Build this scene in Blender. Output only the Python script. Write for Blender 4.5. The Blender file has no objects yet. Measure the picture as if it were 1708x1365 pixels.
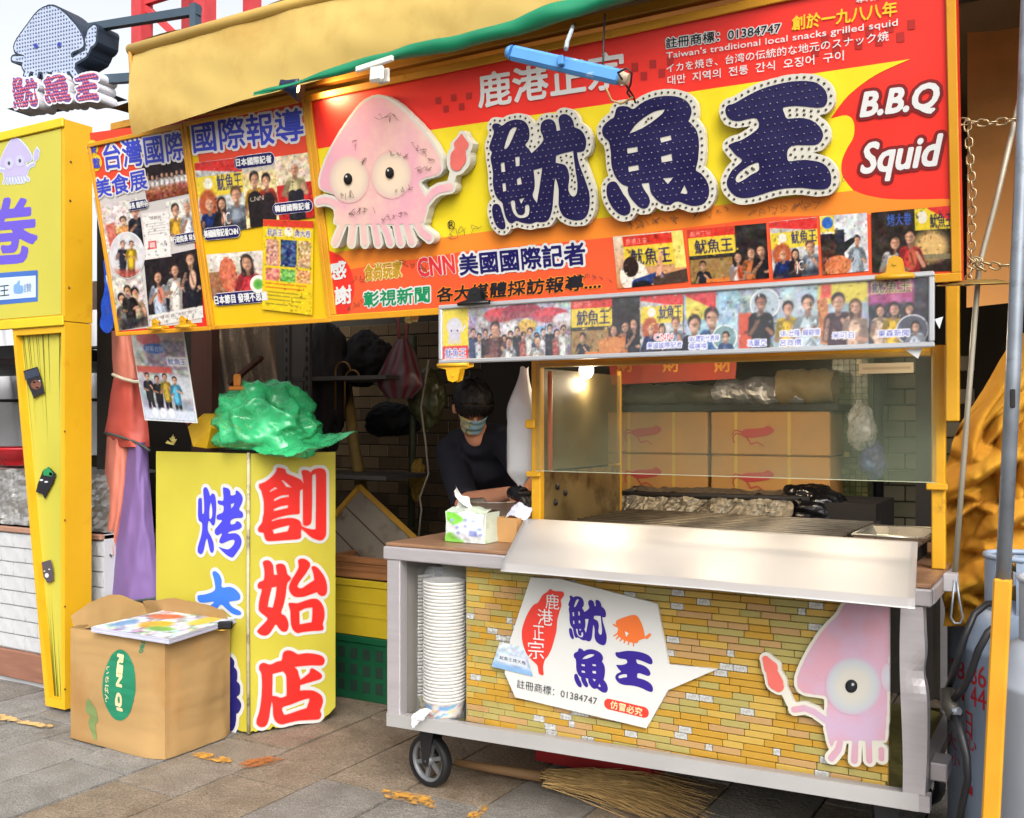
import bpy, bmesh, math, random
import numpy as np
from mathutils import Vector, Matrix, noise
from mathutils.geometry import tessellate_polygon
rnd = random.Random(7)
SC = bpy.context.scene
COL = SC.collection
R = math.radians

# ------------------------------------------------------------------ camera, sky, sun, exposure
CAM_H = 1.30          # eye height
YAW = R(30.2)         # the view is turned 30 degrees to the left of the stall's depth axis
FPX, CU, HV = 1660.0, 854.0, 700.0    # focal length in photo pixels, centre column, horizon row
cam = bpy.data.cameras.new('camera')
cam.sensor_width = 36.0
cam.lens = FPX / 1708.0 * 36.0
cam.shift_y = (HV - 682.5) / 1708.0
cam.clip_start, cam.clip_end = 0.05, 400
camo = bpy.data.objects.new('camera', cam); COL.objects.link(camo)
camo.location = (0, 0, CAM_H); camo.rotation_euler = (R(90), 0, YAW)
SC.camera = camo

SUN_EL, SUN_AZ = R(40), R(140)        # azimuth clockwise from +Y: behind the camera and to its right
w = bpy.data.worlds.new('World'); SC.world = w; w.use_nodes = True
nt = w.node_tree; nt.nodes.clear()
sky = nt.nodes.new('ShaderNodeTexSky'); sky.sky_type = 'NISHITA'; sky.sun_disc = False
sky.sun_elevation = SUN_EL; sky.sun_rotation = SUN_AZ
sky.air_density = 1.0; sky.dust_density = 6.0; sky.ozone_density = 1.0
hs = nt.nodes.new('ShaderNodeHueSaturation'); hs.inputs['Saturation'].default_value = 0.22   # overcast: almost white
bg = nt.nodes.new('ShaderNodeBackground'); bg.inputs['Strength'].default_value = 0.15
wo = nt.nodes.new('ShaderNodeOutputWorld')
nt.links.new(sky.outputs[0], hs.inputs['Color']); nt.links.new(hs.outputs[0], bg.inputs['Color']); nt.links.new(bg.outputs[0], wo.inputs[0])
sl = bpy.data.lights.new('sun', 'SUN'); sl.energy = 0.5; sl.angle = R(45); sl.color = (1.0, 0.96, 0.9)
sun = bpy.data.objects.new('sun', sl); COL.objects.link(sun)
sdir = Vector((math.sin(SUN_AZ) * math.cos(SUN_EL), math.cos(SUN_AZ) * math.cos(SUN_EL), math.sin(SUN_EL)))
sun.rotation_euler = sdir.to_track_quat('Z', 'Y').to_euler()
sun.location = sdir * 30
vs = SC.view_settings; vs.view_transform = 'Standard'; vs.look = 'None'; vs.gamma = 1.0; vs.exposure = 1.1; vs.use_curve_mapping = False
SC.render.engine = 'CYCLES'; SC.cycles.max_bounces = 5; SC.cycles.diffuse_bounces = 3; SC.cycles.glossy_bounces = 3; SC.cycles.transparent_max_bounces = 12; SC.cycles.use_denoising = True
SC.cycles.sample_clamp_indirect = 6

# ------------------------------------------------------------------ from a pixel of the photo to a point of the place
FWD = Vector((-math.sin(YAW), math.cos(YAW), 0)); RGT = Vector((math.cos(YAW), math.sin(YAW), 0)); UP = Vector((0, 0, 1))
CAMP = Vector((0, 0, CAM_H))
def ray(u, v): return FWD + RGT * ((u - CU) / FPX) + UP * ((HV - v) / FPX)
def atY(u, v, Y): d = ray(u, v); return CAMP + d * (Y / d.y)
def atX(u, v, X): d = ray(u, v); return CAMP + d * (X / d.x)
def atZ(u, v, Z): d = ray(u, v); return CAMP + d * ((Z - CAM_H) / d.z)
def atP(u, v, o, n): d = ray(u, v); return CAMP + d * ((o - CAMP).dot(n) / d.dot(n))

class Frame:
    """a plane with its own axes: x right, y up, z out towards the street"""
    def __init__(s, o, ux, uy):
        s.o = Vector(o); s.ux = Vector(ux).normalized(); uy = Vector(uy); s.uy = (uy - s.ux * uy.dot(s.ux)).normalized()
        s.n = s.ux.cross(s.uy)
        s.M = Matrix.Translation(s.o) @ Matrix((s.ux, s.uy, s.n)).transposed().to_4x4()
    def loc(s, u, v, z=0.0):
        p = atP(u, v, s.o + s.n * z, s.n) - s.o
        return Vector((p.dot(s.ux), p.dot(s.uy)))
    def w(s, x, y, z=0.0): return s.o + s.ux * x + s.uy * y + s.n * z
    def shift(s, z): return Frame(s.o + s.n * z, s.ux, s.uy)

# ------------------------------------------------------------------ materials
def lin(c):
    return tuple(0.75 * ((x / 255.0) / 12.92 if x / 255.0 <= 0.04045 else ((x / 255.0 + 0.055) / 1.055) ** 2.4) for x in c)
MATS = {}
def pm(name, rgb, rough=0.5, metal=0.0, var=0.12, vs=6.0, bump=0.0, bs=60.0, spec=0.4, rgb2=None, f2=0.5, s2=4.0, coat=0.0, trans=0.0, sheen=0.0, detail=6.0, aniso=None):
    """procedural paint: base colour with soft noise, an optional second colour in patches (wear, dirt) and fine relief"""
    if name in MATS: return MATS[name]
    m = bpy.data.materials.new(name); m.use_nodes = True; MATS[name] = m
    t = m.node_tree; b = t.nodes['Principled BSDF']; N = t.nodes.new; L = t.links.new
    c = lin(rgb) + (1.0,)
    tc = N('ShaderNodeTexCoord'); src = tc.outputs['Object']
    if aniso:
        mp = N('ShaderNodeMapping'); mp.inputs['Scale'].default_value = aniso; L(src, mp.inputs[0]); src = mp.outputs[0]
    nz = N('ShaderNodeTexNoise'); nz.inputs['Scale'].default_value = vs; nz.inputs['Detail'].default_value = detail; L(src, nz.inputs['Vector'])
    mr = N('ShaderNodeMapRange'); mr.inputs[1].default_value = 0.3; mr.inputs[2].default_value = 0.7
    mr.inputs[3].default_value = 1 - var; mr.inputs[4].default_value = 1 + var * 0.6; L(nz.outputs[0], mr.inputs[0])
    mx = N('ShaderNodeMix'); mx.data_type = 'RGBA'; mx.blend_type = 'MULTIPLY'; mx.inputs[0].default_value = 1.0
    mx.inputs[6].default_value = c
    cb = N('ShaderNodeCombineColor'); [L(mr.outputs[0], cb.inputs[i]) for i in range(3)]; L(cb.outputs[0], mx.inputs[7])
    out = mx.outputs[2]
    if rgb2:
        n2 = N('ShaderNodeTexNoise'); n2.inputs['Scale'].default_value = s2; n2.inputs['Detail'].default_value = 8; n2.inputs['Roughness'].default_value = 0.65; L(src, n2.inputs['Vector'])
        r2 = N('ShaderNodeMapRange'); r2.inputs[1].default_value = f2; r2.inputs[2].default_value = f2 + 0.14; L(n2.outputs[0], r2.inputs[0])
        m2 = N('ShaderNodeMix'); m2.data_type = 'RGBA'; L(r2.outputs[0], m2.inputs[0]); L(out, m2.inputs[6]); m2.inputs[7].default_value = lin(rgb2) + (1,)
        out = m2.outputs[2]
    L(out, b.inputs['Base Color'])
    rr = N('ShaderNodeMapRange'); rr.inputs[1].default_value = 0.3; rr.inputs[2].default_value = 0.7
    rr.inputs[3].default_value = max(0.02, rough - 0.08); rr.inputs[4].default_value = min(1, rough + 0.1); L(nz.outputs[0], rr.inputs[0]); L(rr.outputs[0], b.inputs['Roughness'])
    b.inputs['Metallic'].default_value = metal; b.inputs['Specular IOR Level'].default_value = spec
    if coat: b.inputs['Coat Weight'].default_value = coat; b.inputs['Coat Roughness'].default_value = 0.15
    if trans: b.inputs['Transmission Weight'].default_value = trans
    if sheen: b.inputs['Sheen Weight'].default_value = sheen
    if bump:
        nb = N('ShaderNodeTexNoise'); nb.inputs['Scale'].default_value = bs; nb.inputs['Detail'].default_value = 5; L(src, nb.inputs['Vector'])
        bp = N('ShaderNodeBump'); bp.inputs['Strength'].default_value = bump; bp.inputs['Distance'].default_value = 0.01; L(nb.outputs[0], bp.inputs['Height']); L(bp.outputs[0], b.inputs['Normal'])
    return m
def attr_mat(name, rough=0.4, coat=0.0, spec=0.4):
    if name in MATS: return MATS[name]
    m = bpy.data.materials.new(name); m.use_nodes = True; MATS[name] = m
    t = m.node_tree; b = t.nodes['Principled BSDF']
    a = t.nodes.new('ShaderNodeAttribute'); a.attribute_name = 'Col'; t.links.new(a.outputs['Color'], b.inputs['Base Color'])
    b.inputs['Roughness'].default_value = rough; b.inputs['Coat Weight'].default_value = coat; b.inputs['Specular IOR Level'].default_value = spec
    return m
def film_mat(name, rgb, alpha, rough=0.15, spec=0.5, bump=0.0, bs=20.0):
    """thin clear sheet: part see-through, part gloss"""
    m = bpy.data.materials.new(name); m.use_nodes = True; MATS[name] = m
    t = m.node_tree; b = t.nodes['Principled BSDF']; N = t.nodes.new; L = t.links.new
    b.inputs['Base Color'].default_value = lin(rgb) + (1,); b.inputs['Roughness'].default_value = rough; b.inputs['Specular IOR Level'].default_value = spec
    tc = N('ShaderNodeTexCoord'); nz = N('ShaderNodeTexNoise'); nz.inputs['Scale'].default_value = bs; nz.inputs['Detail'].default_value = 5; L(tc.outputs['Object'], nz.inputs['Vector'])
    mr = N('ShaderNodeMapRange'); mr.inputs[1].default_value = 0.35; mr.inputs[2].default_value = 0.7; mr.inputs[3].default_value = alpha * 0.6; mr.inputs[4].default_value = min(1, alpha * 1.5); L(nz.outputs[0], mr.inputs[0]); L(mr.outputs[0], b.inputs['Alpha'])
    if bump:
        bp = N('ShaderNodeBump'); bp.inputs['Strength'].default_value = bump; bp.inputs['Distance'].default_value = 0.02; L(nz.outputs[0], bp.inputs['Height']); L(bp.outputs[0], b.inputs['Normal'])
    return m
def emit_mat(name, rgb, strength):
    m = bpy.data.materials.new(name); m.use_nodes = True; MATS[name] = m
    b = m.node_tree.nodes['Principled BSDF']; b.inputs['Base Color'].default_value = lin(rgb) + (1,)
    b.inputs['Emission Color'].default_value = lin(rgb) + (1,); b.inputs['Emission Strength'].default_value = strength
    return m

# ------------------------------------------------------------------ objects
def link_mesh(name, me, m, parent=None, label=None):
    o = bpy.data.objects.new(name, me); COL.objects.link(o)
    if m is not None and not me.materials: me.materials.append(m)
    if parent is not None:
        o.parent = parent
        if not parent.get('_local') and parent.parent is None and parent.type == 'EMPTY': o.matrix_parent_inverse = parent.matrix_basis.inverted()
    if label: o['label'] = label
    return o
def tag(o, label=None, cat=None, group=None, kind=None):
    if label: o['label'] = label
    if cat: o['category'] = cat
    if group: o['group'] = group
    if kind: o['kind'] = kind
    return o
def thing(name, label, cat, loc=(0, 0, 0), group=None):
    o = bpy.data.objects.new(name, None); COL.objects.link(o); o.location = loc; o.empty_display_size = 0.1
    return tag(o, label, cat, group)
def board_thing(name, label, cat, F, group=None):
    o = bpy.data.objects.new(name, None); COL.objects.link(o); o.matrix_basis = F.M; o['_local'] = 1; o.empty_display_size = 0.1
    return tag(o, label, cat, group)

class MB:
    def __init__(s): s.v = []; s.f = []; s.sm = []
    def add(s, vs, fs, smooth=False):
        n = len(s.v); s.v += [tuple(p) for p in vs]; s.f += [tuple(i + n for i in f) for f in fs]; s.sm += [smooth] * len(fs); return s
    def box(s, lo, hi, M=None, bev=0.0):
        lo, hi = Vector(lo), Vector(hi)
        if bev <= 0:
            P = [Vector((x, y, z)) for z in (lo.z, hi.z) for y in (lo.y, hi.y) for x in (lo.x, hi.x)]
            if M: P = [M @ p for p in P]
            return s.add(P, [(0, 2, 3, 1), (4, 5, 7, 6), (0, 1, 5, 4), (2, 6, 7, 3), (0, 4, 6, 2), (1, 3, 7, 5)])
        bm = bmesh.new(); bmesh.ops.create_cube(bm, size=1)
        for q in bm.verts: q.co = Vector([(lo[i] + hi[i]) / 2 + q.co[i] * (hi[i] - lo[i]) for i in range(3)])
        bmesh.ops.bevel(bm, geom=list(bm.edges), offset=min(bev, min(hi[i] - lo[i] for i in range(3)) * 0.45), segments=1, affect='EDGES', profile=0.5)
        bm.verts.index_update()
        P = [(M @ q.co) if M else q.co.copy() for q in bm.verts]; F = [[q.index for q in f.verts] for f in bm.faces]; bm.free()
        return s.add(P, F)
    def bar(s, a, b, wx, wy, up=(0, 0, 1), bev=0.0):
        """square bar from a to b"""
        a, b = Vector(a), Vector(b); d = b - a; L = d.length; z = d.normalized(); up = Vector(up)
        if abs(z.dot(up)) > 0.98: up = Vector((0, 1, 0))
        x = up.cross(z).normalized(); y = z.cross(x)
        M = Matrix.Translation(a) @ Matrix((x, y, z)).transposed().to_4x4()
        return s.box((-wx / 2, -wy / 2, 0), (wx / 2, wy / 2, L), M, bev)
    def tube(s, pts, r, n=8, caps=True, smooth=True):
        pts = [Vector(p) for p in pts]; k = len(pts); rr = r if isinstance(r, (list, tuple)) else [r] * k
        vs = []; prev = None
        for i, p in enumerate(pts):
            t = (pts[min(i + 1, k - 1)] - pts[max(i - 1, 0)]).normalized()
            if prev is None: a = Vector((0, 0, 1)) if abs(t.z) < 0.9 else Vector((1, 0, 0)); x = a.cross(t).normalized()
            else: x = (prev - t * prev.dot(t)).normalized()
            prev = x; y = t.cross(x)
            for j in range(n): an = 2 * math.pi * j / n; vs.append(p + (x * math.cos(an) + y * math.sin(an)) * rr[i])
        fs = [(i * n + j, i * n + (j + 1) % n, (i + 1) * n + (j + 1) % n, (i + 1) * n + j) for i in range(k - 1) for j in range(n)]
        s.add(vs, fs, smooth)
        if caps: m = len(s.v) - len(vs); s.f += [tuple(m + j for j in range(n - 1, -1, -1)), tuple(m + (k - 1) * n + j for j in range(n))]; s.sm += [False, False]
        return s
    def lathe(s, prof, c, n=24, axis=(0, 0, 1), smooth=True):
        c = Vector(c); z = Vector(axis).normalized(); a = Vector((1, 0, 0)) if abs(z.x) < 0.9 else Vector((0, 1, 0)); x = (a - z * a.dot(z)).normalized(); y = z.cross(x)
        vs = [c + z * h + (x * math.cos(2 * math.pi * j / n) + y * math.sin(2 * math.pi * j / n)) * max(r, 1e-5) for r, h in prof for j in range(n)]
        fs = [(i * n + j, i * n + (j + 1) % n, (i + 1) * n + (j + 1) % n, (i + 1) * n + j) for i in range(len(prof) - 1) for j in range(n)]
        return s.add(vs, fs, smooth)
    def prism(s, loops, z0, z1, M=None, back=True, side=True):
        """flat shape (first loop outer, the rest any nesting, even-odd) given thickness from z0 to z1"""
        V, T = fill(loops)
        top = [Vector((x, y, z1)) for x, y in V]
        f = [tuple(t) for t in T]; vs = top
        if side:
            nb = len(vs); vs = vs + [Vector((x, y, z0)) for x, y in V]; k = 0
            for lp in loops:
                m = len(lp)
                for i in range(m):
                    a, b = k + i, k + (i + 1) % m
                    f.append((a, nb + a, nb + b, b))
                k += m
            if back: f += [tuple(nb + i for i in reversed(t)) for t in T]
        if M: vs = [M @ p for p in vs]
        return s.add(vs, f)
    def grid(s, fn, nu, nv, smooth=True, closed=False):
        vs = [fn(i / nu, j / nv) for j in range(nv + 1) for i in range(nu + 1)]; W = nu + 1
        return s.add(vs, [(j * W + i, j * W + i + 1, (j + 1) * W + i + 1, (j + 1) * W + i) for j in range(nv) for i in range(nu)], smooth)
    def mesh(s, name='m'):
        me = bpy.data.meshes.new(name); me.from_pydata([tuple(p) for p in s.v], [], s.f); me.polygons.foreach_set('use_smooth', s.sm); me.update(); return me
    def obj(s, name, m, parent=None, label=None): return link_mesh(name, s.mesh(name), m, parent, label)

def ncheck(loop):   # signed area
    return sum(loop[i - 1][0] * loop[i][1] - loop[i][0] * loop[i - 1][1] for i in range(len(loop))) / 2
def inside(p, l):
    x, y = p; c = False
    for (x0, y0), (x1, y1) in zip(l, l[1:] + l[:1]):
        if (y0 > y) != (y1 > y) and x < (x1 - x0) * (y - y0) / (y1 - y0) + x0: c = not c
    return c
def fill(loops):
    """triangles of a set of loops, even-odd: each outer loop is filled together with its own holes"""
    loops = [[(float(p[0]), float(p[1])) for p in lp] for lp in loops]; n = len(loops)
    bb = [(min(p[0] for p in l), min(p[1] for p in l), max(p[0] for p in l), max(p[1] for p in l)) for l in loops]
    con = [[j for j in range(n) if j != i and bb[j][0] <= bb[i][0] and bb[j][1] <= bb[i][1] and bb[j][2] >= bb[i][2] and bb[j][3] >= bb[i][3] and inside(loops[i][0], loops[j])] for i in range(n)]
    off = [0]
    for l in loops: off.append(off[-1] + len(l))
    V = [p for lp in loops for p in lp]; out = []
    for i in range(n):
        if len(con[i]) % 2: continue
        grp = [i] + [k for k in range(n) if len(con[k]) == len(con[i]) + 1 and i in con[k]]
        T = tessellate_polygon([[Vector((x, y, 0)) for x, y in loops[g]] for g in grp]); idx = [off[g] + q for g in grp for q in range(len(loops[g]))]
        for t in T:
            t = tuple(idx[q] for q in t); a, b, c = [V[q] for q in t]
            ar = (b[0] - a[0]) * (c[1] - a[1]) - (c[0] - a[0]) * (b[1] - a[1])
            if abs(ar) < 1e-14: continue
            out.append(t if ar > 0 else (t[0], t[2], t[1]))
    return V, out
def smooth_loop(pts, k=4):
    """closed Catmull-Rom; a point given as (x, y, 1) stays a sharp corner"""
    n = len(pts); out = []
    for i in range(n):
        p1, p2 = pts[i], pts[(i + 1) % n]; p0 = pts[i - 1] if len(p1) < 3 else p1; p3 = pts[(i + 2) % n] if len(p2) < 3 else p2
        for j in range(k):
            t = j / k; t2, t3 = t * t, t * t * t
            out.append(tuple(0.5 * (2 * p1[q] + (p2[q] - p0[q]) * t + (2 * p0[q] - 5 * p1[q] + 4 * p2[q] - p3[q]) * t2 + (3 * p1[q] - p0[q] - 3 * p2[q] + p3[q]) * t3) for q in (0, 1)))
    return out

# ------------------------------------------------------------------ lettering: font outlines -> distance field -> bold shapes and their borders
_tc = bpy.data.curves.new('lettering', 'FONT'); _tc.resolution_u = 3; _to = bpy.data.objects.new('lettering', _tc); COL.objects.link(_to)
_gc = {}
def glyphs(s):
    if s in _gc: return _gc[s]
    _tc.body = s; bpy.context.view_layer.update(); ev = _to.evaluated_get(bpy.context.evaluated_depsgraph_get()); me = ev.to_mesh()
    V = np.array([v.co[:2] for v in me.vertices]); me.calc_loop_triangles(); T = np.array([t.vertices[:] for t in me.loop_triangles]); ev.to_mesh_clear()
    _gc[s] = (V, T); return _gc[s]
def raster_tris(V, T, px, pad):
    lo = V.min(0) - pad; hi = V.max(0) + pad; W, H = [int(math.ceil(q)) + 1 for q in (hi - lo) / px]
    M = np.zeros((H, W), bool); P = (V - lo) / px
    for t in T:
        a, b, c = P[list(t)]; x0, y0 = np.floor(np.minimum(np.minimum(a, b), c)).astype(int); x1, y1 = np.ceil(np.maximum(np.maximum(a, b), c)).astype(int) + 1
        X, Y = np.meshgrid(np.arange(x0, x1), np.arange(y0, y1)); d = (b[0] - a[0]) * (c[1] - a[1]) - (c[0] - a[0]) * (b[1] - a[1])
        if abs(d) < 1e-12: continue
        s = ((X - a[0]) * (c[1] - a[1]) - (c[0] - a[0]) * (Y - a[1])) / d; r = ((b[0] - a[0]) * (Y - a[1]) - (X - a[0]) * (b[1] - a[1])) / d
        M[y0:y1, x0:x1] |= (s >= -1e-6) & (r >= -1e-6) & (s + r <= 1 + 1e-6)
    return M, lo
def dist_to(M, Rm):
    INF = 1e6; D = np.where(M, 0.0, INF)
    for ax in (0, 1):
        out = D.copy()
        for k in range(1, Rm + 1):
            for sg in (1, -1):
                sh = np.full_like(D, INF)
                if ax == 0:
                    if sg > 0: sh[k:] = D[:-k]
                    else: sh[:-k] = D[k:]
                else:
                    if sg > 0: sh[:, k:] = D[:, :-k]
                    else: sh[:, :-k] = D[:, k:]
                out = np.minimum(out, sh + k * k)
        D = out
    return np.sqrt(np.minimum(D, INF))
def sdf(M, Rm):
    d = np.minimum(dist_to(M, Rm), Rm + 2) - np.minimum(dist_to(~M, Rm), Rm + 2)
    k = np.array([1, 2, 1]) / 4
    for _ in range(2):
        d = np.apply_along_axis(lambda r: np.convolve(np.pad(r, 1, 'edge'), k, 'valid'), 0, d); d = np.apply_along_axis(lambda r: np.convolve(np.pad(r, 1, 'edge'), k, 'valid'), 1, d)
    return d
def contour(F, lev, tol=0.12):
    """closed loops of the set F < lev (marching squares), simplified"""
    F = np.pad(F, 1, constant_values=1e3) - lev; F = np.clip(F, -50, 50); ins = F < 0
    code = ins[:-1, :-1] * 1 + ins[:-1, 1:] * 2 + ins[1:, 1:] * 4 + ins[1:, :-1] * 8
    nxt = {}
    def e(y, x, k):
        if k == 0: a, b = F[y, x], F[y, x + 1]; return ('h', y, x), (x + a / (a - b), y)
        if k == 2: a, b = F[y + 1, x], F[y + 1, x + 1]; return ('h', y + 1, x), (x + a / (a - b), y + 1)
        if k == 3: a, b = F[y, x], F[y + 1, x]; return ('v', y, x), (x, y + a / (a - b))
        a, b = F[y, x + 1], F[y + 1, x + 1]; return ('v', y, x + 1), (x + 1, y + a / (a - b))
    TB = {1: [(0, 3)], 2: [(1, 0)], 3: [(1, 3)], 4: [(2, 1)], 5: [(0, 3), (2, 1)], 6: [(2, 0)], 7: [(2, 3)], 8: [(3, 2)], 9: [(0, 2)], 10: [(1, 0), (3, 2)], 11: [(1, 2)], 12: [(3, 1)], 13: [(0, 1)], 14: [(3, 0)]}
    pos = {}
    for y, x in zip(*np.nonzero((code > 0) & (code < 15))):
        for k0, k1 in TB[int(code[y, x])]:
            a, pa = e(y, x, k0); b, pb = e(y, x, k1); nxt[a] = b; pos[a] = pa; pos[b] = pb
    loops = []
    while nxt:
        a0 = next(iter(nxt)); a = a0; lp = []
        while a in nxt: lp.append(pos[a]); a = nxt.pop(a)
        if len(lp) > 5: loops.append(simplify([(x - 1, y - 1) for x, y in lp], tol))
    return [l for l in loops if len(l) >= 3 and abs(ncheck(l)) > 1.5]
def simplify(lp, tol):
    def dp(p):
        if len(p) < 3: return p
        a, b = np.array(p[0]), np.array(p[-1]); q = np.array(p[1:-1]); d = b - a; L = math.hypot(*d)
        ds = np.abs(d[0] * (q[:, 1] - a[1]) - d[1] * (q[:, 0] - a[0])) / L if L > 1e-9 else np.hypot(q[:, 0] - a[0], q[:, 1] - a[1])
        i = int(ds.argmax())
        if ds[i] < tol: return [p[0], p[-1]]
        return dp(p[:i + 2])[:-1] + dp(p[i + 1:])
    h = len(lp) // 2
    return dp(lp[:h + 1])[:-1] + dp(lp[h:] + [lp[0]])[:-1]
def grow(loops, d, px=None):
    """outline of a set of loops (even-odd) grown by d"""
    V, T = fill(loops); V = np.array(V); px = px or max(np.ptp(V, axis=0)) / 140.0
    M, lo = raster_tris(V, T, px, d + px * 4); D = sdf(M, int(d / px) + 3)
    return [[(x * px + lo[0], y * px + lo[1]) for x, y in l] for l in contour(D, d / px)]
def text_shape(s, W, H, bold=0.0, border=0.0, shear=0.0, res=64):
    """loops of a string fitted into W x H (origin at its centre); returns fill loops and border loops"""
    V, T = glyphs(s); lo, hi = V.min(0), V.max(0); V = (V - (lo + hi) / 2) / (hi - lo) * np.array([W - 2 * bold, H - 2 * bold])
    if shear: V = V + np.stack([V[:, 1] * shear, V[:, 1] * 0], 1)
    px = H / res; M, lo = raster_tris(V, T, px, max(bold, border) + bold + px * 4); D = sdf(M, int((bold + border) / px) + 4)
    g = lambda l: [[(x * px + lo[0], y * px + lo[1]) for x, y in q] for q in l]
    return g(contour(D, bold / px + 0.0)), (g(contour(D, (bold + border) / px)) if border else None)
def xf(loops, a, b):
    """move loops so that their centre line runs from a to b's direction, centred between"""
    a, b = Vector(a), Vector(b); c = (a + b) / 2; an = math.atan2(b.y - a.y, b.x - a.x); C, S = math.cos(an), math.sin(an)
    return [[(c.x + x * C - y * S, c.y + x * S + y * C) for x, y in l] for l in loops]
def sheet(name, loops, m, parent, z, depth=0.0, label=None):
    return MB().prism(loops, z - depth, z, back=False, side=depth > 0).obj(name, m, parent, label)
def letter(F, parent, s, pL, pR, hpx, m, z=0.0015, bold=0.0, border=0.0, bm=None, shear=0.0, name='lettering', res=64, spread=None):
    """write s on frame F between two photo pixels (middle of its left and right end), hpx photo pixels tall; bold and border in fractions of the height"""
    a, b = F.loc(*pL), F.loc(*pR); mid = ((pL[0] + pR[0]) / 2, (pL[1] + pR[1]) / 2)
    H = (F.loc(mid[0], mid[1] - hpx / 2) - F.loc(mid[0], mid[1] + hpx / 2)).length; W = (b - a).length
    fl, bl = text_shape(s, W, H, bold * H, border * H, shear, res)
    if bl: sheet('letter_border', xf(bl, a, b), bm, parent, z)
    if hpx < 26 or len(s) < 2:
        o = sheet(name, xf(fl, a, b), m, parent, z + 0.0012)
        if len(s) > 9: o['kind'] = 'stuff'        # a line of print too small to pick apart
        return o
    cells = {}      # one object for each character
    outs = [l for l in fl if ncheck(l) > 0]; n = len(s)
    if ord(s[0]) > 0x2000: key = lambda l: int((sum(p[0] for p in l) / len(l) + W / 2) / W * n)
    else:
        key = lambda l: next(i for i, q in enumerate(outs) if q is l or inside(l[0], q))
    for l in fl: cells.setdefault(key(l), []).append(l)
    for c in cells.values(): o = sheet(name, xf(c, a, b), m, parent, z + 0.0012)
    return o
def small(F, parent, s, pL, pR, hpx, m, z=0.0015, name='lettering'):
    a, b = F.loc(*pL), F.loc(*pR); mid = ((pL[0] + pR[0]) / 2, (pL[1] + pR[1]) / 2)
    H = (F.loc(mid[0], mid[1] - hpx / 2) - F.loc(mid[0], mid[1] + hpx / 2)).length; W = (b - a).length
    V, T = glyphs(s); lo, hi = V.min(0), V.max(0); V = (V - (lo + hi) / 2) / (hi - lo) * np.array([W, H])
    c = (a + b) / 2; an = math.atan2(b.y - a.y, b.x - a.x); C, S = math.cos(an), math.sin(an)
    me = MB().add([(c.x + x * C - y * S, c.y + x * S + y * C, z) for x, y in V], [tuple(int(i) for i in t) for t in T])
    return me.obj(name, m, parent)

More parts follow.
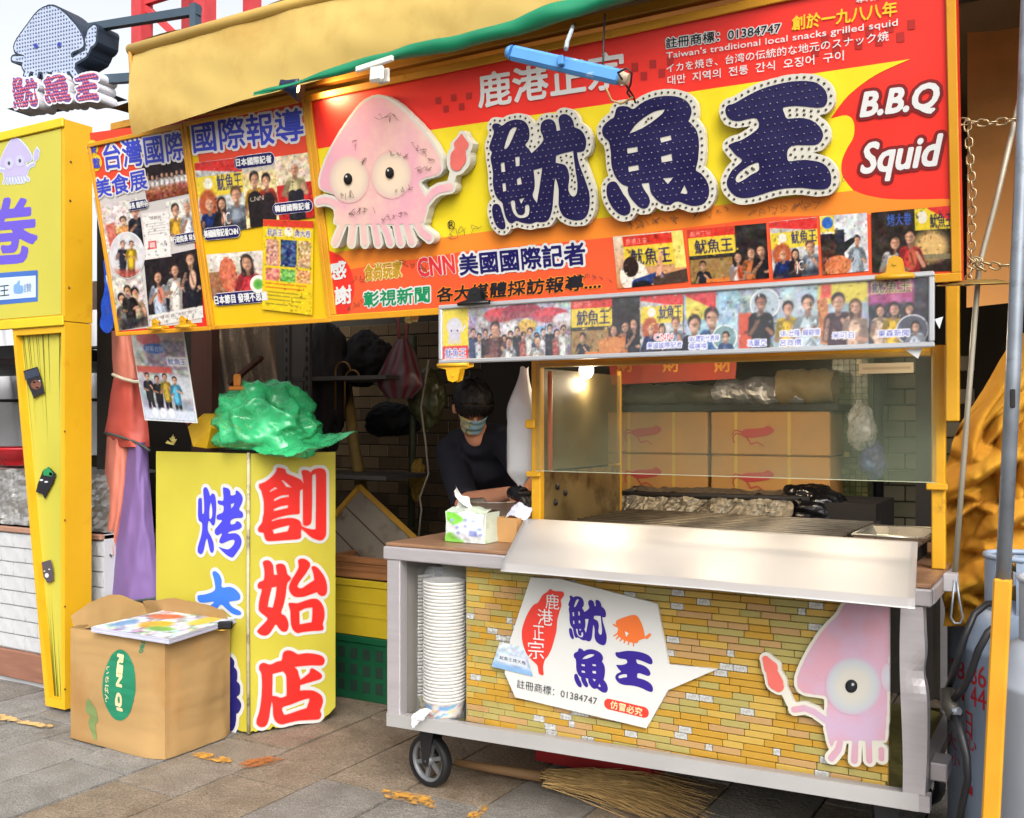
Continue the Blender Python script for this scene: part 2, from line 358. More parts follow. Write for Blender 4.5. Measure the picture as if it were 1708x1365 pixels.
# ------------------------------------------------------------------ printed pictures: painted on a canvas, carried as colours of a fine sheet
class Canvas:
    def __init__(s, W, H, bgc=(200, 200, 200)):
        s.W, s.H = W, H; s.a = np.zeros((H, W, 3)) + np.array(bgc, float); s.Y, s.X = np.mgrid[0:H, 0:W].astype(float)
    def mask(s, d, soft): return np.clip(0.5 - d / max(soft, 1e-3), 0, 1)[..., None]
    def put(s, m, c, al=1.0): m = m * al; s.a = s.a * (1 - m) + np.array(c, float) * m; return s
    def rect(s, x0, y0, x1, y1, c, soft=1.0, al=1.0):
        d = np.maximum(np.maximum(x0 - s.X, s.X - x1), np.maximum(y0 - s.Y, s.Y - y1)); return s.put(s.mask(d, soft), c, al)
    def ell(s, cx, cy, rx, ry, c, soft=1.2, al=1.0, rot=0.0):
        C, S = math.cos(rot), math.sin(rot); x = (s.X - cx) * C + (s.Y - cy) * S; y = -(s.X - cx) * S + (s.Y - cy) * C
        d = (np.sqrt((x / rx) ** 2 + (y / ry) ** 2) - 1) * min(rx, ry); return s.put(s.mask(d, soft), c, al)
    def cap(s, x0, y0, x1, y1, r0, r1, c, soft=1.2, al=1.0):
        dx, dy = x1 - x0, y1 - y0; L = dx * dx + dy * dy + 1e-6; t = np.clip(((s.X - x0) * dx + (s.Y - y0) * dy) / L, 0, 1)
        d = np.hypot(s.X - x0 - t * dx, s.Y - y0 - t * dy) - (r0 + (r1 - r0) * t); return s.put(s.mask(d, soft), c, al)
    def grad(s, c0, c1, x0=0, y0=0, x1=None, y1=None, vert=True):
        x1 = x1 or s.W; y1 = y1 or s.H; t = (s.Y - y0) / (y1 - y0) if vert else (s.X - x0) / (x1 - x0); t = np.clip(t, 0, 1)[..., None]
        m = ((s.X >= x0) & (s.X < x1) & (s.Y >= y0) & (s.Y < y1))[..., None]; g = np.array(c0, float) * (1 - t) + np.array(c1, float) * t; s.a = np.where(m, g, s.a); return s
    def noise(s, amp, sc=3, seed=0, x0=0, y0=0, x1=None, y1=None, mono=False):
        x1 = x1 or s.W; y1 = y1 or s.H; r = np.random.RandomState(seed); h, w = int((y1 - y0) / sc) + 3, int((x1 - x0) / sc) + 3
        n = (r.rand(h, w, 1) - 0.5) * 0.95 + (0 if mono else (r.rand(h, w, 3) - 0.5) * 0.42); yy = np.linspace(0, h - 1.01, int(y1) - int(y0)); xx = np.linspace(0, w - 1.01, int(x1) - int(x0))
        yi, xi = yy.astype(int), xx.astype(int); fy, fx = (yy - yi)[:, None, None], (xx - xi)[None, :, None]
        g = (n[yi][:, xi] * (1 - fy) + n[yi + 1][:, xi] * fy) * (1 - fx) + (n[yi][:, xi + 1] * (1 - fy) + n[yi + 1][:, xi + 1] * fy) * fx
        s.a[int(y0):int(y1), int(x0):int(x1)] += g * amp; return s
    def txt(s, t, x0, y0, x1, y1, c, oc=None, o=1.5, shear=0.0, b=0.0):
        V, T = glyphs(t); lo, hi = V.min(0), V.max(0); P = (V - lo) / (hi - lo); P = np.stack([x0 + P[:, 0] * (x1 - x0) - (P[:, 1] - 0.5) * 0 + (P[:, 1] - 0.5) * shear * (y1 - y0), y1 - P[:, 1] * (y1 - y0)], 1)
        k = 3; M, lo = raster_tris(P, T, 1.0 / k, 3.0); D = sdf(M, int((o + b) * k) + 4 if oc else 4 + int(b * k))[::1] / k
        H, W = D.shape; yy = ((np.arange(s.H) - lo[1]) * k); xx = ((np.arange(s.W) - lo[0]) * k); yi = np.round(yy).astype(int); xi = np.round(xx).astype(int)
        ym = (yi >= 0) & (yi < H); xm = (xi >= 0) & (xi < W); G = np.full((s.H, s.W), 9.0); G[np.ix_(ym, xm)] = D[np.ix_(yi[ym], xi[xm])]
        if oc: s.put(s.mask(G - o - b, 1.0), oc)
        return s.put(s.mask(G - b, 1.0), c)
    def person(s, x, y, h, shirt, skin=(216, 160, 128), hair=(38, 28, 26), lower=None, tilt=0.0, arms=1, long=False, prop=None):
        """a figure: x, y the top of the head, h the height of the head; lit from one side, creased clothes, no clean outlines"""
        w_ = h * 0.34; fx = x + tilt * h * 0.3; r = random.Random(int(x * 7 + y * 13 + h)); j = lambda k: r.uniform(-k, k) * h
        dk = lambda c, f: tuple(q * f for q in c); sf = max(1.4, h * 0.12)
        if lower: s.cap(x - w_ * 0.7, y + h * 3.4, x - w_ * 0.9, y + h * 6.6, w_ * 0.75, w_ * 0.5, lower, sf); s.cap(x + w_ * 0.7, y + h * 3.4, x + w_ * 0.9 + j(0.3), y + h * 6.6, w_ * 0.75, w_ * 0.5, dk(lower, 0.7), sf)
        s.cap(x - w_ * 1.1, y + h * 1.45, x + w_ * 1.1, y + h * 1.5 + j(0.1), w_ * 0.9, w_ * 0.9, dk(shirt, 0.85), sf); s.cap(x, y + h * 1.8, x + j(0.1), y + h * 3.6, w_ * 1.75, w_ * 1.6, dk(shirt, 0.66), sf); s.cap(x - w_ * 0.5, y + h * 1.8, x - w_ * 0.4 + j(0.1), y + h * 3.5, w_ * 1.1, w_ * 0.9, shirt, sf * 2)
        for _ in range(5): cx = x + j(0.5); cy = y + h * r.uniform(1.6, 3.4); s.cap(cx, cy, cx + j(0.35), cy + h * 0.4, w_ * 0.16, w_ * 0.1, dk(shirt, r.choice((0.45, 1.2))), sf, 0.6)
        if arms:
            for sg in (-1, 1):
                ex, ey = x + sg * w_ * r.uniform(1.9, 2.9), y + h * r.uniform(2.2, 2.8); hx, hy = x + sg * w_ * r.uniform(0.2, 1.8), y + h * r.uniform(1.5, 2.7)
                s.cap(x + sg * w_ * 1.6, y + h * 1.55, ex, ey, w_ * 0.62, w_ * 0.5, dk(shirt, 0.6), sf); s.cap(ex, ey, hx, hy, w_ * 0.42, w_ * 0.34, dk(skin, 0.9 if sg > 0 else 0.7), sf)
        s.cap(x, y + h * 1.2, fx, y + h * 0.85, w_ * 0.5, w_ * 0.45, dk(skin, 0.62), sf)
        if long: s.cap(fx - w_ * 0.7, y + h * 0.45, fx - w_ * 0.8, y + h * 1.25, w_ * 0.5, w_ * 0.4, hair, sf); s.cap(fx + w_ * 0.7, y + h * 0.45, fx + w_ * 0.75, y + h * 1.2, w_ * 0.5, w_ * 0.4, hair, sf)
        t = tilt * 0.5 + r.uniform(-0.15, 0.15)
        s.ell(fx, y + h * 0.4, w_ * 1.12, h * 0.42, hair, sf, rot=t); s.ell(fx + j(0.03), y + h * 0.6, w_ * 0.86, h * 0.38, skin, sf, rot=t); s.ell(fx + w_ * 0.4, y + h * 0.64, w_ * 0.5, h * 0.3, dk(skin, 0.68), sf * 2, 0.7); s.ell(fx - w_ * 0.3, y + h * 0.55, w_ * 0.3, h * 0.16, dk(skin, 1.16), sf * 2, 0.6)
        if h > 9: s.ell(fx - w_ * 0.42, y + h * 0.54, w_ * 0.26, h * 0.035, dk(skin, 0.45), sf, 0.6); s.ell(fx + w_ * 0.38, y + h * 0.53, w_ * 0.26, h * 0.035, dk(skin, 0.4), sf, 0.6); s.cap(fx - w_ * 0.25, y + h * 0.79, fx + w_ * 0.25, y + h * 0.78, h * 0.03, h * 0.03, (236, 214, 200) if r.random() < 0.5 else dk(skin, 0.5), sf, 0.75); s.cap(fx, y + h * 0.6, fx + w_ * 0.06, y + h * 0.69, h * 0.025, h * 0.03, dk(skin, 0.7), sf, 0.7)
        if prop: s.ell(x + w_ * 0.4, y + h * 2.0, w_ * 0.8, h * 0.7, prop, sf); s.cap(x, y + h * 1.6, x + w_ * 0.6, y + h * 2.4, w_ * 0.2, w_ * 0.2, dk(prop, 0.6), sf)
        return s
    def busy(s, seed, n=None):
        """small patches of light and shade in the colours around them: the clutter of a real snapshot"""
        r = random.Random(seed); b = s.a.copy(); n = n or int(s.W * s.H / 55)
        for _ in range(n):
            x, y = r.uniform(0, s.W), r.uniform(0, s.H); q = 6; c = b[min(s.H - 1, max(0, int(y + r.uniform(-q, q)))), min(s.W - 1, max(0, int(x + r.uniform(-q, q))))] * r.choice((0.45, 0.62, 0.8, 1.15, 1.35)); rx, ry = r.uniform(0.8, 3.2), r.uniform(0.8, 3.6); R_ = 6; x0, x1, y0, y1 = max(0, int(x) - R_), min(s.W, int(x) + R_), max(0, int(y) - R_), min(s.H, int(y) + R_)
            if x1 <= x0 or y1 <= y0: continue
            X, Y = s.X[y0:y1, x0:x1], s.Y[y0:y1, x0:x1]; m = np.clip(1.2 - np.hypot((X - x) / rx, (Y - y) / ry), 0, 1)[..., None] * r.uniform(0.35, 0.8); s.a[y0:y1, x0:x1] = s.a[y0:y1, x0:x1] * (1 - m) + c * m
        s.a = np.clip(s.a, 0, 255); return s
    def sheet(s, name, parent, corners, m, z=0.002, label=None):
        """corners in the parent's own plane: top left, top right, bottom right, bottom left"""
        tl, tr, br, bl = [Vector(c) for c in corners]; W, H = s.W, s.H
        tx = (np.arange(W) / (W - 1))[None, :, None]; ty = (np.arange(H) / (H - 1))[:, None, None]
        P = (np.array(tl[:2]) * (1 - tx) + np.array(tr[:2]) * tx) * (1 - ty) + (np.array(bl[:2]) * (1 - tx) + np.array(br[:2]) * tx) * ty
        P = np.concatenate([P, np.full((H, W, 1), z)], 2).reshape(-1, 3)
        j, i = np.mgrid[0:H - 1, 0:W - 1]; q = j * W + i; Fc = np.stack([q + W, q + W + 1, q + 1, q], -1).reshape(-1, 4)
        me = bpy.data.meshes.new(name); me.vertices.add(len(P)); me.vertices.foreach_set('co', P.ravel().astype(np.float32))
        me.loops.add(Fc.size); me.loops.foreach_set('vertex_index', Fc.ravel().astype(np.int32)); me.polygons.add(len(Fc)); me.polygons.foreach_set('loop_start', np.arange(0, Fc.size, 4, dtype=np.int32))
        me.update(calc_edges=True); me.validate()
        c = np.clip(s.a / 255.0, 0, 1); c = 0.75 * np.where(c <= 0.04045, c / 12.92, ((c + 0.055) / 1.055) ** 2.4); c = np.concatenate([c, np.ones((H, W, 1))], 2).reshape(-1, 4)
        at = me.color_attributes.new('Col', 'FLOAT_COLOR', 'POINT'); at.data.foreach_set('color', c.ravel().astype(np.float32))
        return link_mesh(name, me, m, parent, label)
# ================================================================== the setting
def struct(o): o['kind'] = 'structure'; return o
M_grout = pm('grout', (66, 58, 50), 0.95, var=0.3, vs=14)
gb = MB(); gb.add([(-150, -60, -0.014), (150, -60, -0.014), (150, 220, -0.014), (-150, 220, -0.014)], [(0, 1, 2, 3)])
ground = struct(gb.obj('ground', M_grout))
ground['label'] = 'dark jointed ground under the stone paving of the lane'
def stone_mat(i, c, c2):
    m = pm('stone_%d' % i, c, 0.62, var=0.22, vs=9, bump=0.55, bs=55, rgb2=c2, f2=0.55, s2=3.2)
    t = m.node_tree; b = t.nodes['Principled BSDF']; N = t.nodes.new; L = t.links.new    # granite speckle
    tc = N('ShaderNodeTexCoord'); vz = N('ShaderNodeTexNoise'); vz.inputs['Scale'].default_value = 190; vz.inputs['Detail'].default_value = 2; L(tc.outputs['Object'], vz.inputs['Vector'])
    mr = N('ShaderNodeMapRange'); mr.inputs[1].default_value = 0.36; mr.inputs[2].default_value = 0.66; mr.inputs[3].default_value = 0.55; mr.inputs[4].default_value = 1.25; L(vz.outputs[0], mr.inputs[0])
    src = b.inputs['Base Color'].links[0].from_socket
    mx = N('ShaderNodeMix'); mx.data_type = 'RGBA'; mx.blend_type = 'MULTIPLY'; mx.inputs[0].default_value = 1
    cb = N('ShaderNodeCombineColor'); [L(mr.outputs[0], cb.inputs[k]) for k in range(3)]; L(src, mx.inputs[6]); L(cb.outputs[0], mx.inputs[7]); L(mx.outputs[2], b.inputs['Base Color'])
    return m
ST = [stone_mat(0, (147, 144, 139), (126, 119, 110)), stone_mat(1, (152, 149, 144), (132, 124, 113)), stone_mat(2, (143, 137, 129), (120, 109, 96)), stone_mat(3, (152, 140, 125), (122, 106, 88)), stone_mat(4, (148, 132, 113), (118, 99, 78))]
slabs = 0
for k in range(-10, 13):
    x0 = -3.05 + 0.323 * k; y = 0.3 + rnd.uniform(0, 0.6)
    while y < 4.9:
        L_ = rnd.uniform(0.55, 0.95); y1 = y + L_; g = 0.011
        cx = x0 + 0.16; cy = (y + y1) / 2
        warm = 1 if (cx > -3.1 and cy > 2.0) else 0
        m = rnd.choice(ST[2:5]) if warm else rnd.choice(ST[0:3])
        h = rnd.uniform(-0.003, 0.003)
        b = MB(); bm_ = bmesh.new(); bmesh.ops.create_grid(bm_, x_segments=3, y_segments=6, size=0.5)
        W_ = 0.323 - g; D_ = L_ - g
        for q in bm_.verts: q.co = Vector((q.co.x * W_, q.co.y * D_, 0))
        top = [q.co.copy() for q in bm_.verts]; tf = [[q.index for q in f.verts] for f in bm_.faces]
        P = []
        for q in top:
            edge = max(abs(q.x) / (W_ / 2), abs(q.y) / (D_ / 2)) > 0.99
            n_ = noise.noise(Vector((cx * 3 + q.x * 7, cy * 3 + q.y * 7, 3)))
            P.append((cx + q.x + (0.004 * n_ if edge else 0), cy + q.y + (0.005 * noise.noise(Vector((q.x * 9 + cx, q.y * 9, cy))) if edge else 0), h + n_ * 0.0012 - (0.0012 if edge else 0)))
        b.add(P, tf, True)
        bm_.edges.ensure_lookup_table(); be = [(e.verts[0].index, e.verts[1].index) for e in bm_.edges if e.is_boundary]
        for a_, c_ in be: b.add([P[a_], P[c_], (P[c_][0], P[c_][1], -0.03), (P[a_][0], P[a_][1], -0.03)], [(0, 1, 2, 3)])
        bm_.free()
        b.obj('paving_slab', m, ground); slabs += 1
        y = y1
# worn yellow paint on the stones
M_ypaint = pm('road_paint', (226, 164, 66), 0.7, var=0.2, vs=20, rgb2=(150, 110, 60), f2=0.56, s2=22)
def worn(m, th=0.5, sc=26):
    t = m.node_tree; N = t.nodes.new; L = t.links.new; tc = N('ShaderNodeTexCoord'); nz = N('ShaderNodeTexNoise'); nz.inputs['Scale'].default_value = sc; nz.inputs['Detail'].default_value = 7; nz.inputs['Roughness'].default_value = 0.7; L(tc.outputs['Object'], nz.inputs['Vector'])
    mr = N('ShaderNodeMapRange'); mr.inputs[1].default_value = th - 0.1; mr.inputs[2].default_value = th + 0.06; L(nz.outputs[0], mr.inputs[0]); L(mr.outputs[0], t.nodes['Principled BSDF'].inputs['Alpha']); return m
worn(M_ypaint, 0.5)
def splash(px, seed, m=None):
    m = m or M_ypaint
    r = random.Random(seed); lp = []
    for u, v in px:
        p = atZ(u, v, 0.004); lp.append((p.x, p.y))
    lp2 = smooth_loop(lp, 5); lp2 = [(x + r.uniform(-1, 1) * 0.007, y + r.uniform(-1, 1) * 0.007) for x, y in lp2]
    if ncheck(lp2) < 0: lp2.reverse()
    return MB().prism([lp2], 0, 0.0062, side=False).obj('yellow_paint_mark', m, ground)
splash([(640, 1318), (680, 1322), (715, 1328), (728, 1340), (727, 1349), (705, 1345), (675, 1338), (645, 1330)], 1)
splash([(318, 1258), (345, 1256), (360, 1262), (383, 1265), (380, 1273), (355, 1271), (335, 1266)], 2)
splash([(398, 1276), (425, 1266), (455, 1263), (470, 1268), (440, 1277), (410, 1283)], 3, worn(pm('rust_paint', (186, 110, 48), 0.7, var=0.2), 0.5))
splash([(780, 1362), (800, 1348), (812, 1345), (812, 1353), (795, 1366)], 4)
splash([(-30, 1192), (12, 1193), (30, 1200), (60, 1206), (88, 1212), (70, 1214), (20, 1204), (-30, 1202)], 5, worn(pm('pale_paint', (226, 186, 120), 0.7, var=0.2), 0.47))

# ------------------------------------------------------------------ the stall's shell: back wall with tiles, left inner wall, roof sheet
BW = 5.0
M_wallb = pm('dark_mortar', (52, 48, 40), 0.9, var=0.25, vs=5)
M_tile = [pm('wall_tile_%d' % i, c, 0.35, var=0.16, vs=7, rgb2=(70, 62, 46), f2=0.58, s2=5) for i, c in enumerate([(128, 122, 98), (116, 112, 88), (136, 130, 106), (104, 100, 78), (88, 72, 52), (78, 64, 46), (96, 80, 58), (66, 54, 40)])]  # last four tones are darker: the left stretch's shade is in their colour
wall = MB().box((-5.6, BW, 0), (1.2, BW + 0.15, 2.7)).obj('back_wall', M_wallb)
tag(wall, 'dim tiled wall at the back of the food stall', 'wall')
TW, TH = 0.152, 0.076
tme = {}
def tile_mesh(w_, h_, i):
    k = (round(w_, 3), round(h_, 3), i)
    if k not in tme:
        me = MB().box((-w_ / 2, -0.008, -h_ / 2), (w_ / 2, 0.0, h_ / 2), bev=0.003).mesh('tile'); me.materials.append(M_tile[i]); tme[k] = me
    return tme[k]
def lay_tiles(u0, v0, u1, v1, base):
    a, b = atY(u0, v0, BW), atY(u1, v1, BW); n = 0
    r0, r1 = int(b.z / TH), int(a.z / TH) + 1
    for r_ in range(r0, r1):
        off = (r_ % 2) * TW / 2; c0 = int((a.x - off) / TW) - 1; c1 = int((b.x - off) / TW) + 1
        for c_ in range(c0, c1):
            o = bpy.data.objects.new('tile', tile_mesh(TW - 0.006, TH - 0.006, base + rnd.choice((0, 0, 1, 2, 3)))); COL.objects.link(o); o.parent = wall
            o.location = (off + (c_ + 0.5) * TW, BW - 0.001, (r_ + 0.5) * TH); n += 1
    return n
lay_tiles(1458, 610, 1530, 900, 0)
lay_tiles(540, 560, 750, 905, 4)  # left stretch laid in the darker set, its shade painted in
roof = MB().grid(lambda a, b: Vector((-3.32 + 5.3 * a, 2.58 + 2.6 * b, 2.52 + 0.1 * b + 0.04 * math.sin(a * 40) * 0.3)), 40, 4)
roof = roof.obj('stall_roof', pm('roof_sheet', (86, 66, 40), 0.8, var=0.2)); tag(roof, 'brown canvas roof sheet stretched over the food stall', 'roof')

# far bits behind
M_red = pm('red_steel', (205, 66, 70), 0.5, var=0.12)
tower = thing('steel_tower', 'red lattice steel tower rising behind the yellow awning', 'tower', (atY(290, 0, 12).x, 12, 0))
def farp(u, v, Y=12.0): return atY(u, v, Y)
x_l, x_r = farp(237, 30).x, farp(342, 30).x
zt = 14
for x_, nm in ((x_l, 'mast'), (x_r, 'mast')):
    for dy in (0, 1.1): MB().bar((x_, 12 + dy, 0), (x_, 12 + dy, zt), 0.26 if dy == 0 else 0.2, 0.26).obj(nm, M_red, tower)
zz = 6.0
while zz < zt - 1:
    MB().bar((x_l, 12, zz), (x_r, 12, zz), 0.1, 0.1).obj('strut', M_red, tower)
    MB().bar((x_l, 12.02, zz + 1.35), (x_r, 12.02, zz), 0.12, 0.1).obj('brace', M_red, tower)
    zz += 1.35
pst = thing('wooden_post', 'weathered wooden post top behind the rolled awning edge', 'post', (atY(380, 20, 6).x, 6, 0))
MB().tube([(atY(380, 20, 6).x, 6, 0), (atY(380, 20, 6).x, 6, 4.4)], 0.09, 10).obj('trunk', pm('old_wood', (150, 128, 100), 0.85, var=0.3, vs=9, bump=0.5, aniso=(6, 6, 1)), pst)
MB().tube([(atY(402, 2, 5.9).x, 5.9, 3.6), (atY(410, -8, 5.9).x, 5.9, 4.5)], 0.012, 6).obj('wire', pm('black_wire', (25, 25, 28), 0.5), pst)
# ================================================================== the neighbouring stall on the left
M_yel = pm('yellow_board', (226, 196, 34), 0.5, var=0.1, vs=4, rgb2=(198, 166, 30), f2=0.6, s2=6, bump=0.05)
M_yel2 = pm('amber_board', (228, 174, 24), 0.5, var=0.1, vs=3, rgb2=(206, 148, 20), f2=0.58, s2=5, bump=0.06, bs=12)
M_yprint = pm('yellow_print', (198, 190, 72), 0.42, var=0.07, vs=2, rgb2=(196, 184, 70), f2=0.55, s2=2)
M_black = pm('black_metal', (22, 22, 24), 0.5, var=0.1)
M_white = pm('white_print', (228, 230, 228), 0.4, var=0.03)
NY = 2.80
FN = Frame((-3.91, NY, 1.735), (1, 0, 0), (0, 0, 1))
# fascia
fas = board_thing('neighbour_fascia', 'tall yellow sign fascia of the next stall with purple character', 'sign', FN)
Lx = -1.6; ht = FN.loc(103, 200).y
MB().box((Lx, 0, -0.14), (0, ht, 0)).obj('sign_box', M_yel2, fas)
a, b = FN.loc(-40, 222), FN.loc(98, 527)
sheet('sign_face', [[(Lx + 0.02, 0.03), (-0.022, 0.03), (-0.022, ht - 0.04), (Lx + 0.02, ht - 0.04)]], M_yprint, fas, 0.002)
MB().box((Lx, -0.02, 0.0005), (-0.001, 0.022, 0.012), bev=0.003).obj('bottom_trim', M_yel, fas)
MB().box((Lx, ht - 0.035, 0.0005), (-0.001, ht + 0.006, 0.012), bev=0.003).obj('top_trim', M_yel, fas)
M_purple = pm('purple_print', (104, 84, 205), 0.4, var=0.04)
M_pale = pm('pale_blue_print', (205, 222, 236), 0.4, var=0.03)
# the character (only its right half is in view)
def px_loops(F, z, loops): return [[tuple(F.loc(u, v, z)) for u, v in l] for l in loops]
def orient(loops): return [l if ncheck(l) > 0 else l[::-1] for l in loops]
letter(FN, fas, '卷', (-42, 390), (64, 381), 112, M_purple, bold=0.036, border=0.07, bm=M_pale, res=110)
NEIGH_SQUID = True
# little plate with a thumb
pl = [tuple(FN.loc(*q)) for q in ((-60, 460), (64, 451), (64, 503), (-60, 514))]
sheet('plate_edge', orient([pl]), pm('plate_blue', (66, 110, 190), 0.4), fas, 0.003)
pl2 = [tuple(FN.loc(*q)) for q in ((-60, 468), (61, 460), (61, 496), (-60, 506))]
sheet('plate_face', orient([pl2]), pm('plate_pale', (205, 222, 238), 0.4, var=0.03), fas, 0.004)
M_ink = pm('dark_ink', (24, 22, 30), 0.5, var=0.05)
small(FN, fas, '魷王', (-18, 488), (17, 484), 20, M_ink, 0.005)
small(FN, fas, '讚', (41, 481), (54, 480), 15, pm('grey_blue_ink', (120, 150, 190), 0.5), 0.005)
th = smooth_loop([(23, 476), (27, 474), (31, 468), (33, 469), (33, 476), (38, 477), (38, 488), (30, 490), (23, 488)], 3)
sheet('thumb_mark', orient(px_loops(FN, 0.005, [th])), pm('thumb_ink', (120, 165, 215), 0.5), fas, 0.005)
for u, v in ((117, 335), (115, 480), (118, 270)):
    p = atX(u, v, -3.909); MB().lathe([(0, 0.003), (0.005, 0.002), (0.006, 0)], FN.M.inverted() @ p, 8, (1, 0, 0)).obj('screw', pm('rusty_screw', (120, 80, 20), 0.6), fas)
# pillar: boxed, tapering front, louvre strips inside
pil = thing('neighbour_pillar', 'tapering yellow boxed pillar carrying small black cartoon stickers', 'pillar', (-3.98, NY, 0))
fl = [FN.loc(u, v) for u, v in ((20, 538), (103, 538), (104, 1193), (76, 1182))]
zb = 0.02 - 1.735
outer = [(fl[0].x, -0.004), (0, -0.004), (0, zb), (fl[3].x, zb)]
t_ = 0.028
inner = [(outer[0][0] + t_, -0.05), (-t_ * 0.9, -0.05), (-t_ * 0.9, zb + 0.04), (outer[3][0] + t_ * 0.9, zb + 0.04)]
MB().prism(orient([outer])[:1] + [inner], -0.135, 0.0, FN.M).obj('frame', M_yel2, pil)
MB().prism(orient([inner]), -0.09, -0.028, FN.M, side=False).obj('front_panel', M_yprint, pil)
def edge_x(t, f_): return inner[0][0] + (inner[3][0] - inner[0][0]) * t + ((inner[1][0] - inner[0][0]) * (1 - t) + (inner[2][0] - inner[3][0]) * t) * f_
M_streak = pm('print_streak', (112, 110, 26), 0.5); y_t, y_b = -0.05, zb + 0.04
for i in range(30):      # thin printed streaks running in from the top and the foot
    top_ = i < 18; f_ = rnd.random() ** (1.6 if top_ else 1.0); L_ = rnd.uniform(0.10, 0.42) * (1.1 - f_ * 0.6); t0, t1 = (0.0, L_) if top_ else (1.0, 1 - L_ * 1.1); f1 = f_ + (0.5 - f_) * 0.12; w_ = rnd.uniform(0.0012, 0.0034)
    P = [(edge_x(t0, f_) - w_, y_t + (y_b - y_t) * t0), (edge_x(t0, f_) + w_, y_t + (y_b - y_t) * t0), (edge_x(t1, f1), y_t + (y_b - y_t) * t1)]; P = P if ncheck(P) > 0 else P[::-1]
    MB().prism([P], 0, -0.0265, FN.M, side=False).obj('printed_streak', M_streak, pil)
FP = FN.shift(-0.016)
def sticker(pts, marks, m):
    lp = orient(px_loops(FN, -0.016, [pts]))[0]
    o = MB().prism([lp], -0.018, -0.0145, FN.M).obj('sticker', m, pil)
    for mk, mm in marks:
        l2 = orient(px_loops(FN, -0.0135, [mk]))[0]; MB().prism([l2], 0, -0.0135, FN.M, side=False).obj('sticker_mark', mm, o)
M_st = pm('sticker_black', (34, 32, 40), 0.5); M_stw = pm('sticker_white', (220, 220, 222), 0.5); M_stg = pm('sticker_green', (40, 140, 80), 0.5); M_stb = pm('sticker_brown', (120, 76, 60), 0.5)
el = lambda x, y, a, b, n=10: [(x + a * math.cos(2 * math.pi * i / n), y + b * math.sin(2 * math.pi * i / n)) for i in range(n)]
sticker([(39, 619), (62, 612), (68, 630), (74, 656), (64, 659), (57, 665), (53, 655), (46, 640)], [([(40, 621), (62, 614), (66, 626), (42, 634)], pm('sticker_navy', (50, 60, 80), 0.5)), (el(60, 642, 9, 8), M_stb), (el(57, 638, 2.4, 1.5), M_stw), (el(65, 636, 2.4, 1.5), M_stw), (el(62, 647, 3, 1.2), M_stw)], M_st)
sticker([(72, 785), (81, 779), (93, 791), (88, 806), (79, 822), (75, 832), (71, 824), (60, 821), (64, 806)], [([(72, 784), (81, 779), (89, 790), (86, 795), (72, 793)], M_stg), (el(69, 801, 3.2, 1.6), M_stw), (el(77, 804, 3.2, 1.6), M_stw), ([(82, 788), (87, 789), (87, 794), (82, 793)], M_stw)], M_st)
sticker([(70, 938), (84, 934), (88, 950), (89, 968), (80, 973), (73, 962)], [(el(78, 960, 3.5, 4), M_stw), (el(74, 953, 1.6, 1.2), M_stw), (el(82, 950, 1.6, 1.2), M_stw)], pm('sticker_grey', (88, 78, 84), 0.5))
for v in (720, 868, 1012, 1150):
    p = atX(108, v, -3.9085); MB().lathe([(0, 0.003), (0.004, 0.002), (0.005, 0)], p, 8, (1, 0, 0)).obj('screw', MATS['rusty_screw'], pil)

# counter of the neighbour: embossed white brick cladding, timber skirting, foil tray
NC = 3.02
cnt = thing('neighbour_counter', 'white brick-clad counter of the next stall with timber skirting', 'counter', (-4.6, NC, 0))
M_wb = pm('white_foam_brick', (196, 198, 200), 0.6, var=0.05, vs=12, bump=0.35, bs=30)
ztop = atY(40, 880, NC).z; zs = atY(40, 1105, NC).z; x1 = -3.93
MB().box((-6.2, NC, 0.0), (x1, NC + 0.6, ztop)).obj('body', pm('foam_joint', (196, 198, 200), 0.7), cnt)
bh = (ztop - 0.03 - 0.17) / 8; bw = 0.19
bme = MB().grid(lambda a, b: Vector(((a - 0.5) * (bw - 0.006), -0.012 - 0.004 * math.sin(a * 9 + b * 3) * math.sin(b * 3.1), (b - 0.5) * (bh - 0.006))), 6, 4)
bme.box((-(bw - 0.006) / 2, -0.0115, -(bh - 0.006) / 2), ((bw - 0.006) / 2, 0, (bh - 0.006) / 2))
bmesh_ = bme.mesh('brick'); bmesh_.materials.append(M_wb)
for r_ in range(8):
    for c_ in range(6):
        x = x1 - 0.1 - (c_ + 0.5 * (r_ % 2)) * bw
        o = bpy.data.objects.new('brick', bmesh_); COL.objects.link(o); o.parent = cnt; o.matrix_parent_inverse = cnt.matrix_basis.inverted(); o.location = (x, NC, 0.17 + bh * (r_ + 0.5))
for r_ in range(1, 8, 2):
    o = bpy.data.objects.new('brick', bmesh_); COL.objects.link(o); o.parent = cnt; o.matrix_parent_inverse = cnt.matrix_basis.inverted(); o.location = (x1 - 0.051, NC, 0.17 + bh * (r_ + 0.5)); o.scale.x = 0.49
M_skirt = pm('skirting_wood', (150, 104, 84), 0.6, var=0.2, vs=6, aniso=(1, 8, 8), bump=0.15)
MB().box((-6.2, NC - 0.03, 0.03), (x1, NC - 0.001, 0.165), bev=0.004).obj('skirting', M_skirt, cnt)
MB().box((-6.2, NC - 0.025, ztop - 0.025), (x1, NC + 0.6, ztop), bev=0.004).obj('ledge', pm('ledge_wood', (176, 132, 110), 0.6, var=0.15, aniso=(1, 8, 8)), cnt)
def crumple(fn, amp, sc, seed):
    def f(a, b):
        p = fn(a, b); q = p * sc + Vector((seed, 0, 0)); d = noise.noise_vector(q) * amp + noise.noise_vector(q * 2.7) * amp * 0.5 + noise.noise_vector(q * 6) * amp * 0.22
        return p + d
    return f
M_foil = pm('foil', (206, 204, 200), 0.36, 0.75, var=0.15, bump=0.4, bs=40)
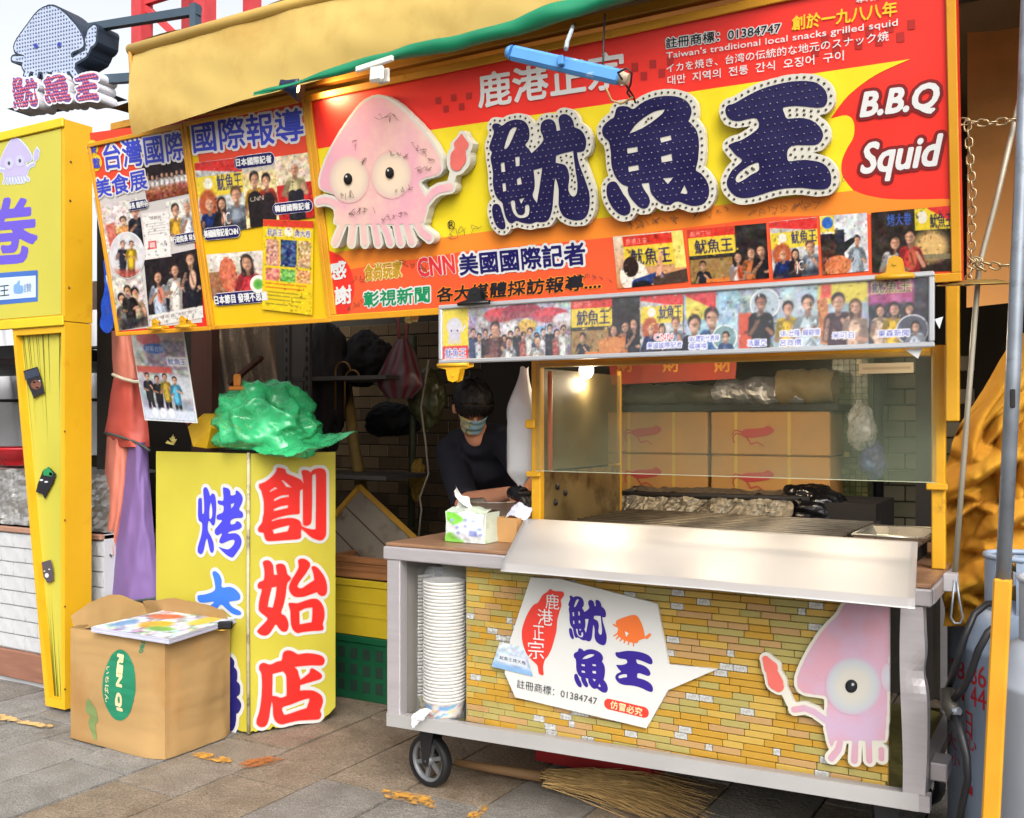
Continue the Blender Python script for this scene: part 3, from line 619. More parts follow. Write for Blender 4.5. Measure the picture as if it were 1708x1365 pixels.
ft = thing('foil_tray', 'crumpled silver foil wrap standing on the white brick counter', 'foil', (-4.5, NC + 0.1, ztop))
zf0, zf1 = ztop, atY(30, 785, NC + 0.05).z
MB().grid(crumple(lambda a, b: Vector((-5.6 + a * 1.65, NC + 0.05 + 0.02 * b, zf0 + (zf1 - zf0) * b)), 0.012, 14, 3), 110, 18, smooth=False).obj('front_face', M_foil, ft)
MB().grid(crumple(lambda a, b: Vector((-5.6 + a * 1.65, NC + 0.07 + 0.4 * b, zf1 - 0.002)), 0.01, 12, 8), 60, 14, smooth=False).obj('top_face', M_foil, ft)
rb = thing('red_basin', 'shallow red plastic basin behind the foil wrap', 'basin', (-4.5, NC + 0.3, zf1))
pz = atY(30, 770, NC + 0.25)
MB().lathe([(0.12, 0.0), (0.2, 0.09), (0.22, 0.095), (0.215, 0.085), (0.12, 0.006), (0.0, 0.006)], (pz.x - 0.02, NC + 0.3, zf1 + 0.012), 28).obj('basin_wall', pm('red_plastic', (196, 30, 40), 0.35), rb)
# roof and dim back of the neighbour
nb = MB().box((-9, 4.7, 0), (-4.43, 4.8, 2.3)).obj('neighbour_back_wall', pm('dull_wall', (92, 76, 66), 0.8, var=0.3)); tag(nb, 'dull brown wall at the back of the next stall', 'wall')
# white tarpaulin hanging behind, lit by the day
M_tarpw = pm('white_tarp', (232, 232, 236), 0.5, var=0.06, vs=3)
wt = MB().grid(lambda a, b: Vector((-9.5 + 4.05 * a, 4.3 + 0.05 * math.sin(a * 55 + 3 * b), 1.05 + 0.95 * b + 0.02 * math.sin(a * 21))), 150, 6).obj('white_tarp', M_tarpw)
tag(wt, 'white plastic sheet hanging behind the yellow pillar', 'tarpaulin')
for i, (z0, dy) in enumerate(((1.42, -0.06), (1.75, -0.1))):
    MB().tube([(-8.5, 4.22 + dy, z0 + 0.02), (-4.5, 4.22 + dy, z0)], 0.012, 6).obj('hanging_rail', M_black, wt)
MB().box((-9, 2.95, 1.60), (-4.45, 4.2, 1.66)).obj('shelf_underside', M_black, nb)
# ================================================================== traced lettering and emblem shapes (in photo pixels)
def tr(o, s, pts, k=3): return smooth_loop([(o[0] + p[0] / s, o[1] + p[1] / s) + tuple(p[2:]) for p in pts], k)
G_YOU = [tr((800, 180), 6.205, q) for q in (
    [(130, 200), (150, 165), (200, 165), (235, 185), (290, 145), (370, 122), (440, 128), (490, 165), (515, 225), (518, 300), (500, 350), (475, 385), (510, 425), (540, 470, 1), (600, 415), (660, 340), (655, 290), (632, 235), (640, 165), (680, 125), (740, 120), (785, 160), (800, 240, 1), (838, 232, 1), (825, 170), (820, 110), (850, 70), (900, 68), (945, 95), (975, 150), (985, 200), (1040, 225), (1080, 270), (1105, 340), (1100, 410), (1075, 450), (1010, 460, 1), (1030, 570), (1070, 680), (1110, 790), (1140, 900), (1140, 1010), (1120, 1100), (1070, 1155), (1000, 1165), (920, 1150), (860, 1110), (825, 1030), (820, 950), (820, 850), (805, 770), (785, 725, 1), (775, 800), (765, 930), (755, 1040), (735, 1120), (700, 1170), (640, 1185), (590, 1180), (530, 1200), (450, 1190), (380, 1170), (340, 1195), (300, 1180), (265, 1110), (245, 1020), (235, 980), (190, 940), (155, 870), (140, 780), (140, 680), (125, 580), (115, 510), (130, 460), (105, 430), (105, 390), (125, 330), (150, 250)],
    [(150, 1000), (185, 995), (215, 1020), (235, 1080), (262, 1170), (270, 1230), (245, 1258), (200, 1245), (160, 1190), (135, 1100), (133, 1035)],
    [(320, 230), (385, 205), (360, 270), (300, 400), (258, 415)], [(370, 510, 1), (415, 505, 1), (415, 600, 1), (378, 608, 1)], [(222, 570, 1), (258, 565, 1), (268, 660, 1), (228, 668, 1)], [(238, 785, 1), (270, 778, 1), (278, 860, 1), (245, 868, 1)], [(425, 715, 1), (440, 790, 1), (393, 800, 1), (388, 740, 1)], [(410, 945, 1), (468, 932, 1), (432, 995, 1)],
    [(325, 970), (365, 965), (375, 1050), (400, 1100), (440, 1110), (470, 1085), (475, 1015), (510, 1005), (518, 1070), (500, 1120), (450, 1140), (400, 1135), (355, 1090), (335, 1030)],
    [(560, 645, 1), (650, 620, 1), (625, 800), (595, 985, 1), (550, 910), (570, 840), (572, 750)],
    [(795, 495, 1), (870, 470), (970, 445, 1), (980, 540), (1000, 680), (1015, 800), (1005, 890), (970, 918), (935, 890), (920, 830), (930, 720), (915, 640), (880, 590), (790, 570, 1)])]
G_YU = [tr((995, 150), 6.205, q) for q in (
    [(195, 240), (215, 185), (265, 168), (330, 175), (380, 200), (450, 150), (520, 110), (620, 75), (740, 62), (850, 75), (930, 115), (975, 175), (985, 240), (965, 300), (950, 325, 1), (1000, 370), (1040, 430), (1060, 520), (1060, 640), (1050, 740), (1030, 830), (1080, 865), (1135, 930), (1165, 1010), (1165, 1090), (1130, 1160), (1070, 1195), (990, 1200), (920, 1180), (850, 1155), (800, 1165), (770, 1190), (700, 1185), (640, 1150), (590, 1100), (560, 1050), (545, 960, 1), (465, 970, 1), (500, 1040), (540, 1100), (555, 1160), (535, 1210), (490, 1230), (440, 1210), (390, 1160), (345, 1100), (325, 1040), (325, 1000), (270, 980), (220, 930), (180, 860), (155, 760), (150, 650), (130, 540), (90, 500), (65, 460), (60, 410), (85, 360), (140, 310), (180, 285)],
    [(160, 950), (200, 955), (235, 1000), (280, 1080), (330, 1150), (355, 1220), (340, 1280), (290, 1300), (230, 1280), (170, 1220), (125, 1140), (105, 1060), (115, 980)],
    [(340, 455, 1), (400, 370), (490, 290), (600, 225), (710, 200, 1), (680, 250), (580, 330), (470, 400)], [(660, 495, 1), (770, 470, 1), (778, 520, 1), (670, 548, 1)], [(318, 605, 1), (425, 588, 1), (430, 640, 1), (325, 662, 1)], [(668, 690, 1), (778, 662, 1), (788, 735, 1), (678, 752, 1)], [(330, 795, 1), (435, 775, 1), (442, 830, 1), (338, 850, 1)], [(685, 915, 1), (800, 905, 1), (740, 975, 1)], [(912, 985, 1), (945, 1060, 1), (930, 1080, 1), (870, 1070, 1)])]
G_WANG = [tr((1200, 120), 6.205, q) for q in (
    [(65, 380), (95, 345), (160, 325), (280, 255), (420, 185), (560, 140), (720, 105), (850, 95), (980, 105), (1060, 150), (1105, 210), (1120, 290), (1095, 350), (1040, 370), (940, 365), (800, 352), (700, 360), (660, 375), (675, 440), (705, 485), (780, 480), (870, 480), (960, 505), (1040, 570), (1075, 650), (1055, 715), (1000, 755), (900, 758), (780, 760), (725, 785), (705, 830), (705, 900), (725, 925), (800, 918), (900, 912), (1020, 930), (1100, 970), (1145, 1040), (1160, 1110), (1145, 1180), (1090, 1215), (980, 1215), (860, 1200), (700, 1205), (560, 1230), (420, 1275), (320, 1300), (230, 1305), (160, 1280), (105, 1225), (78, 1160), (95, 1085), (140, 1010), (200, 960), (235, 910), (170, 860), (120, 800), (95, 765), (140, 735), (220, 710), (300, 665), (370, 615), (410, 565), (400, 500), (360, 478), (290, 490), (200, 510), (120, 495), (75, 450)],
    [(170, 1120), (185, 1070), (250, 1010), (330, 960), (400, 938), (413, 975), (405, 1025), (330, 1065), (250, 1120), (195, 1145)])]
G_CHUANG = [tr((420, 770), 9.1, q) for q in (
    [(380, 100), (440, 100), (505, 125), (525, 180), (640, 230), (740, 280), (780, 335, 1), (770, 240), (752, 150), (800, 130), (860, 145), (885, 170), (930, 125), (1010, 105), (1085, 115), (1120, 170), (1125, 300), (1125, 700), (1125, 1050), (1110, 1140), (1060, 1190), (1000, 1190), (900, 1150), (820, 1080), (750, 1020, 1), (740, 1080), (745, 1130), (720, 1170), (600, 1185), (400, 1200), (250, 1205), (205, 1180), (185, 1120), (170, 1080), (110, 1070), (90, 1030), (110, 980), (150, 930), (165, 850), (180, 760), (180, 640), (165, 540), (150, 480), (140, 440), (110, 400), (110, 345), (180, 320), (270, 260), (340, 190), (370, 140)],
    [(270, 440, 1), (350, 385, 1), (385, 410, 1), (270, 465, 1)], [(445, 290, 1), (470, 280, 1), (560, 355), (605, 395, 1), (520, 385), (490, 345)], [(330, 570, 1), (440, 515), (555, 505, 1), (560, 540, 1), (450, 555), (340, 605, 1)], [(330, 720, 1), (430, 680), (550, 660, 1), (545, 705, 1), (440, 730), (330, 755, 1)],
    [(295, 890, 1), (400, 845), (560, 810), (700, 795), (722, 770), (720, 640), (725, 440, 1), (772, 415, 1), (772, 700), (775, 940), (800, 970), (850, 970), (895, 930), (905, 800), (910, 500), (910, 230), (940, 195), (970, 220), (970, 600), (965, 960), (955, 1030), (850, 1020), (770, 990), (748, 970), (735, 920), (690, 880), (600, 858), (500, 865), (400, 880), (305, 910, 1)],
    [(310, 1035, 1), (420, 1000), (560, 965, 1), (570, 985, 1), (540, 1060, 1), (440, 1080), (330, 1100, 1)])]
G_SHI = [tr((420, 925), 9.1, q) for q in (
    [(165, 120), (210, 90), (270, 100), (315, 160), (325, 240), (330, 310, 1), (385, 310, 1), (365, 200), (370, 155), (430, 140), (490, 160), (520, 230), (535, 300), (580, 340), (582, 380), (530, 440), (510, 600), (480, 750), (440, 890), (500, 930), (545, 1020), (550, 1100), (520, 1165), (460, 1165), (410, 1120), (360, 1060), (310, 1130), (260, 1200), (200, 1230), (130, 1215), (80, 1170), (120, 1110), (190, 1040), (235, 970), (170, 910), (115, 860), (100, 800), (120, 660), (150, 530), (100, 515), (85, 470), (110, 420), (175, 390), (190, 300), (180, 200)],
    [(300, 500, 1), (375, 485, 1), (355, 640), (315, 810, 1), (235, 795, 1), (260, 650)],
    [(700, 95), (740, 65), (810, 75), (870, 120), (880, 170), (850, 230), (790, 320), (720, 410), (690, 470), (700, 505), (760, 510), (850, 450), (945, 390, 1), (930, 290), (905, 200), (935, 175), (990, 200), (1060, 280), (1110, 370), (1135, 470), (1135, 560), (1110, 615), (1060, 630), (1020, 610), (985, 570, 1), (900, 600), (780, 640), (680, 645), (610, 615), (570, 550), (562, 480), (600, 390), (660, 290), (710, 190)],
    [(555, 750), (600, 735), (690, 740), (800, 705), (900, 675), (990, 680), (1060, 750), (1095, 850), (1095, 960), (1070, 1060), (1085, 1110), (1060, 1150), (900, 1160), (770, 1175), (690, 1190), (630, 1150), (595, 1070), (585, 950), (580, 850)],
    [(715, 860, 1), (810, 815), (915, 800, 1), (915, 920), (905, 1030, 1), (810, 1045), (720, 1065, 1)])]
G_DIAN = [tr((420, 1080), 9.1, q) for q in (
    [(470, 90), (520, 50), (580, 50), (640, 75), (700, 105), (800, 90), (900, 92), (1000, 110), (1070, 140), (1100, 190), (1090, 240), (1050, 270), (900, 270), (760, 280), (640, 295, 1), (690, 350), (710, 430), (735, 490, 1), (820, 430), (870, 380), (885, 330), (920, 320), (990, 360), (1050, 410), (1060, 450), (1020, 485), (900, 520), (730, 570, 1), (725, 655, 1), (820, 650), (920, 655), (1000, 690), (1055, 740), (1075, 820), (1050, 910), (1030, 960), (1050, 1010), (1040, 1060), (1000, 1090), (850, 1100), (700, 1110), (560, 1140), (460, 1165), (390, 1145), (340, 1090), (320, 1000), (315, 880), (300, 820, 1), (280, 900), (265, 1020), (240, 1130), (200, 1195), (130, 1205), (75, 1170), (70, 1100), (110, 980), (135, 830), (150, 650), (150, 480), (140, 390), (110, 330), (110, 280), (150, 240), (200, 240), (280, 260), (380, 215), (450, 195)],
    [(310, 400, 1), (470, 360, 1), (515, 420), (525, 560), (525, 735, 1), (440, 765), (380, 745), (305, 735, 1)], [(460, 910), (600, 860), (750, 800), (860, 770, 1), (870, 800), (830, 920, 1), (700, 960), (560, 1010), (490, 1020), (465, 980)])]
G_KAO = [tr((320, 800), 6.82, q) for q in (
    [(80, 230), (100, 210), (120, 225), (125, 380), (145, 370), (145, 250), (135, 130), (150, 90), (180, 95), (205, 150), (215, 185), (235, 160), (260, 165), (275, 200), (284, 300), (280, 400), (265, 510), (235, 515), (205, 470), (190, 500), (190, 580), (220, 640), (250, 710), (258, 790), (240, 835), (215, 815), (195, 740), (180, 670), (160, 720), (145, 790), (125, 840), (95, 845), (72, 815), (80, 750), (110, 650), (125, 560), (120, 490), (90, 470), (78, 420), (78, 330)],
    [(208, 330), (222, 260), (238, 330), (236, 420), (212, 450), (204, 400)],
    [(360, 100), (385, 92), (425, 105), (445, 140), (450, 180), (500, 170), (505, 130), (530, 130), (570, 170), (585, 220), (570, 280), (545, 340), (580, 370), (590, 410), (570, 435), (500, 440), (450, 465), (450, 510), (500, 500), (510, 475), (545, 480), (570, 510), (570, 545), (530, 570), (440, 590), (420, 615), (500, 610), (550, 640), (572, 700), (555, 770), (510, 840), (470, 885), (430, 875), (380, 840), (330, 790), (310, 765), (370, 785), (430, 790), (480, 740), (490, 690), (440, 690), (360, 725), (325, 720), (320, 690), (350, 610), (300, 635), (270, 615), (270, 570), (310, 520), (350, 465), (300, 455), (288, 430), (300, 400), (360, 370), (365, 300), (320, 285), (300, 260), (310, 235), (365, 235)],
    [(450, 280, 1), (490, 265, 1), (480, 300, 1), (455, 330, 1)])]
G_DA = [tr((320, 800), 6.82, [(240, 1060), (270, 1040), (315, 1075), (345, 1140), (350, 1225), (440, 1220), (510, 1255), (558, 1320), (540, 1370), (450, 1385), (430, 1400), (470, 1450), (560, 1500), (555, 1540), (480, 1530), (400, 1470), (340, 1420), (290, 1470), (200, 1540), (120, 1560), (90, 1530), (180, 1460), (260, 1390), (150, 1400), (90, 1390), (70, 1350), (80, 1315), (160, 1305), (260, 1265), (270, 1200), (255, 1120)])]
def to_local(F, loops, z=0.0): return [[tuple(F.loc(u, v, z)) for u, v in l] for l in loops]
def unit(loops):
    """the same shape in a unit box, y up, origin at its centre"""
    P = np.array([p for l in loops for p in l]); lo, hi = P.min(0), P.max(0); c = (lo + hi) / 2; s = hi - lo
    return [[((x - c[0]) / s[0], -(y - c[1]) / s[1]) for x, y in l] for l in loops]
def unskew(loops, k):   # the strokes were seen on a board whose rows climb to the right
    return [[(x, y + k * x) for x, y in l] for l in loops]
U3 = [unit(unskew(g, 0.12)) for g in (G_YOU, G_YU, G_WANG)]
def fit(loops, F, quad, z=0.0):
    """unit shape into a photo-pixel quad (tl, tr, br, bl) on frame F"""
    tl, tr_, br, bl = [F.loc(u, v, z) for u, v in quad]; out = []
    for l in loops:
        q = []
        for x, y in l:
            s, t = x + 0.5, 0.5 - y; p = (tl * (1 - s) + tr_ * s) * (1 - t) + (bl * (1 - s) + br * s) * t; q.append((p.x, p.y))
        out.append(q)
    return out
def mixed(polys, strokes, d=0.0, px=None):
    """outline (grown by d) of polygons plus round strokes [(x, y, r), ...]"""
    pts = [p for l in polys for p in l] + [q for s in strokes for p in s for q in ((p[0] - p[2], p[1] - p[2]), (p[0] + p[2], p[1] + p[2]))]
    P = np.array([q[:2] for q in pts]); px = px or max(np.ptp(P, axis=0)) / 170.0; pad = d + px * 5
    lo = P.min(0) - pad; hi = P.max(0) + pad; W, H = [int(math.ceil(q)) + 1 for q in (hi - lo) / px]
    D = np.full((H, W), 1e3)
    for l in polys:
        V, T = fill([l]); M, l2 = raster_tris(np.array(V), T, px, d + px * 4); S = sdf(M, int(d / px) + 4)
        ox, oy = np.round((l2 - lo) / px).astype(int); y0, x0 = max(0, oy), max(0, ox); y1, x1 = min(H, oy + S.shape[0]), min(W, ox + S.shape[1])
        D[y0:y1, x0:x1] = np.minimum(D[y0:y1, x0:x1], S[y0 - oy:y1 - oy, x0 - ox:x1 - ox])
    Y, X = np.mgrid[0:H, 0:W].astype(float); X = X * px + lo[0]; Y = Y * px + lo[1]
    for s in strokes:
        for (ax, ay, ar), (bx, by, br) in zip(s[:-1], s[1:]):
            dx, dy = bx - ax, by - ay; t = np.clip(((X - ax) * dx + (Y - ay) * dy) / (dx * dx + dy * dy + 1e-12), 0, 1)
            D = np.minimum(D, (np.hypot(X - ax - t * dx, Y - ay - t * dy) - (ar + (br - ar) * t)) / px)
    return [[(x * px + lo[0], y * px + lo[1]) for x, y in l] for l in contour(D, d / px)]
# the squid emblem: body, arms, legs and the skewered squid it holds
def zm(o, s, pts): return [(o[0] + p[0] / s, o[1] + p[1] / s) + ((p[2] / s,) if len(p) > 2 else ()) for p in pts]
SQ = dict(o=(515, 145), s=4.873)
SQ_BODY = smooth_loop(zm(SQ['o'], SQ['s'], [(545, 88), (640, 105), (760, 190), (880, 310), (980, 430), (1050, 540), (1080, 630), (1075, 690), (1020, 720), (920, 750), (898, 790), (930, 850), (960, 920), (962, 1000), (940, 1070), (900, 1110), (560, 1115), (240, 1115), (222, 1060), (215, 980), (240, 930), (250, 880), (170, 850), (110, 830), (90, 780), (110, 690), (160, 560), (240, 410), (340, 260), (440, 140)]), 3)
SQ_ARMS = [zm(SQ['o'], SQ['s'], q) for q in ([(75, 935, 20), (130, 920, 22), (190, 935, 24), (240, 970, 26)], [(950, 940, 22), (1010, 862, 24), (1060, 832, 24), (1150, 815, 24)])]
SQ_LEGS = [zm(SQ['o'], SQ['s'], q) for q in ([(275, 1120, 20), (215, 1265, 22)], [(362, 1120, 20), (345, 1270, 22)], [(445, 1120, 20), (455, 1270, 22)], [(535, 1120, 20), (562, 1270, 22)], [(600, 1120, 20), (635, 1180, 20), (662, 1265, 22)], [(715, 1120, 20), (747, 1265, 22)], [(795, 1120, 20), (838, 1260, 22)], [(880, 1110, 22), (920, 1180, 22), (978, 1225, 24)])]
SQ_MINI = [zm(SQ['o'], SQ['s'], q) for q in ([(1245, 396, 12), (1243, 458, 66)], [(1238, 500, 46), (1218, 580, 72), (1205, 620, 58)], [(1180, 680, 9), (1150, 790, 9)])]
HQ = dict(o=(1240, 1000), s=4.708)
HQ_BODY = smooth_loop(zm(HQ['o'], HQ['s'], [(850, 40), (740, 130), (640, 230), (540, 370), (470, 500), (430, 600), (425, 680), (470, 730), (560, 750), (650, 762), (662, 830), (650, 960), (660, 1050), (720, 1108)]) , 3)[:-3] + zm(HQ['o'], HQ['s'], [(720, 1108), (1112, 1108), (1128, 900), (1145, 400), (1158, 20)])
HQ_STR = [zm(HQ['o'], HQ['s'], q) for q in ([(650, 950, 26), (560, 885, 26), (480, 853, 26), (400, 865, 26)], [(370, 820, 9), (318, 710, 9)], [(760, 1120, 24), (745, 1180, 26), (692, 1245, 28)], [(880, 1110, 24), (872, 1265, 26)], [(985, 1110, 24), (990, 1265, 24)], [(1085, 1180, 22), (1085, 1250, 22)])]
HQ_MINI = [zm(HQ['o'], HQ['s'], q) for q in ([(178, 470, 30), (215, 530, 62)], [(222, 560, 48), (255, 650, 66), (275, 680, 48)])]
def scribble(F, parent, u0, v0, u1, v1, n, seed, m, z=0.004, wpx=0.9):
    """an autograph: n looping pen strokes between two pixels"""
    r = random.Random(seed); b = MB(); h = 14 + abs(v1 - v0) * 0.0
    for i in range(n):
        c = ((u0 + (u1 - u0) * (i + 0.5) / n), (v0 + (v1 - v0) * (i + 0.5) / n)); st = (u1 - u0) / n if n else 10
        for _ in range(r.choice((1, 2, 2))):
            k = r.choice((3, 4, 5)); P = [(c[0] + r.uniform(-0.5, 0.5) * abs(st), c[1] + r.uniform(-0.5, 0.5) * max(abs(st) * 1.1, 9)) for _ in range(k)]
            Q = []
            for j in range(k - 1):
                for q in range(6):
                    t = q / 6; p0, p1, p2, p3 = P[max(j - 1, 0)], P[j], P[j + 1], P[min(j + 2, k - 1)]
                    Q.append(tuple(0.5 * (2 * p1[e] + (p2[e] - p0[e]) * t + (2 * p0[e] - 5 * p1[e] + 4 * p2[e] - p3[e]) * t * t + (3 * p1[e] - p0[e] - 3 * p2[e] + p3[e]) * t ** 3) for e in (0, 1)))
            L = [F.loc(x, y, z) for x, y in Q]; hw = (F.loc(c[0] + wpx, c[1]) - F.loc(c[0], c[1])).length / 2
            for a, c2 in zip(L[:-1], L[1:]):
                d = c2 - a
                if d.length < 1e-5: continue
                nn = Vector((-d.y, d.x)).normalized() * hw
                b.add([(a.x + nn.x, a.y + nn.y, z), (a.x - nn.x, a.y - nn.y, z), (c2.x - nn.x, c2.y - nn.y, z), (c2.x + nn.x, c2.y + nn.y, z)], [(0, 1, 2, 3)])
    return b.obj('autograph', m, parent)
def radial_disc(F, parent, name, c, rx, ry, stops, m, z, dome=0.0, n=40, clip=None):
    """a disc whose print runs through colour stops from its centre outwards"""
    rings = 10; V = []; C = []; cl = F.loc(*c)
    ex = (F.loc(c[0] + rx, c[1]) - cl); ey = (F.loc(c[0], c[1] - ry) - cl)
    for i in range(rings + 1):
        t = i / rings
        for k in range(len(stops) - 1):
            if stops[k][0] <= t <= stops[k + 1][0]: f = (t - stops[k][0]) / (stops[k + 1][0] - stops[k][0] + 1e-9); col = [stops[k][1][q] * (1 - f) + stops[k + 1][1][q] * f for q in range(3)]; break
        for j in range(n):
            a = 2 * math.pi * j / n; p = cl + ex * (math.cos(a) * t) + ey * (math.sin(a) * t)
            if clip is not None: p.x = min(p.x, clip)
            V.append((p.x, p.y, z + dome * (1 - t * t))); C.append(lin(col) + (1,))
    F_ = [(i * n + j, (i + 1) * n + j, (i + 1) * n + (j + 1) % n, i * n + (j + 1) % n) for i in range(rings) for j in range(n)]
    b = MB().add(V, F_, True); me = b.mesh(name); at = me.color_attributes.new('Col', 'FLOAT_COLOR', 'POINT'); at.data.foreach_set('color', np.array(C, np.float32).ravel())
    return link_mesh(name, me, m, parent)
M_print = attr_mat('print', 0.38, spec=0.35); M_printg = attr_mat('gloss_print', 0.3, spec=0.5)
# ================================================================== the stall's main sign
YB = 2.70
SGN = Frame((-1.8, YB, CAM_H + 0.129 * YB), (1, 0, 0), (0, -0.05 * YB, 0.742))
M_frame = pm('yellow_frame', (222, 156, 30), 0.45, var=0.12, vs=5, rgb2=(168, 108, 30), f2=0.62, s2=9)
M_sred = pm('sign_red', (244, 52, 40), 0.36, var=0.04, vs=3)
M_syel = pm('sign_yellow', (238, 214, 34), 0.36, var=0.04, vs=3)
M_sora = pm('sign_orange', (250, 142, 46), 0.36, var=0.04, vs=3)
M_sor2 = pm('sign_vermilion', (248, 92, 50), 0.36, var=0.04, vs=3)
M_sdk = pm('sign_dark_red', (176, 40, 34), 0.36, var=0.04)
M_swh = pm('sign_white', (222, 222, 220), 0.38, var=0.03)
M_blue = pm('letter_blue', (26, 20, 92), 0.36, var=0.06)
M_blue2 = pm('letter_bright_blue', (62, 74, 196), 0.36, var=0.04)
M_gold = pm('letter_yellow', (240, 196, 40), 0.38, var=0.03)
M_green = pm('letter_green', (20, 140, 86), 0.38, var=0.03)
M_pen = pm('marker_pen', (40, 32, 30), 0.6, var=0.1)
M_pen2 = pm('marker_pen_worn', (96, 70, 62), 0.6, var=0.1)
L = SGN.loc
def framed(name, label, x0, x1, y0, y1, base, fw=0.022, th=0.05):
    t = board_thing(name, label, 'sign', SGN)
    MB().box((x0, y0, -th), (x1, y1, 0)).obj('panel', base, t)
    for a, b in (((x0, y0), (x1, y0 + fw)), ((x0, y1 - fw), (x1, y1))): MB().box((a[0], a[1], 0.0004), (b[0], b[1], 0.012), bev=0.002).obj('frame_rail', M_frame, t)
    for a, b in (((x0, y0 + fw), (x0 + fw, y1 - fw)), ((x1 - fw, y0 + fw), (x1, y1 - fw))): MB().box((a[0], a[1], 0.0004), (b[0], b[1], 0.0115), bev=0.002).obj('frame_stile', M_frame, t)
    return t
xs0 = (L(516, 160).x + L(551, 530).x) / 2; xs1 = (L(1592, 0).x + L(1607, 460).x) / 2; yt = L(900, 88).y; 
yt = (L(530, 146).y + L(1280, 8).y) / 2
main = framed('main_sign', 'large red and yellow stall signboard with raised dark blue characters', xs0, xs1, -0.004, yt, M_sred)
fw = 0.022; IX0, IX1, IY0, IY1 = xs0 + fw, xs1 - fw, fw - 0.004, yt - fw
def clampx(l): return [(min(max(x, IX0), IX1), min(max(y, IY0), IY1)) for x, y in l]
def zone(name, px, m, z, k=0, parent=None):
    l = [tuple(L(u, v)) for u, v in px]; l = clampx(l); l = l if ncheck(l) > 0 else l[::-1]
    return sheet(name, [l], m, parent or main, z)
def curve(px, k=5): # open curve
    o = []
    for i in range(len(px) - 1):
        p0, p1, p2, p3 = px[max(i - 1, 0)], px[i], px[i + 1], px[min(i + 2, len(px) - 1)]
        for j in range(k):
            t = j / k; o.append(tuple(0.5 * (2 * p1[e] + (p2[e] - p0[e]) * t + (2 * p0[e] - 5 * p1[e] + 4 * p2[e] - p3[e]) * t * t + (3 * p1[e] - p0[e] - 3 * p2[e] + p3[e]) * t ** 3) for e in (0, 1)))
    return o + [px[-1]]
zone('yellow_band', [(500, 254), (720, 217), (1000, 176), (1290, 133), (1518, 99)] + curve([(1518, 99), (1460, 126), (1415, 160), (1386, 198)]) + curve([(1386, 198), (1412, 193), (1424, 204), (1424, 228), (1412, 250), (1404, 272), (1406, 295), (1425, 320)]) + [(1425, 330), (985, 380), (500, 440)], M_syel, 0.0015)
zone('orange_band', [(500, 428), (814, 386), (985, 366), (1389, 322)] + curve([(1425, 318), (1450, 327), (1500, 333), (1612, 331)]) + [(1612, 480), (500, 560)], M_sora, 0.0025)
zone('vermilion_band', [(500, 460), (587, 449), (766, 421), (1022, 396), (1290, 362), (1612, 352), (1612, 480), (500, 560)], M_sor2, 0.0035)
zone('red_disc', curve([(530, 412), (550, 418), (575, 432), (588, 456), (592, 485), (586, 510), (578, 535)]) + [(530, 535)], M_sred, 0.0045)
for u, v, s_ in [(731, 168, 9), (744, 182, 9), (757, 163, 9), (770, 178, 9), (782, 160, 9), (1059, 112, 11), (1074, 127, 11), (1089, 107, 11), (1104, 122, 11), (1118, 102, 11), (1520, 41, 13), (1502, 62, 13), (1484, 46, 13), (1466, 68, 13), (1432, 74, 13), (1450, 52, 13), (1395, 80, 13), (1412, 60, 13), (1360, 86, 13), (1376, 66, 13)]:
    zone('check_mark', [(u - s_ * 0.5, v - s_ * 0.55), (u + s_ * 0.5, v - s_ * 0.65), (u + s_ * 0.55, v + s_ * 0.6), (u - s_ * 0.45, v + s_ * 0.7)], M_sdk, 0.0016)
letter(SGN, main, '鹿港正宗', (797, 153), (1043, 114), 62, M_swh, 0.0025, bold=0.03, res=90)
letter(SGN, main, '註冊商標：01384747', (1111, 73), (1303, 46), 19, M_ink, 0.0025, bold=0.02, border=0.09, bm=M_swh)
letter(SGN, main, '創於一九八八年', (1321, 40), (1497, 14), 26, M_gold, 0.0025, bold=0.03)
letter(SGN, main, '專利證', (1428, 1), (1472, -6), 11, M_swh, 0.0025, bold=0.01)
letter(SGN, main, "Taiwan's traditional local snacks grilled squid", (1112, 95), (1498, 39), 15, M_swh, 0.0025, bold=0.012, res=48)
letter(SGN, main, 'イカを焼き、台湾の伝統的な地元のスナック焼', (1112, 115), (1483, 60), 16, M_swh, 0.0025, bold=0.01, res=48)
letter(SGN, main, '대만  지역의  전통  간식  오징어  구이', (1114, 135), (1408, 93), 16, M_swh, 0.0025, bold=0.015, res=48)
M_sbr = pm('sign_maroon', (124, 24, 26), 0.4, var=0.04)
letter(SGN, main, 'B.B.Q', (1437, 179), (1567, 162), 52, M_swh, 0.0025, bold=0.045, border=0.11, bm=M_sbr, shear=0.22, res=90)
letter(SGN, main, 'Squid', (1437, 273), (1567, 258), 70, M_swh, 0.0025, bold=0.03, border=0.08, bm=M_sbr, shear=0.22, res=100)
letter(SGN, main, '感', (551, 453), (580, 449), 31, M_swh, 0.0055, bold=0.035, shear=0.15)
letter(SGN, main, '謝', (560, 494), (589, 490), 31, M_swh, 0.0055, bold=0.035, shear=0.15)
letter(SGN, main, '食尚玩家', (609, 456), (672, 448), 29, pm('logo_gold', (196, 150, 40), 0.4), 0.005, bold=0.03, border=0.05, bm=pm('logo_cream', (240, 220, 150), 0.4), shear=0.15)
M_cnn = pm('logo_red', (222, 50, 60), 0.4); M_cnw = pm('logo_pink', (245, 200, 190), 0.4)
letter(SGN, main, 'CNN', (698, 447), (760, 440), 33, M_cnn, 0.005, bold=0.035, border=0.045, bm=M_cnw)
letter(SGN, main, '美國國際記者', (767, 442), (978, 422), 38, M_blue, 0.005, bold=0.03, border=0.10, bm=M_swh, res=80)
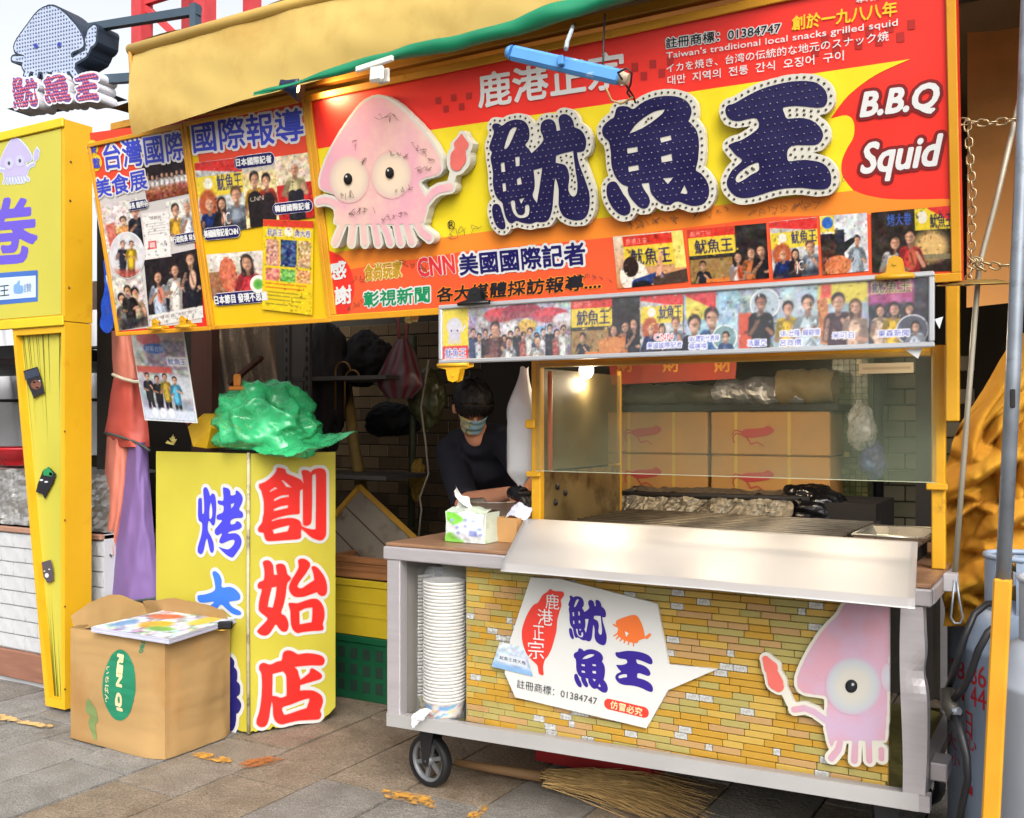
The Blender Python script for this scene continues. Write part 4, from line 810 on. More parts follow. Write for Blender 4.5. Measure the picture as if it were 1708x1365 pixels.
letter(SGN, main, '彰視新聞', (608, 500), (719, 490), 28, M_green, 0.005, bold=0.03, border=0.08, bm=M_swh, shear=0.12)
letter(SGN, main, '各大媒體採訪報導....', (730, 492), (1005, 468), 27, M_ink, 0.005, bold=0.03, border=0.05, bm=M_sora, shear=0.2)
ring = MB(); c_ = L(754, 375); r_ = 0.014
ring.prism([[(c_.x + r_ * q * math.cos(t * math.pi / 12), c_.y + r_ * q * math.sin(t * math.pi / 12)) for t in range(24)] for q in (1.0, 0.86)], 0, 0.005, side=False)
ring.obj('registered_ring', M_ink, main); letter(SGN, main, 'R', (750, 376), (759, 375), 12, M_ink, 0.004)
for q in ((745, 392, 805, 385, 3, 11), (1045, 376, 1132, 366, 6, 12), (1155, 360, 1222, 350, 4, 13), (1244, 356, 1372, 342, 7, 14), (582, 470, 612, 462, 2, 15), (665, 440, 712, 450, 3, 16), (575, 514, 608, 505, 3, 17), (960, 458, 1022, 468, 5, 18), (1400, 298, 1412, 296, 1, 19)):
    scribble(SGN, main, *q, M_pen2, z=0.0075, wpx=0.65)

# ------------------------------------------------------------------ printed photographs
def scene_sign(c, x0, y0, x1, y1, txt=True):
    """a snapshot of the stall's own signboard"""
    c.rect(x0, y0, x1, y1, (226, 196, 60)); c.rect(x0, y0, x1, y0 + (y1 - y0) * 0.32, (214, 52, 40))
    if txt: c.txt('魷魚王', x0 + (x1 - x0) * 0.14, y0 + (y1 - y0) * 0.42, x1 - (x1 - x0) * 0.06, y1 - (y1 - y0) * 0.06, (34, 30, 78), b=0.4); c.txt('鹿港正宗', x0 + (x1 - x0) * 0.05, y0 + (y1 - y0) * 0.08, x0 + (x1 - x0) * 0.5, y0 + (y1 - y0) * 0.27, (250, 190, 170))
def ph_sign_back(W, H):      # somebody signing the board
    c = Canvas(W, H, (200, 190, 170)); c.grad((226, 206, 180), (190, 120, 70)); scene_sign(c, W * 0.14, H * 0.02, W * 0.84, H * 0.62); c.rect(W * 0.84, 0, W, H * 0.7, (232, 214, 110)); c.noise(30, 6, 1)
    c.ell(W * 0.25, H * 0.78, W * 0.2, H * 0.3, (232, 222, 206)); c.cap(W * 0.3, H * 0.95, W * 0.62, H * 0.8, H * 0.12, H * 0.07, (40, 62, 120)); c.cap(W * 0.6, H * 0.8, W * 0.66, H * 0.4, H * 0.05, H * 0.04, (222, 160, 128)); c.cap(W * 0.62, H * 0.95, W * 1.0, H * 0.85, H * 0.14, H * 0.12, (74, 56, 46)); c.ell(W * 0.22, H * 0.6, W * 0.11, H * 0.19, (44, 28, 22)); c.cap(W * 0.3, H * 1.0, W * 0.4, H, 9, 9, (20, 20, 26)); return c.noise(26, 3, 2)
def ph_stall_group(W, H):
    c = Canvas(W, H, (40, 36, 34)); c.noise(40, 8, 3); scene_sign(c, 0, 0, W * 0.6, H * 0.48); c.rect(0, H * 0.55, W * 0.55, H, (150, 116, 66)); c.noise(40, 5, 4, 0, H * 0.5, W * 0.55, H)
    c.person(W * 0.17, H * 0.58, H * 0.16, (30, 34, 44)); c.person(W * 0.62, H * 0.46, H * 0.2, (206, 196, 196), long=True, prop=(190, 80, 40)); c.person(W * 0.78, H * 0.4, H * 0.2, (196, 110, 60), tilt=0.2); c.person(W * 0.92, H * 0.36, H * 0.22, (26, 24, 30), tilt=-0.3); c.rect(W * 0.2, H * 0.92, W * 0.5, H, (214, 120, 50)); return c.noise(24, 3, 5)
def ph_curly(W, H):
    c = Canvas(W, H, (190, 190, 186)); c.noise(90, 5, 6, mono=True); c.put(c.mask((c.Y - H * 0.1 - (c.X) * 0.14), 2) * (c.Y[..., None] > 0), (214, 52, 48)); c.rect(0, H * 0.2, W, H * 0.48, (226, 200, 60)); c.ell(W * 0.25, H * 0.3, W * 0.1, H * 0.08, (232, 226, 206)); c.txt('魷魚王', W * 0.44, H * 0.2, W * 0.96, H * 0.42, (46, 46, 100), b=0.3)
    c.ell(W * 0.22, H * 0.58, W * 0.2, H * 0.2, (176, 84, 50), 4); c.person(W * 0.24, H * 0.46, H * 0.21, (26, 50, 120), hair=(178, 90, 54)); c.person(W * 0.5, H * 0.5, H * 0.17, (30, 28, 34), prop=(224, 150, 110), long=True); c.person(W * 0.82, H * 0.38, H * 0.22, (150, 160, 172), hair=(90, 66, 50)); c.rect(0, H * 0.86, W, H, (24, 24, 34), 8, 0.7); c.txt('JC', W * 0.5, H * 0.72, W * 0.66, H * 0.94, (230, 230, 230)); return c.noise(26, 3, 7)
def ph_grill_crew(W, H):
    c = Canvas(W, H, (206, 206, 208)); c.rect(0, 0, W * 0.3, H * 0.28, (224, 196, 70)); c.ell(W * 0.16, H * 0.12, W * 0.12, H * 0.1, (60, 110, 190)); c.grad((30, 26, 30), (120, 70, 40), 0, H * 0.3, W * 0.5, H); c.rect(W * 0.3, H * 0.25, W * 0.5, H * 0.48, (34, 36, 50)); c.noise(60, 5, 8); c.person(W * 0.76, H * 0.36, H * 0.17, (170, 182, 190)); c.cap(W * 0.4, H * 0.6, W * 0.66, H * 0.45, 7, 4, (36, 36, 40)); c.ell(W * 0.34, H * 0.86, W * 0.28, H * 0.18, (206, 120, 76)); c.noise(60, 3, 9, 0, H * 0.7, W * 0.62, H); return c.noise(26, 3, 10)
def ph_couple(W, H):
    c = Canvas(W, H, (44, 36, 30)); c.noise(40, 8, 11); c.rect(W * 0.54, 0, W, H * 0.34, (224, 196, 50)); c.put(c.mask(c.Y - H * 0.02 - (c.X - W * 0.7) * 0.6, 2) * (c.X[..., None] > W * 0.7), (210, 50, 50)); c.txt('魷魚王', W * 0.72, H * 0.1, W * 0.99, H * 0.32, (34, 34, 70), b=0.3); c.ell(W * 0.63, H * 0.14, W * 0.06, H * 0.1, (226, 218, 200)); c.txt('烤大卷', W * 0.2, H * 0.05, W * 0.5, H * 0.24, (60, 90, 170), b=0.4)
    c.ell(W * 0.72, H * 0.6, W * 0.2, H * 0.24, (216, 176, 110), 12); c.rect(W * 0.6, H * 0.72, W, H * 0.8, (130, 120, 90)); c.person(W * 0.26, H * 0.38, H * 0.24, (226, 220, 214), long=True, tilt=0.6); c.person(W * 0.47, H * 0.3, H * 0.24, (206, 60, 60), prop=(196, 96, 70)); return c.noise(24, 3, 12)
def put_photo(c, name, F, parent, q, z, m=None):
    c.busy(int(q[0][0] * 3 + q[0][1]))
    return c.sheet(name, parent, [F.loc(*p, z) for p in q], m or M_print, z)
put_photo(ph_sign_back(100, 76), 'photo_print', SGN, main, [(1022, 395), (1138, 384), (1148, 470), (1030, 482)], 0.006)
put_photo(ph_stall_group(112, 80), 'photo_print', SGN, main, [(1146, 384), (1278, 372), (1283, 464), (1153, 474)], 0.006)
put_photo(ph_curly(72, 84), 'photo_print', SGN, main, [(1283, 371), (1362, 362), (1367, 458), (1290, 466)], 0.006)
put_photo(ph_grill_crew(72, 84), 'photo_print', SGN, main, [(1367, 361), (1446, 355), (1449, 452), (1372, 459)], 0.006)
put_photo(ph_couple(124, 92), 'photo_print', SGN, main, [(1453, 355), (1588, 343), (1594, 452), (1455, 455)], 0.006)

# ------------------------------------------------------------------ raised characters with bulb dots
M_board = pm('letter_board_white', (214, 210, 196), 0.45, var=0.05)
M_led = pm('bulb_dark', (52, 46, 36), 0.25, var=0.2, spec=0.6); M_ledp = pm('bulb_clear', (104, 96, 116), 0.2, var=0.4, vs=40, spec=0.7)
def dot_mesh(pts, r, h, z, n=6):
    b = MB()
    for x, y in pts: b.lathe([(r, 0), (r * 0.75, h * 0.7), (0.0, h)], (x, y, z), n)
    return b
def in_mask(loops, px, x, y, M, lo):
    i, j = int(round((x - lo[0]) / px)), int(round((y - lo[1]) / px)); return 0 <= j < M.shape[0] and 0 <= i < M.shape[1] and M[j, i]
for g, lab, nm in ((G_YOU, 'raised dark blue character with bulbs, leftmost of three on signboard', 'raised_character'), (G_YU, 'raised dark blue fish character with bulbs, middle of three on signboard', 'raised_character'), (G_WANG, 'raised dark blue character of three strokes with bulbs, beside white lettering', 'raised_character')):
    t = board_thing(nm, lab, 'sign letter', SGN, 'raised characters on the main sign')
    zf = 0.032
    lp = to_local(SGN, g, zf); d = 0.0185
    out = grow(lp, d)
    out = [o for o in out if ncheck(o) > 0]       # a solid backing board
    MB().prism(out, 0.008, zf, SGN.M @ Matrix() if False else None).obj('backing_board', M_board, t)
    lp2 = [l if ncheck(l) > 0 else l for l in lp]
    sheet('character_face', lp2, pm('letter_navy', (24, 18, 72), 0.4, var=0.15, vs=12), t, zf + 0.0015)
    V, T = fill(lp); px = 0.002; Mk, lo = raster_tris(np.array(V), T, px, 0.03); D = sdf(Mk, 14)
    rim = []
    for l in [o for o in contour(D, 0.0098 / px)]:
        P = [np.array(l[i]) for i in range(len(l))] + [np.array(l[0])]; acc = 0.0
        for a, b in zip(P[:-1], P[1:]):
            s_ = np.hypot(*(b - a)); q = -acc
            while True:
                q += 0.0185 / px
                if q > s_: break
                rim.append(tuple((a + (b - a) * (q / s_)) * px + lo))
            acc = (acc + s_) % (0.0185 / px)
    dot_mesh(rim, 0.0038, 0.004, zf).obj('rim_bulbs', M_led, t)['kind'] = 'stuff'
    ins = []
    y_, r_i = lo[1], 0
    while y_ < lo[1] + Mk.shape[0] * px:
        x_ = lo[0] + (r_i % 2) * 0.009
        while x_ < lo[0] + Mk.shape[1] * px:
            i, j = int((x_ - lo[0]) / px), int((y_ - lo[1]) / px)
            if j < D.shape[0] and i < D.shape[1] and D[j, i] < -3.2: ins.append((x_, y_))
            x_ += 0.0185
        y_ += 0.0175; r_i += 1
    dot_mesh(ins, 0.0026, 0.004, zf + 0.0015).obj('face_bulbs', M_ledp, t)['kind'] = 'stuff'

# ------------------------------------------------------------------ the squid cut-out on the main sign
def squid_board(F, parent, body, strokes, mini, eyes, z0, z1, border, pinkm, name_suffix='', clipx=None, legs=()):
    bl = [tuple(F.loc(u, v, z1)) for u, v in body]
    sc = (F.loc(body[0][0] + 10, body[0][1], z1) - F.loc(body[0][0], body[0][1], z1)).length / 10
    cv = lambda st: [tuple(F.loc(p[0], p[1], z1)) + (p[2] * sc,) for p in st]
    S = [cv(s) for s in strokes]; Mi = [cv(s) for s in mini]
    out = mixed([bl], S + Mi, border)
    out = [o for o in out if abs(ncheck(o)) > 1e-4]
    if clipx is not None: out = [[(min(x, clipx), y) for x, y in o] for o in out]
    MB().prism(out, z0, z1).obj('cutout_board', M_board, parent)
    pk = mixed([bl], [s for s in S if s[0][2] > 0.004 * 0 and max(p[2] for p in s) > 0.0035])
    if clipx is not None: pk = [[(min(x, clipx), y) for x, y in o] for o in pk]
    sheet('squid_print', pk, pinkm, parent, z1 + 0.0012)
    return sc
M_pink = pm('squid_pink', (226, 166, 178), 0.42, var=0.04, vs=4, rgb2=(232, 194, 176), f2=0.46, s2=2.6)
M_pink2 = pm('squid_mauve', (206, 156, 170), 0.42, var=0.06, vs=5, rgb2=(196, 168, 192), f2=0.47, s2=4.4)
M_mini = pm('grilled_squid_pink', (224, 108, 98), 0.42, var=0.08, vs=30)
M_pupil = pm('pupil_black', (18, 16, 16), 0.3)
sqd = board_thing('squid_cutout', 'big pink squid cut-out board covered in pen autographs on signboard', 'sign', SGN)
ZS = 0.042
squid_board(SGN, sqd, SQ_BODY, SQ_ARMS + SQ_LEGS, SQ_MINI, None, 0.008, ZS, 0.0088, M_pink)
sheet('mini_squid_print', mixed([], [[tuple(SGN.loc(p[0], p[1], ZS)) + (p[2] * 0.00200,) for p in s] for s in SQ_MINI[:2]]), M_mini, sqd, ZS + 0.0024)
ec = [(0.0, (234, 214, 186)), (0.6, (232, 208, 182)), (0.85, (214, 196, 178)), (1.0, (224, 172, 170))]
for (x, y, rx, ry) in ((395, 755, 165, 195), (735, 720, 168, 195)):
    c = (515 + x / 4.873, 145 + y / 4.873); radial_disc(SGN, sqd, 'eye', c, rx / 4.873, ry / 4.873, ec, M_print, ZS + 0.0024, 0.0)
for (x, y) in ((393, 752), (730, 703)):
    c = (515 + x / 4.873, 145 + y / 4.873); radial_disc(SGN, sqd, 'pupil', c, 35 / 4.873, 46 / 4.873, [(0, (40, 36, 34)), (1, (12, 10, 10))], M_printg, ZS + 0.0068, 0.002)
    radial_disc(SGN, sqd, 'eye_glint', (c[0] - 1.6, c[1] - 4), 1.5, 1.8, [(0, (240, 240, 235)), (1, (200, 200, 195))], M_printg, ZS + 0.010, 0)
for q in ((585, 230, 600, 250, 1, 31), (590, 245, 605, 252, 1, 32), (620, 192, 668, 200, 3, 33), (648, 252, 682, 262, 3, 34), (685, 240, 725, 272, 3, 35), (565, 330, 590, 322, 2, 36), (580, 355, 630, 350, 4, 37), (635, 366, 682, 354, 5, 38), (655, 322, 690, 312, 3, 39), (600, 268, 612, 270, 1, 40), (692, 285, 722, 280, 3, 41)):
    scribble(SGN, sqd, *q, M_pen2, z=ZS + 0.0075, wpx=0.55)

# the neighbour's small lilac squid print
def shrink(pts, o=(515, 145), s=(0.262, 0.30), to=(-4, 228)): return [((p[0] - o[0]) * s[0] + to[0], (p[1] - o[1]) * s[1] + to[1] - 0.06 * ((p[0] - o[0]) * s[0])) + ((p[2] * 0.27,) if len(p) > 2 else ()) for p in pts]
scn = (FN.loc(40, 270) - FN.loc(30, 270)).length / 10; nbl = [tuple(FN.loc(*p)) for p in shrink(SQ_BODY)]; nst = [[tuple(FN.loc(p[0], p[1])) + (p[2] * scn,) for p in shrink(q)] for q in SQ_ARMS + SQ_LEGS + SQ_MINI]
sheet('squid_print_edge', mixed([nbl], nst, 0.006), M_pale, fas, 0.0035); sheet('squid_print', mixed([nbl], nst), pm('lilac_print', (186, 176, 214), 0.42, var=0.06), fas, 0.0047)
for x, y in ((393, 752), (730, 703)):
    c_ = shrink([(515 + x / 4.873, 145 + y / 4.873)])[0]; radial_disc(FN, fas, 'squid_eye', c_, 8, 10, [(0, (196, 200, 216)), (1, (190, 184, 216))], M_print, 0.0057); radial_disc(FN, fas, 'squid_pupil', c_, 2.2, 3.2, [(0, (60, 70, 90)), (1, (60, 70, 100))], M_print, 0.0067)
# ------------------------------------------------------------------ the two poster panels to the left
xb0 = (L(316, 200).x + L(346, 548).x) / 2; xa0 = L(137, 215).x * 0.6 + L(207, 556).x * 0.4
pB = framed('press_poster_panel', 'yellow framed poster panel of press photos beside squid cut-out', xb0 + 0.001, xs0 - 0.001, -0.006, yt - 0.002, pm('poster_yellow', (232, 190, 22), 0.38, var=0.04), 0.016)
pA = framed('fair_poster_panel', 'leftmost framed poster panel of red header and award photos', xa0, xb0 - 0.001, -0.008, yt - 0.004, M_sred, 0.016)
M_bord = pm('pale_letter_border', (236, 230, 226), 0.4)
def zoneP(par, name, px, m, z):
    l = [tuple(L(u, v)) for u, v in px]; l = l if ncheck(l) > 0 else l[::-1]; return sheet(name, [l], m, par, z)
M_hdr = pm('poster_red', (232, 74, 48), 0.38, var=0.04)
zoneP(pB, 'header_band', [(322, 196), (512, 168), (521, 262), (333, 272)], M_hdr, 0.002)
letter(SGN, pB, '國際報導', (322, 231), (508, 207), 54, M_blue2, 0.004, bold=0.022, border=0.08, bm=M_bord, res=100)
c = ph_curly(86, 118); put_photo(c, 'photo_print', SGN, pB, [(324, 272), (402, 262), (412, 382), (336, 394)], 0.004)
c = Canvas(70, 112, (226, 206, 150)); c.noise(90, 5, 21); c.rect(0, 0, 70, 20, (200, 190, 176)); c.person(24, 18, 26, (228, 170, 40)); c.person(48, 24, 24, (190, 60, 50)); c.cap(22, 66, 26, 116, 15, 18, (34, 26, 28)); c.cap(50, 70, 50, 116, 13, 15, (40, 30, 34)); c.txt('CNN', 12, 60, 40, 68, (226, 210, 190)); c.noise(26, 3, 22)
put_photo(c, 'photo_print', SGN, pB, [(402, 270), (458, 262), (466, 372), (412, 382)], 0.0045)
c = Canvas(66, 110, (228, 206, 176)); c.noise(70, 6, 23); c.rect(0, 48, 66, 110, (196, 40, 40)); c.noise(40, 5, 24); c.person(34, 10, 24, (212, 196, 140), hair=(220, 214, 204)); c.cap(28, 66, 28, 112, 8, 8, (40, 36, 44)); c.cap(40, 66, 42, 112, 8, 8, (34, 30, 40)); c.noise(24, 3, 25)
put_photo(c, 'photo_print', SGN, pB, [(458, 262), (518, 254), (525, 362), (466, 372)], 0.0045)
c = Canvas(104, 76, (230, 222, 214)); c.grad((226, 218, 206), (190, 170, 150)); c.rect(0, 30, 40, 76, (150, 100, 70)); c.noise(50, 6, 26); c.ell(36, 36, 16, 30, (206, 110, 80)); c.noise(50, 4, 27, 18, 4, 52, 66); c.person(72, 4, 28, (214, 56, 66), long=True); c.noise(22, 3, 28)
put_photo(c, 'photo_print', SGN, pB, [(344, 425), (438, 418), (448, 488), (354, 500)], 0.004)
def badge(par, px, txt, z, pL, pR, h, m=None):
    l = mixed([], [[tuple(L(*p)) + (q,) for p, q in px]]); sheet('caption_edge', grow(l, 0.0022), M_bord, par, z); sheet('caption_badge', l, m or M_blue, par, z + 0.001); letter(SGN, par, txt, pL, pR, h, M_swh, z + 0.002, bold=0.04, res=40)
badge(pB, [((400, 272), 0.021), ((452, 265), 0.021)], '日本國際記者', 0.0055, (396, 272), (456, 265), 14)
badge(pB, [((464, 349), 0.019), ((516, 343), 0.019)], '韓國國際記者', 0.0055, (461, 349), (520, 343), 13)
badge(pB, [((348, 391), 0.021), ((395, 386), 0.021)], '美國國際記者CNN', 0.0055, (343, 391), (400, 385), 14)
badge(pB, [((366, 500), 0.022), ((443, 493), 0.022)], '日本節目 發現不思議', 0.0055, (360, 501), (449, 493), 16)
radial_disc(SGN, pB, 'plate_badge', (433, 474), 14, 15, [(0, (60, 150, 60)), (0.5, (120, 180, 80)), (0.7, (240, 236, 226)), (1, (230, 226, 216))], M_print, 0.007)
# small flyer pinned on the panel
c = Canvas(92, 160, (228, 196, 30)); c.rect(0, 0, 92, 12, (214, 60, 40)); c.txt('魷魚王', 8, 16, 36, 28, (60, 60, 130), (230, 220, 200), 1.2); c.txt('烤大卷', 58, 16, 86, 28, (60, 60, 130), (230, 220, 200), 1.2); c.ell(47, 20, 8, 8, (236, 228, 210))
for i, (x0, x1) in enumerate(((6, 30), (33, 62), (65, 87))): c.rect(x0, 34, x1, 80, [(206, 150, 130), (60, 80, 120), (200, 170, 120)][i]); c.noise(120, 4, 40 + i, x0, 34, x1, 80)
for i, (x0, x1) in enumerate(((6, 32), (33, 60), (62, 87))): c.rect(x0, 84, x1, 106, [(210, 130, 110), (120, 180, 90), (214, 150, 100)][i]); c.noise(110, 4, 50 + i, x0, 84, x1, 106)
for i, (y, cc) in enumerate(((110, (206, 80, 30)), (117, (206, 80, 30)), (125, (120, 110, 40)), (131, (120, 110, 40)), (138, (120, 110, 40)), (146, (120, 110, 40)))): c.rect(6, y, 80 - 7 * (i % 3), y + 2.2, cc, 1.5, 0.7)
put_photo(c, 'flyer', SGN, pB, [(439, 366), (523, 369), (521, 526), (437, 516)], 0.008)
# panel A
zoneP(pA, 'header_fill', [(150, 222), (312, 200), (316, 262), (160, 318)], M_hdr, 0.0012)
letter(SGN, pA, '台灣國際', (174, 262), (312, 242), 48, M_blue2, 0.004, bold=0.022, border=0.075, bm=M_bord, res=90)
for (u, v), ch in (((155, 248), '榮'), ((161, 272), '邀')):
    radial_disc(SGN, pA, 'yellow_dot', (u, v), 10, 14, [(0, (240, 206, 60)), (1, (236, 200, 50))], M_print, 0.003); letter(SGN, pA, ch, (u - 8, v + 1), (u + 8, v - 1), 18, M_blue2, 0.005, bold=0.03)
zoneP(pA, 'pale_ground', [(156, 330), (314, 290), (338, 538), (200, 552)], pm('poster_grey', (206, 200, 196), 0.4, var=0.06), 0.002)
c = Canvas(92, 66, (40, 30, 34)); c.noise(26, 8, 61); c.rect(0, 32, 92, 50, (206, 190, 180), 6, 0.6)
for i in range(9): c.person(8 + i * 9.5, 22 + (i % 3), 8, (232, 226, 220), arms=0)
c.rect(0, 44, 92, 66, (150, 70, 40), 6, 0.8); c.noise(90, 4, 62, 0, 40, 92, 66); c.noise(24, 3, 63)
put_photo(c, 'photo_print', SGN, pA, [(235, 270), (314, 256), (322, 322), (245, 338)], 0.003)
letter(SGN, pA, '美食展', (160, 316), (247, 298), 34, M_blue2, 0.0055, bold=0.025, border=0.08, bm=M_bord, res=80)
c = Canvas(84, 100, (222, 210, 204)); c.noise(60, 5, 64); c.rect(10, 40, 30, 90, (206, 90, 76), 4, 0.8); c.person(48, 30, 18, (220, 130, 90)); c.rect(30, 50, 60, 80, (226, 170, 90), 6, 0.7); c.person(74, 14, 22, (34, 36, 50)); c.noise(60, 4, 65); put_photo(c, 'photo_print', SGN, pA, [(160, 345), (230, 330), (240, 410), (178, 424)], 0.0035)
c = Canvas(70, 76, (226, 220, 212)); c.noise(40, 6, 66); c.person(20, 6, 24, (228, 172, 50)); c.person(48, 2, 25, (232, 232, 232), hair=(190, 186, 182)); c.noise(20, 3, 67); put_photo(c, 'photo_print', SGN, pA, [(276, 336), (326, 328), (332, 396), (284, 404)], 0.0035)
c = Canvas(108, 120, (34, 26, 30)); c.noise(20, 6, 68); c.person(24, 22, 22, (196, 206, 222), lower=(120, 160, 210), long=True, prop=(220, 130, 100)); c.person(58, 16, 22, (230, 224, 214), lower=(224, 220, 210)); c.person(88, 2, 24, (30, 30, 40), prop=(232, 180, 150)); c.rect(0, 98, 108, 120, (222, 218, 212)); c.txt('台灣美食展魷魚王', 10, 102, 98, 109, (120, 110, 110)); c.noise(22, 3, 69); put_photo(c, 'photo_print', SGN, pA, [(240, 434), (333, 414), (339, 530), (250, 546)], 0.0035)
c = Canvas(70, 100, (206, 196, 186)); c.noise(50, 6, 70); c.person(22, 34, 20, (110, 104, 96)); c.person(50, 28, 22, (196, 170, 140)); c.person(36, 22, 18, (40, 36, 36)); c.rect(0, 80, 70, 100, (34, 32, 40), 8, 0.7); c.noise(60, 5, 71); put_photo(c, 'photo_print', SGN, pA, [(176, 460), (236, 450), (248, 544), (197, 552)], 0.0034)
c = Canvas(60, 108, (226, 220, 214)); c.rect(1, 1, 59, 107, (222, 190, 190), 1, 0.6); c.rect(3, 3, 57, 105, (232, 228, 222)); c.txt('感謝狀', 18, 10, 42, 18, (90, 70, 70)); [c.rect(10, y, 50, y + 1.4, (150, 140, 140), 1, 0.6) for y in (26, 32, 38, 44, 50)]; c.rect(10, 66, 28, 84, (206, 60, 60)); c.rect(13, 69, 25, 81, (228, 190, 186)); c.txt('市長', 36, 72, 52, 80, (90, 90, 90)); put_photo(c, 'certificate_print', SGN, pA, [(236, 356), (281, 350), (286, 428), (242, 434)], 0.0045)
c = Canvas(80, 104, (216, 212, 214)); c.noise(36, 6, 72); c.person(30, 18, 16, (34, 36, 54), lower=(34, 36, 54)); c.person(50, 18, 16, (226, 186, 40), lower=(40, 36, 44)); c.rect(0, 84, 80, 104, (196, 80, 60), 10, 0.7); c.noise(20, 3, 73)
ov = [tuple(L(214 + 28.5 * math.cos(i * math.pi / 14), 426 + 38 * math.sin(i * math.pi / 14))) for i in range(28)]; ov = ov if ncheck(ov) > 0 else ov[::-1]
sheet('oval_edge', [grow([ov], 0.004)[0]], M_swh, pA, 0.005)
cc = L(214, 426); me = MB().prism([ov], 0, 0.0062, side=False).mesh('oval_photo_print')
me2 = bpy.data.meshes.new('oval_photo_print')
# oval photo: rings carrying the colours of the canvas
ringV = []; ringC = []; n_ = 44; rg = 16
for i in range(rg + 1):
    for j in range(n_):
        a_ = 2 * math.pi * j / n_; t = i / rg; p = L(214 + 28 * t * math.cos(a_), 426 + 37.5 * t * math.sin(a_)); ringV.append((p.x, p.y, 0.0065)); ix, iy = int(40 + 39 * t * math.cos(a_)), int(52 + 51 * t * math.sin(a_)); ringC.append(lin(np.clip(c.a[iy, ix], 0, 255)) + (1,))
bpy.data.meshes.remove(me); bpy.data.meshes.remove(me2)
mbv = MB().add(ringV, [(i * n_ + j, i * n_ + (j + 1) % n_, (i + 1) * n_ + (j + 1) % n_, (i + 1) * n_ + j) for i in range(rg) for j in range(n_)], True).mesh('oval_photo_print')
at = mbv.color_attributes.new('Col', 'FLOAT_COLOR', 'POINT'); at.data.foreach_set('color', np.array(ringC, np.float32).ravel()); link_mesh('oval_photo_print', mbv, M_print, pA)
badge(pA, [((222, 344), 0.017), ((244, 340), 0.017)], '縣長 魏明谷', 0.0065, (216, 345), (250, 339), 11)
badge(pA, [((297, 400), 0.017), ((325, 395), 0.017)], '行政院長 林全', 0.0065, (291, 401), (331, 394), 12)
# the row of clips under panel A
def bulldog_clip(name, label, F, c, wpx, hpx, m, jaw_up, z=0.02, rot=0.0):
    """flat-jawed clip: wide jaw bar, waisted body, rolled lip and a pin"""
    t = board_thing(name, label, 'clip', F); a = F.loc(*c, z); s = (F.loc(c[0] + wpx / 2, c[1], z) - F.loc(c[0] - wpx / 2, c[1], z)).length; h = (F.loc(c[0], c[1] - hpx, z) - F.loc(c[0], c[1], z)).length
    sg = 1 if jaw_up else -1; C, S = math.cos(rot), math.sin(rot)
    P = [(-0.5, 0), (-0.5, 0.2), (-0.22, 0.32), (-0.19, 0.62), (-0.15, 0.9), (0, 1.0), (0.15, 0.9), (0.19, 0.62), (0.22, 0.32), (0.5, 0.2), (0.5, 0)]
    lp = [(a.x + (x * s) * C - (-sg * (y - 0.1) * h) * S, a.y + (x * s) * S + (-sg * (y - 0.1) * h) * C) for x, y in P]; lp = lp if ncheck(lp) > 0 else lp[::-1]
    MB().prism([lp], z - 0.003, z).obj('front_plate', m, t); MB().prism([[(x, y) for x, y in lp]], z - 0.03, z - 0.027).obj('back_plate', m, t)
    A = (a.x - s * 0.48 * C, a.y - s * 0.48 * S, z + 0.001); B = (a.x + s * 0.48 * C, a.y + s * 0.48 * S, z + 0.001); MB().tube([A, B], 0.006, 8).obj('jaw_roll', m, t)
    pv = (a.x + sg * 0.55 * h * S, a.y - sg * 0.55 * h * C, z - 0.034); MB().tube([pv, (pv[0], pv[1], z + 0.003)], 0.005, 8).obj('pin', m, t)
    return t
M_clipy = pm('clip_yellow', (214, 158, 20), 0.45, var=0.12, rgb2=(150, 110, 30), f2=0.62, s2=30)
bulldog_clip('paper_clip', 'mustard clip at the foot of the leftmost poster panel', SGN, (259, 548), 26, 18, M_clipy, False, 0.03)
bulldog_clip('paper_clip', 'mustard clip beneath the group photo, second along the poster foot', SGN, (305, 545), 26, 20, M_clipy, False, 0.03)
# ================================================================== long framed photo banner hanging in front
BY = 2.645
BAN = Frame((-1.1, BY, 1.3 + 0.0675 * BY), (1, 0, 0), (0, 0, 1))
ban = board_thing('photo_banner', 'long silver framed strip of visitor photographs under the main sign', 'banner', BAN)
bx0 = (BAN.loc(733, 560).x); bx1 = BAN.loc(1559, 520).x; bh_ = BAN.loc(1000, 484).y * 0 + (0.1385 - 0.0675) * BY
M_alu = pm('aluminium', (206, 208, 212), 0.35, 0.6, var=0.03, vs=3)
fwb = 0.0135
for nm, a, b in (('frame_rail', (bx0, 0), (bx1, fwb)), ('frame_rail', (bx0, bh_ - fwb), (bx1, bh_)), ('frame_stile', (bx0, fwb), (bx0 + fwb, bh_ - fwb)), ('frame_stile', (bx1 - fwb, fwb), (bx1, bh_ - fwb))):
    MB().box((a[0], a[1], -0.008), (b[0], b[1], 0.008), bev=0.003).obj(nm, M_alu, ban)
MB().box((bx0 + 0.002, 0.002, -0.014), (bx1 - 0.002, bh_ - 0.002, -0.0085)).obj('backing', pm('backing_grey', (120, 120, 120), 0.7), ban)
W, H = 640, 74
c = Canvas(W, H, (120, 110, 110)); c.noise(60, 8, 100)
f = lambda u: (u - 742) / (1552 - 742) * W          # photo column -> canvas column
c.rect(0, 0, f(797), H, (232, 206, 40)); c.rect(0, H * 0.72, f(797), H, (214, 44, 44)); c.txt('魷魚王', 5, H * 0.77, f(797) - 4, H * 0.95, (60, 70, 170), (230, 226, 224), 1.4)
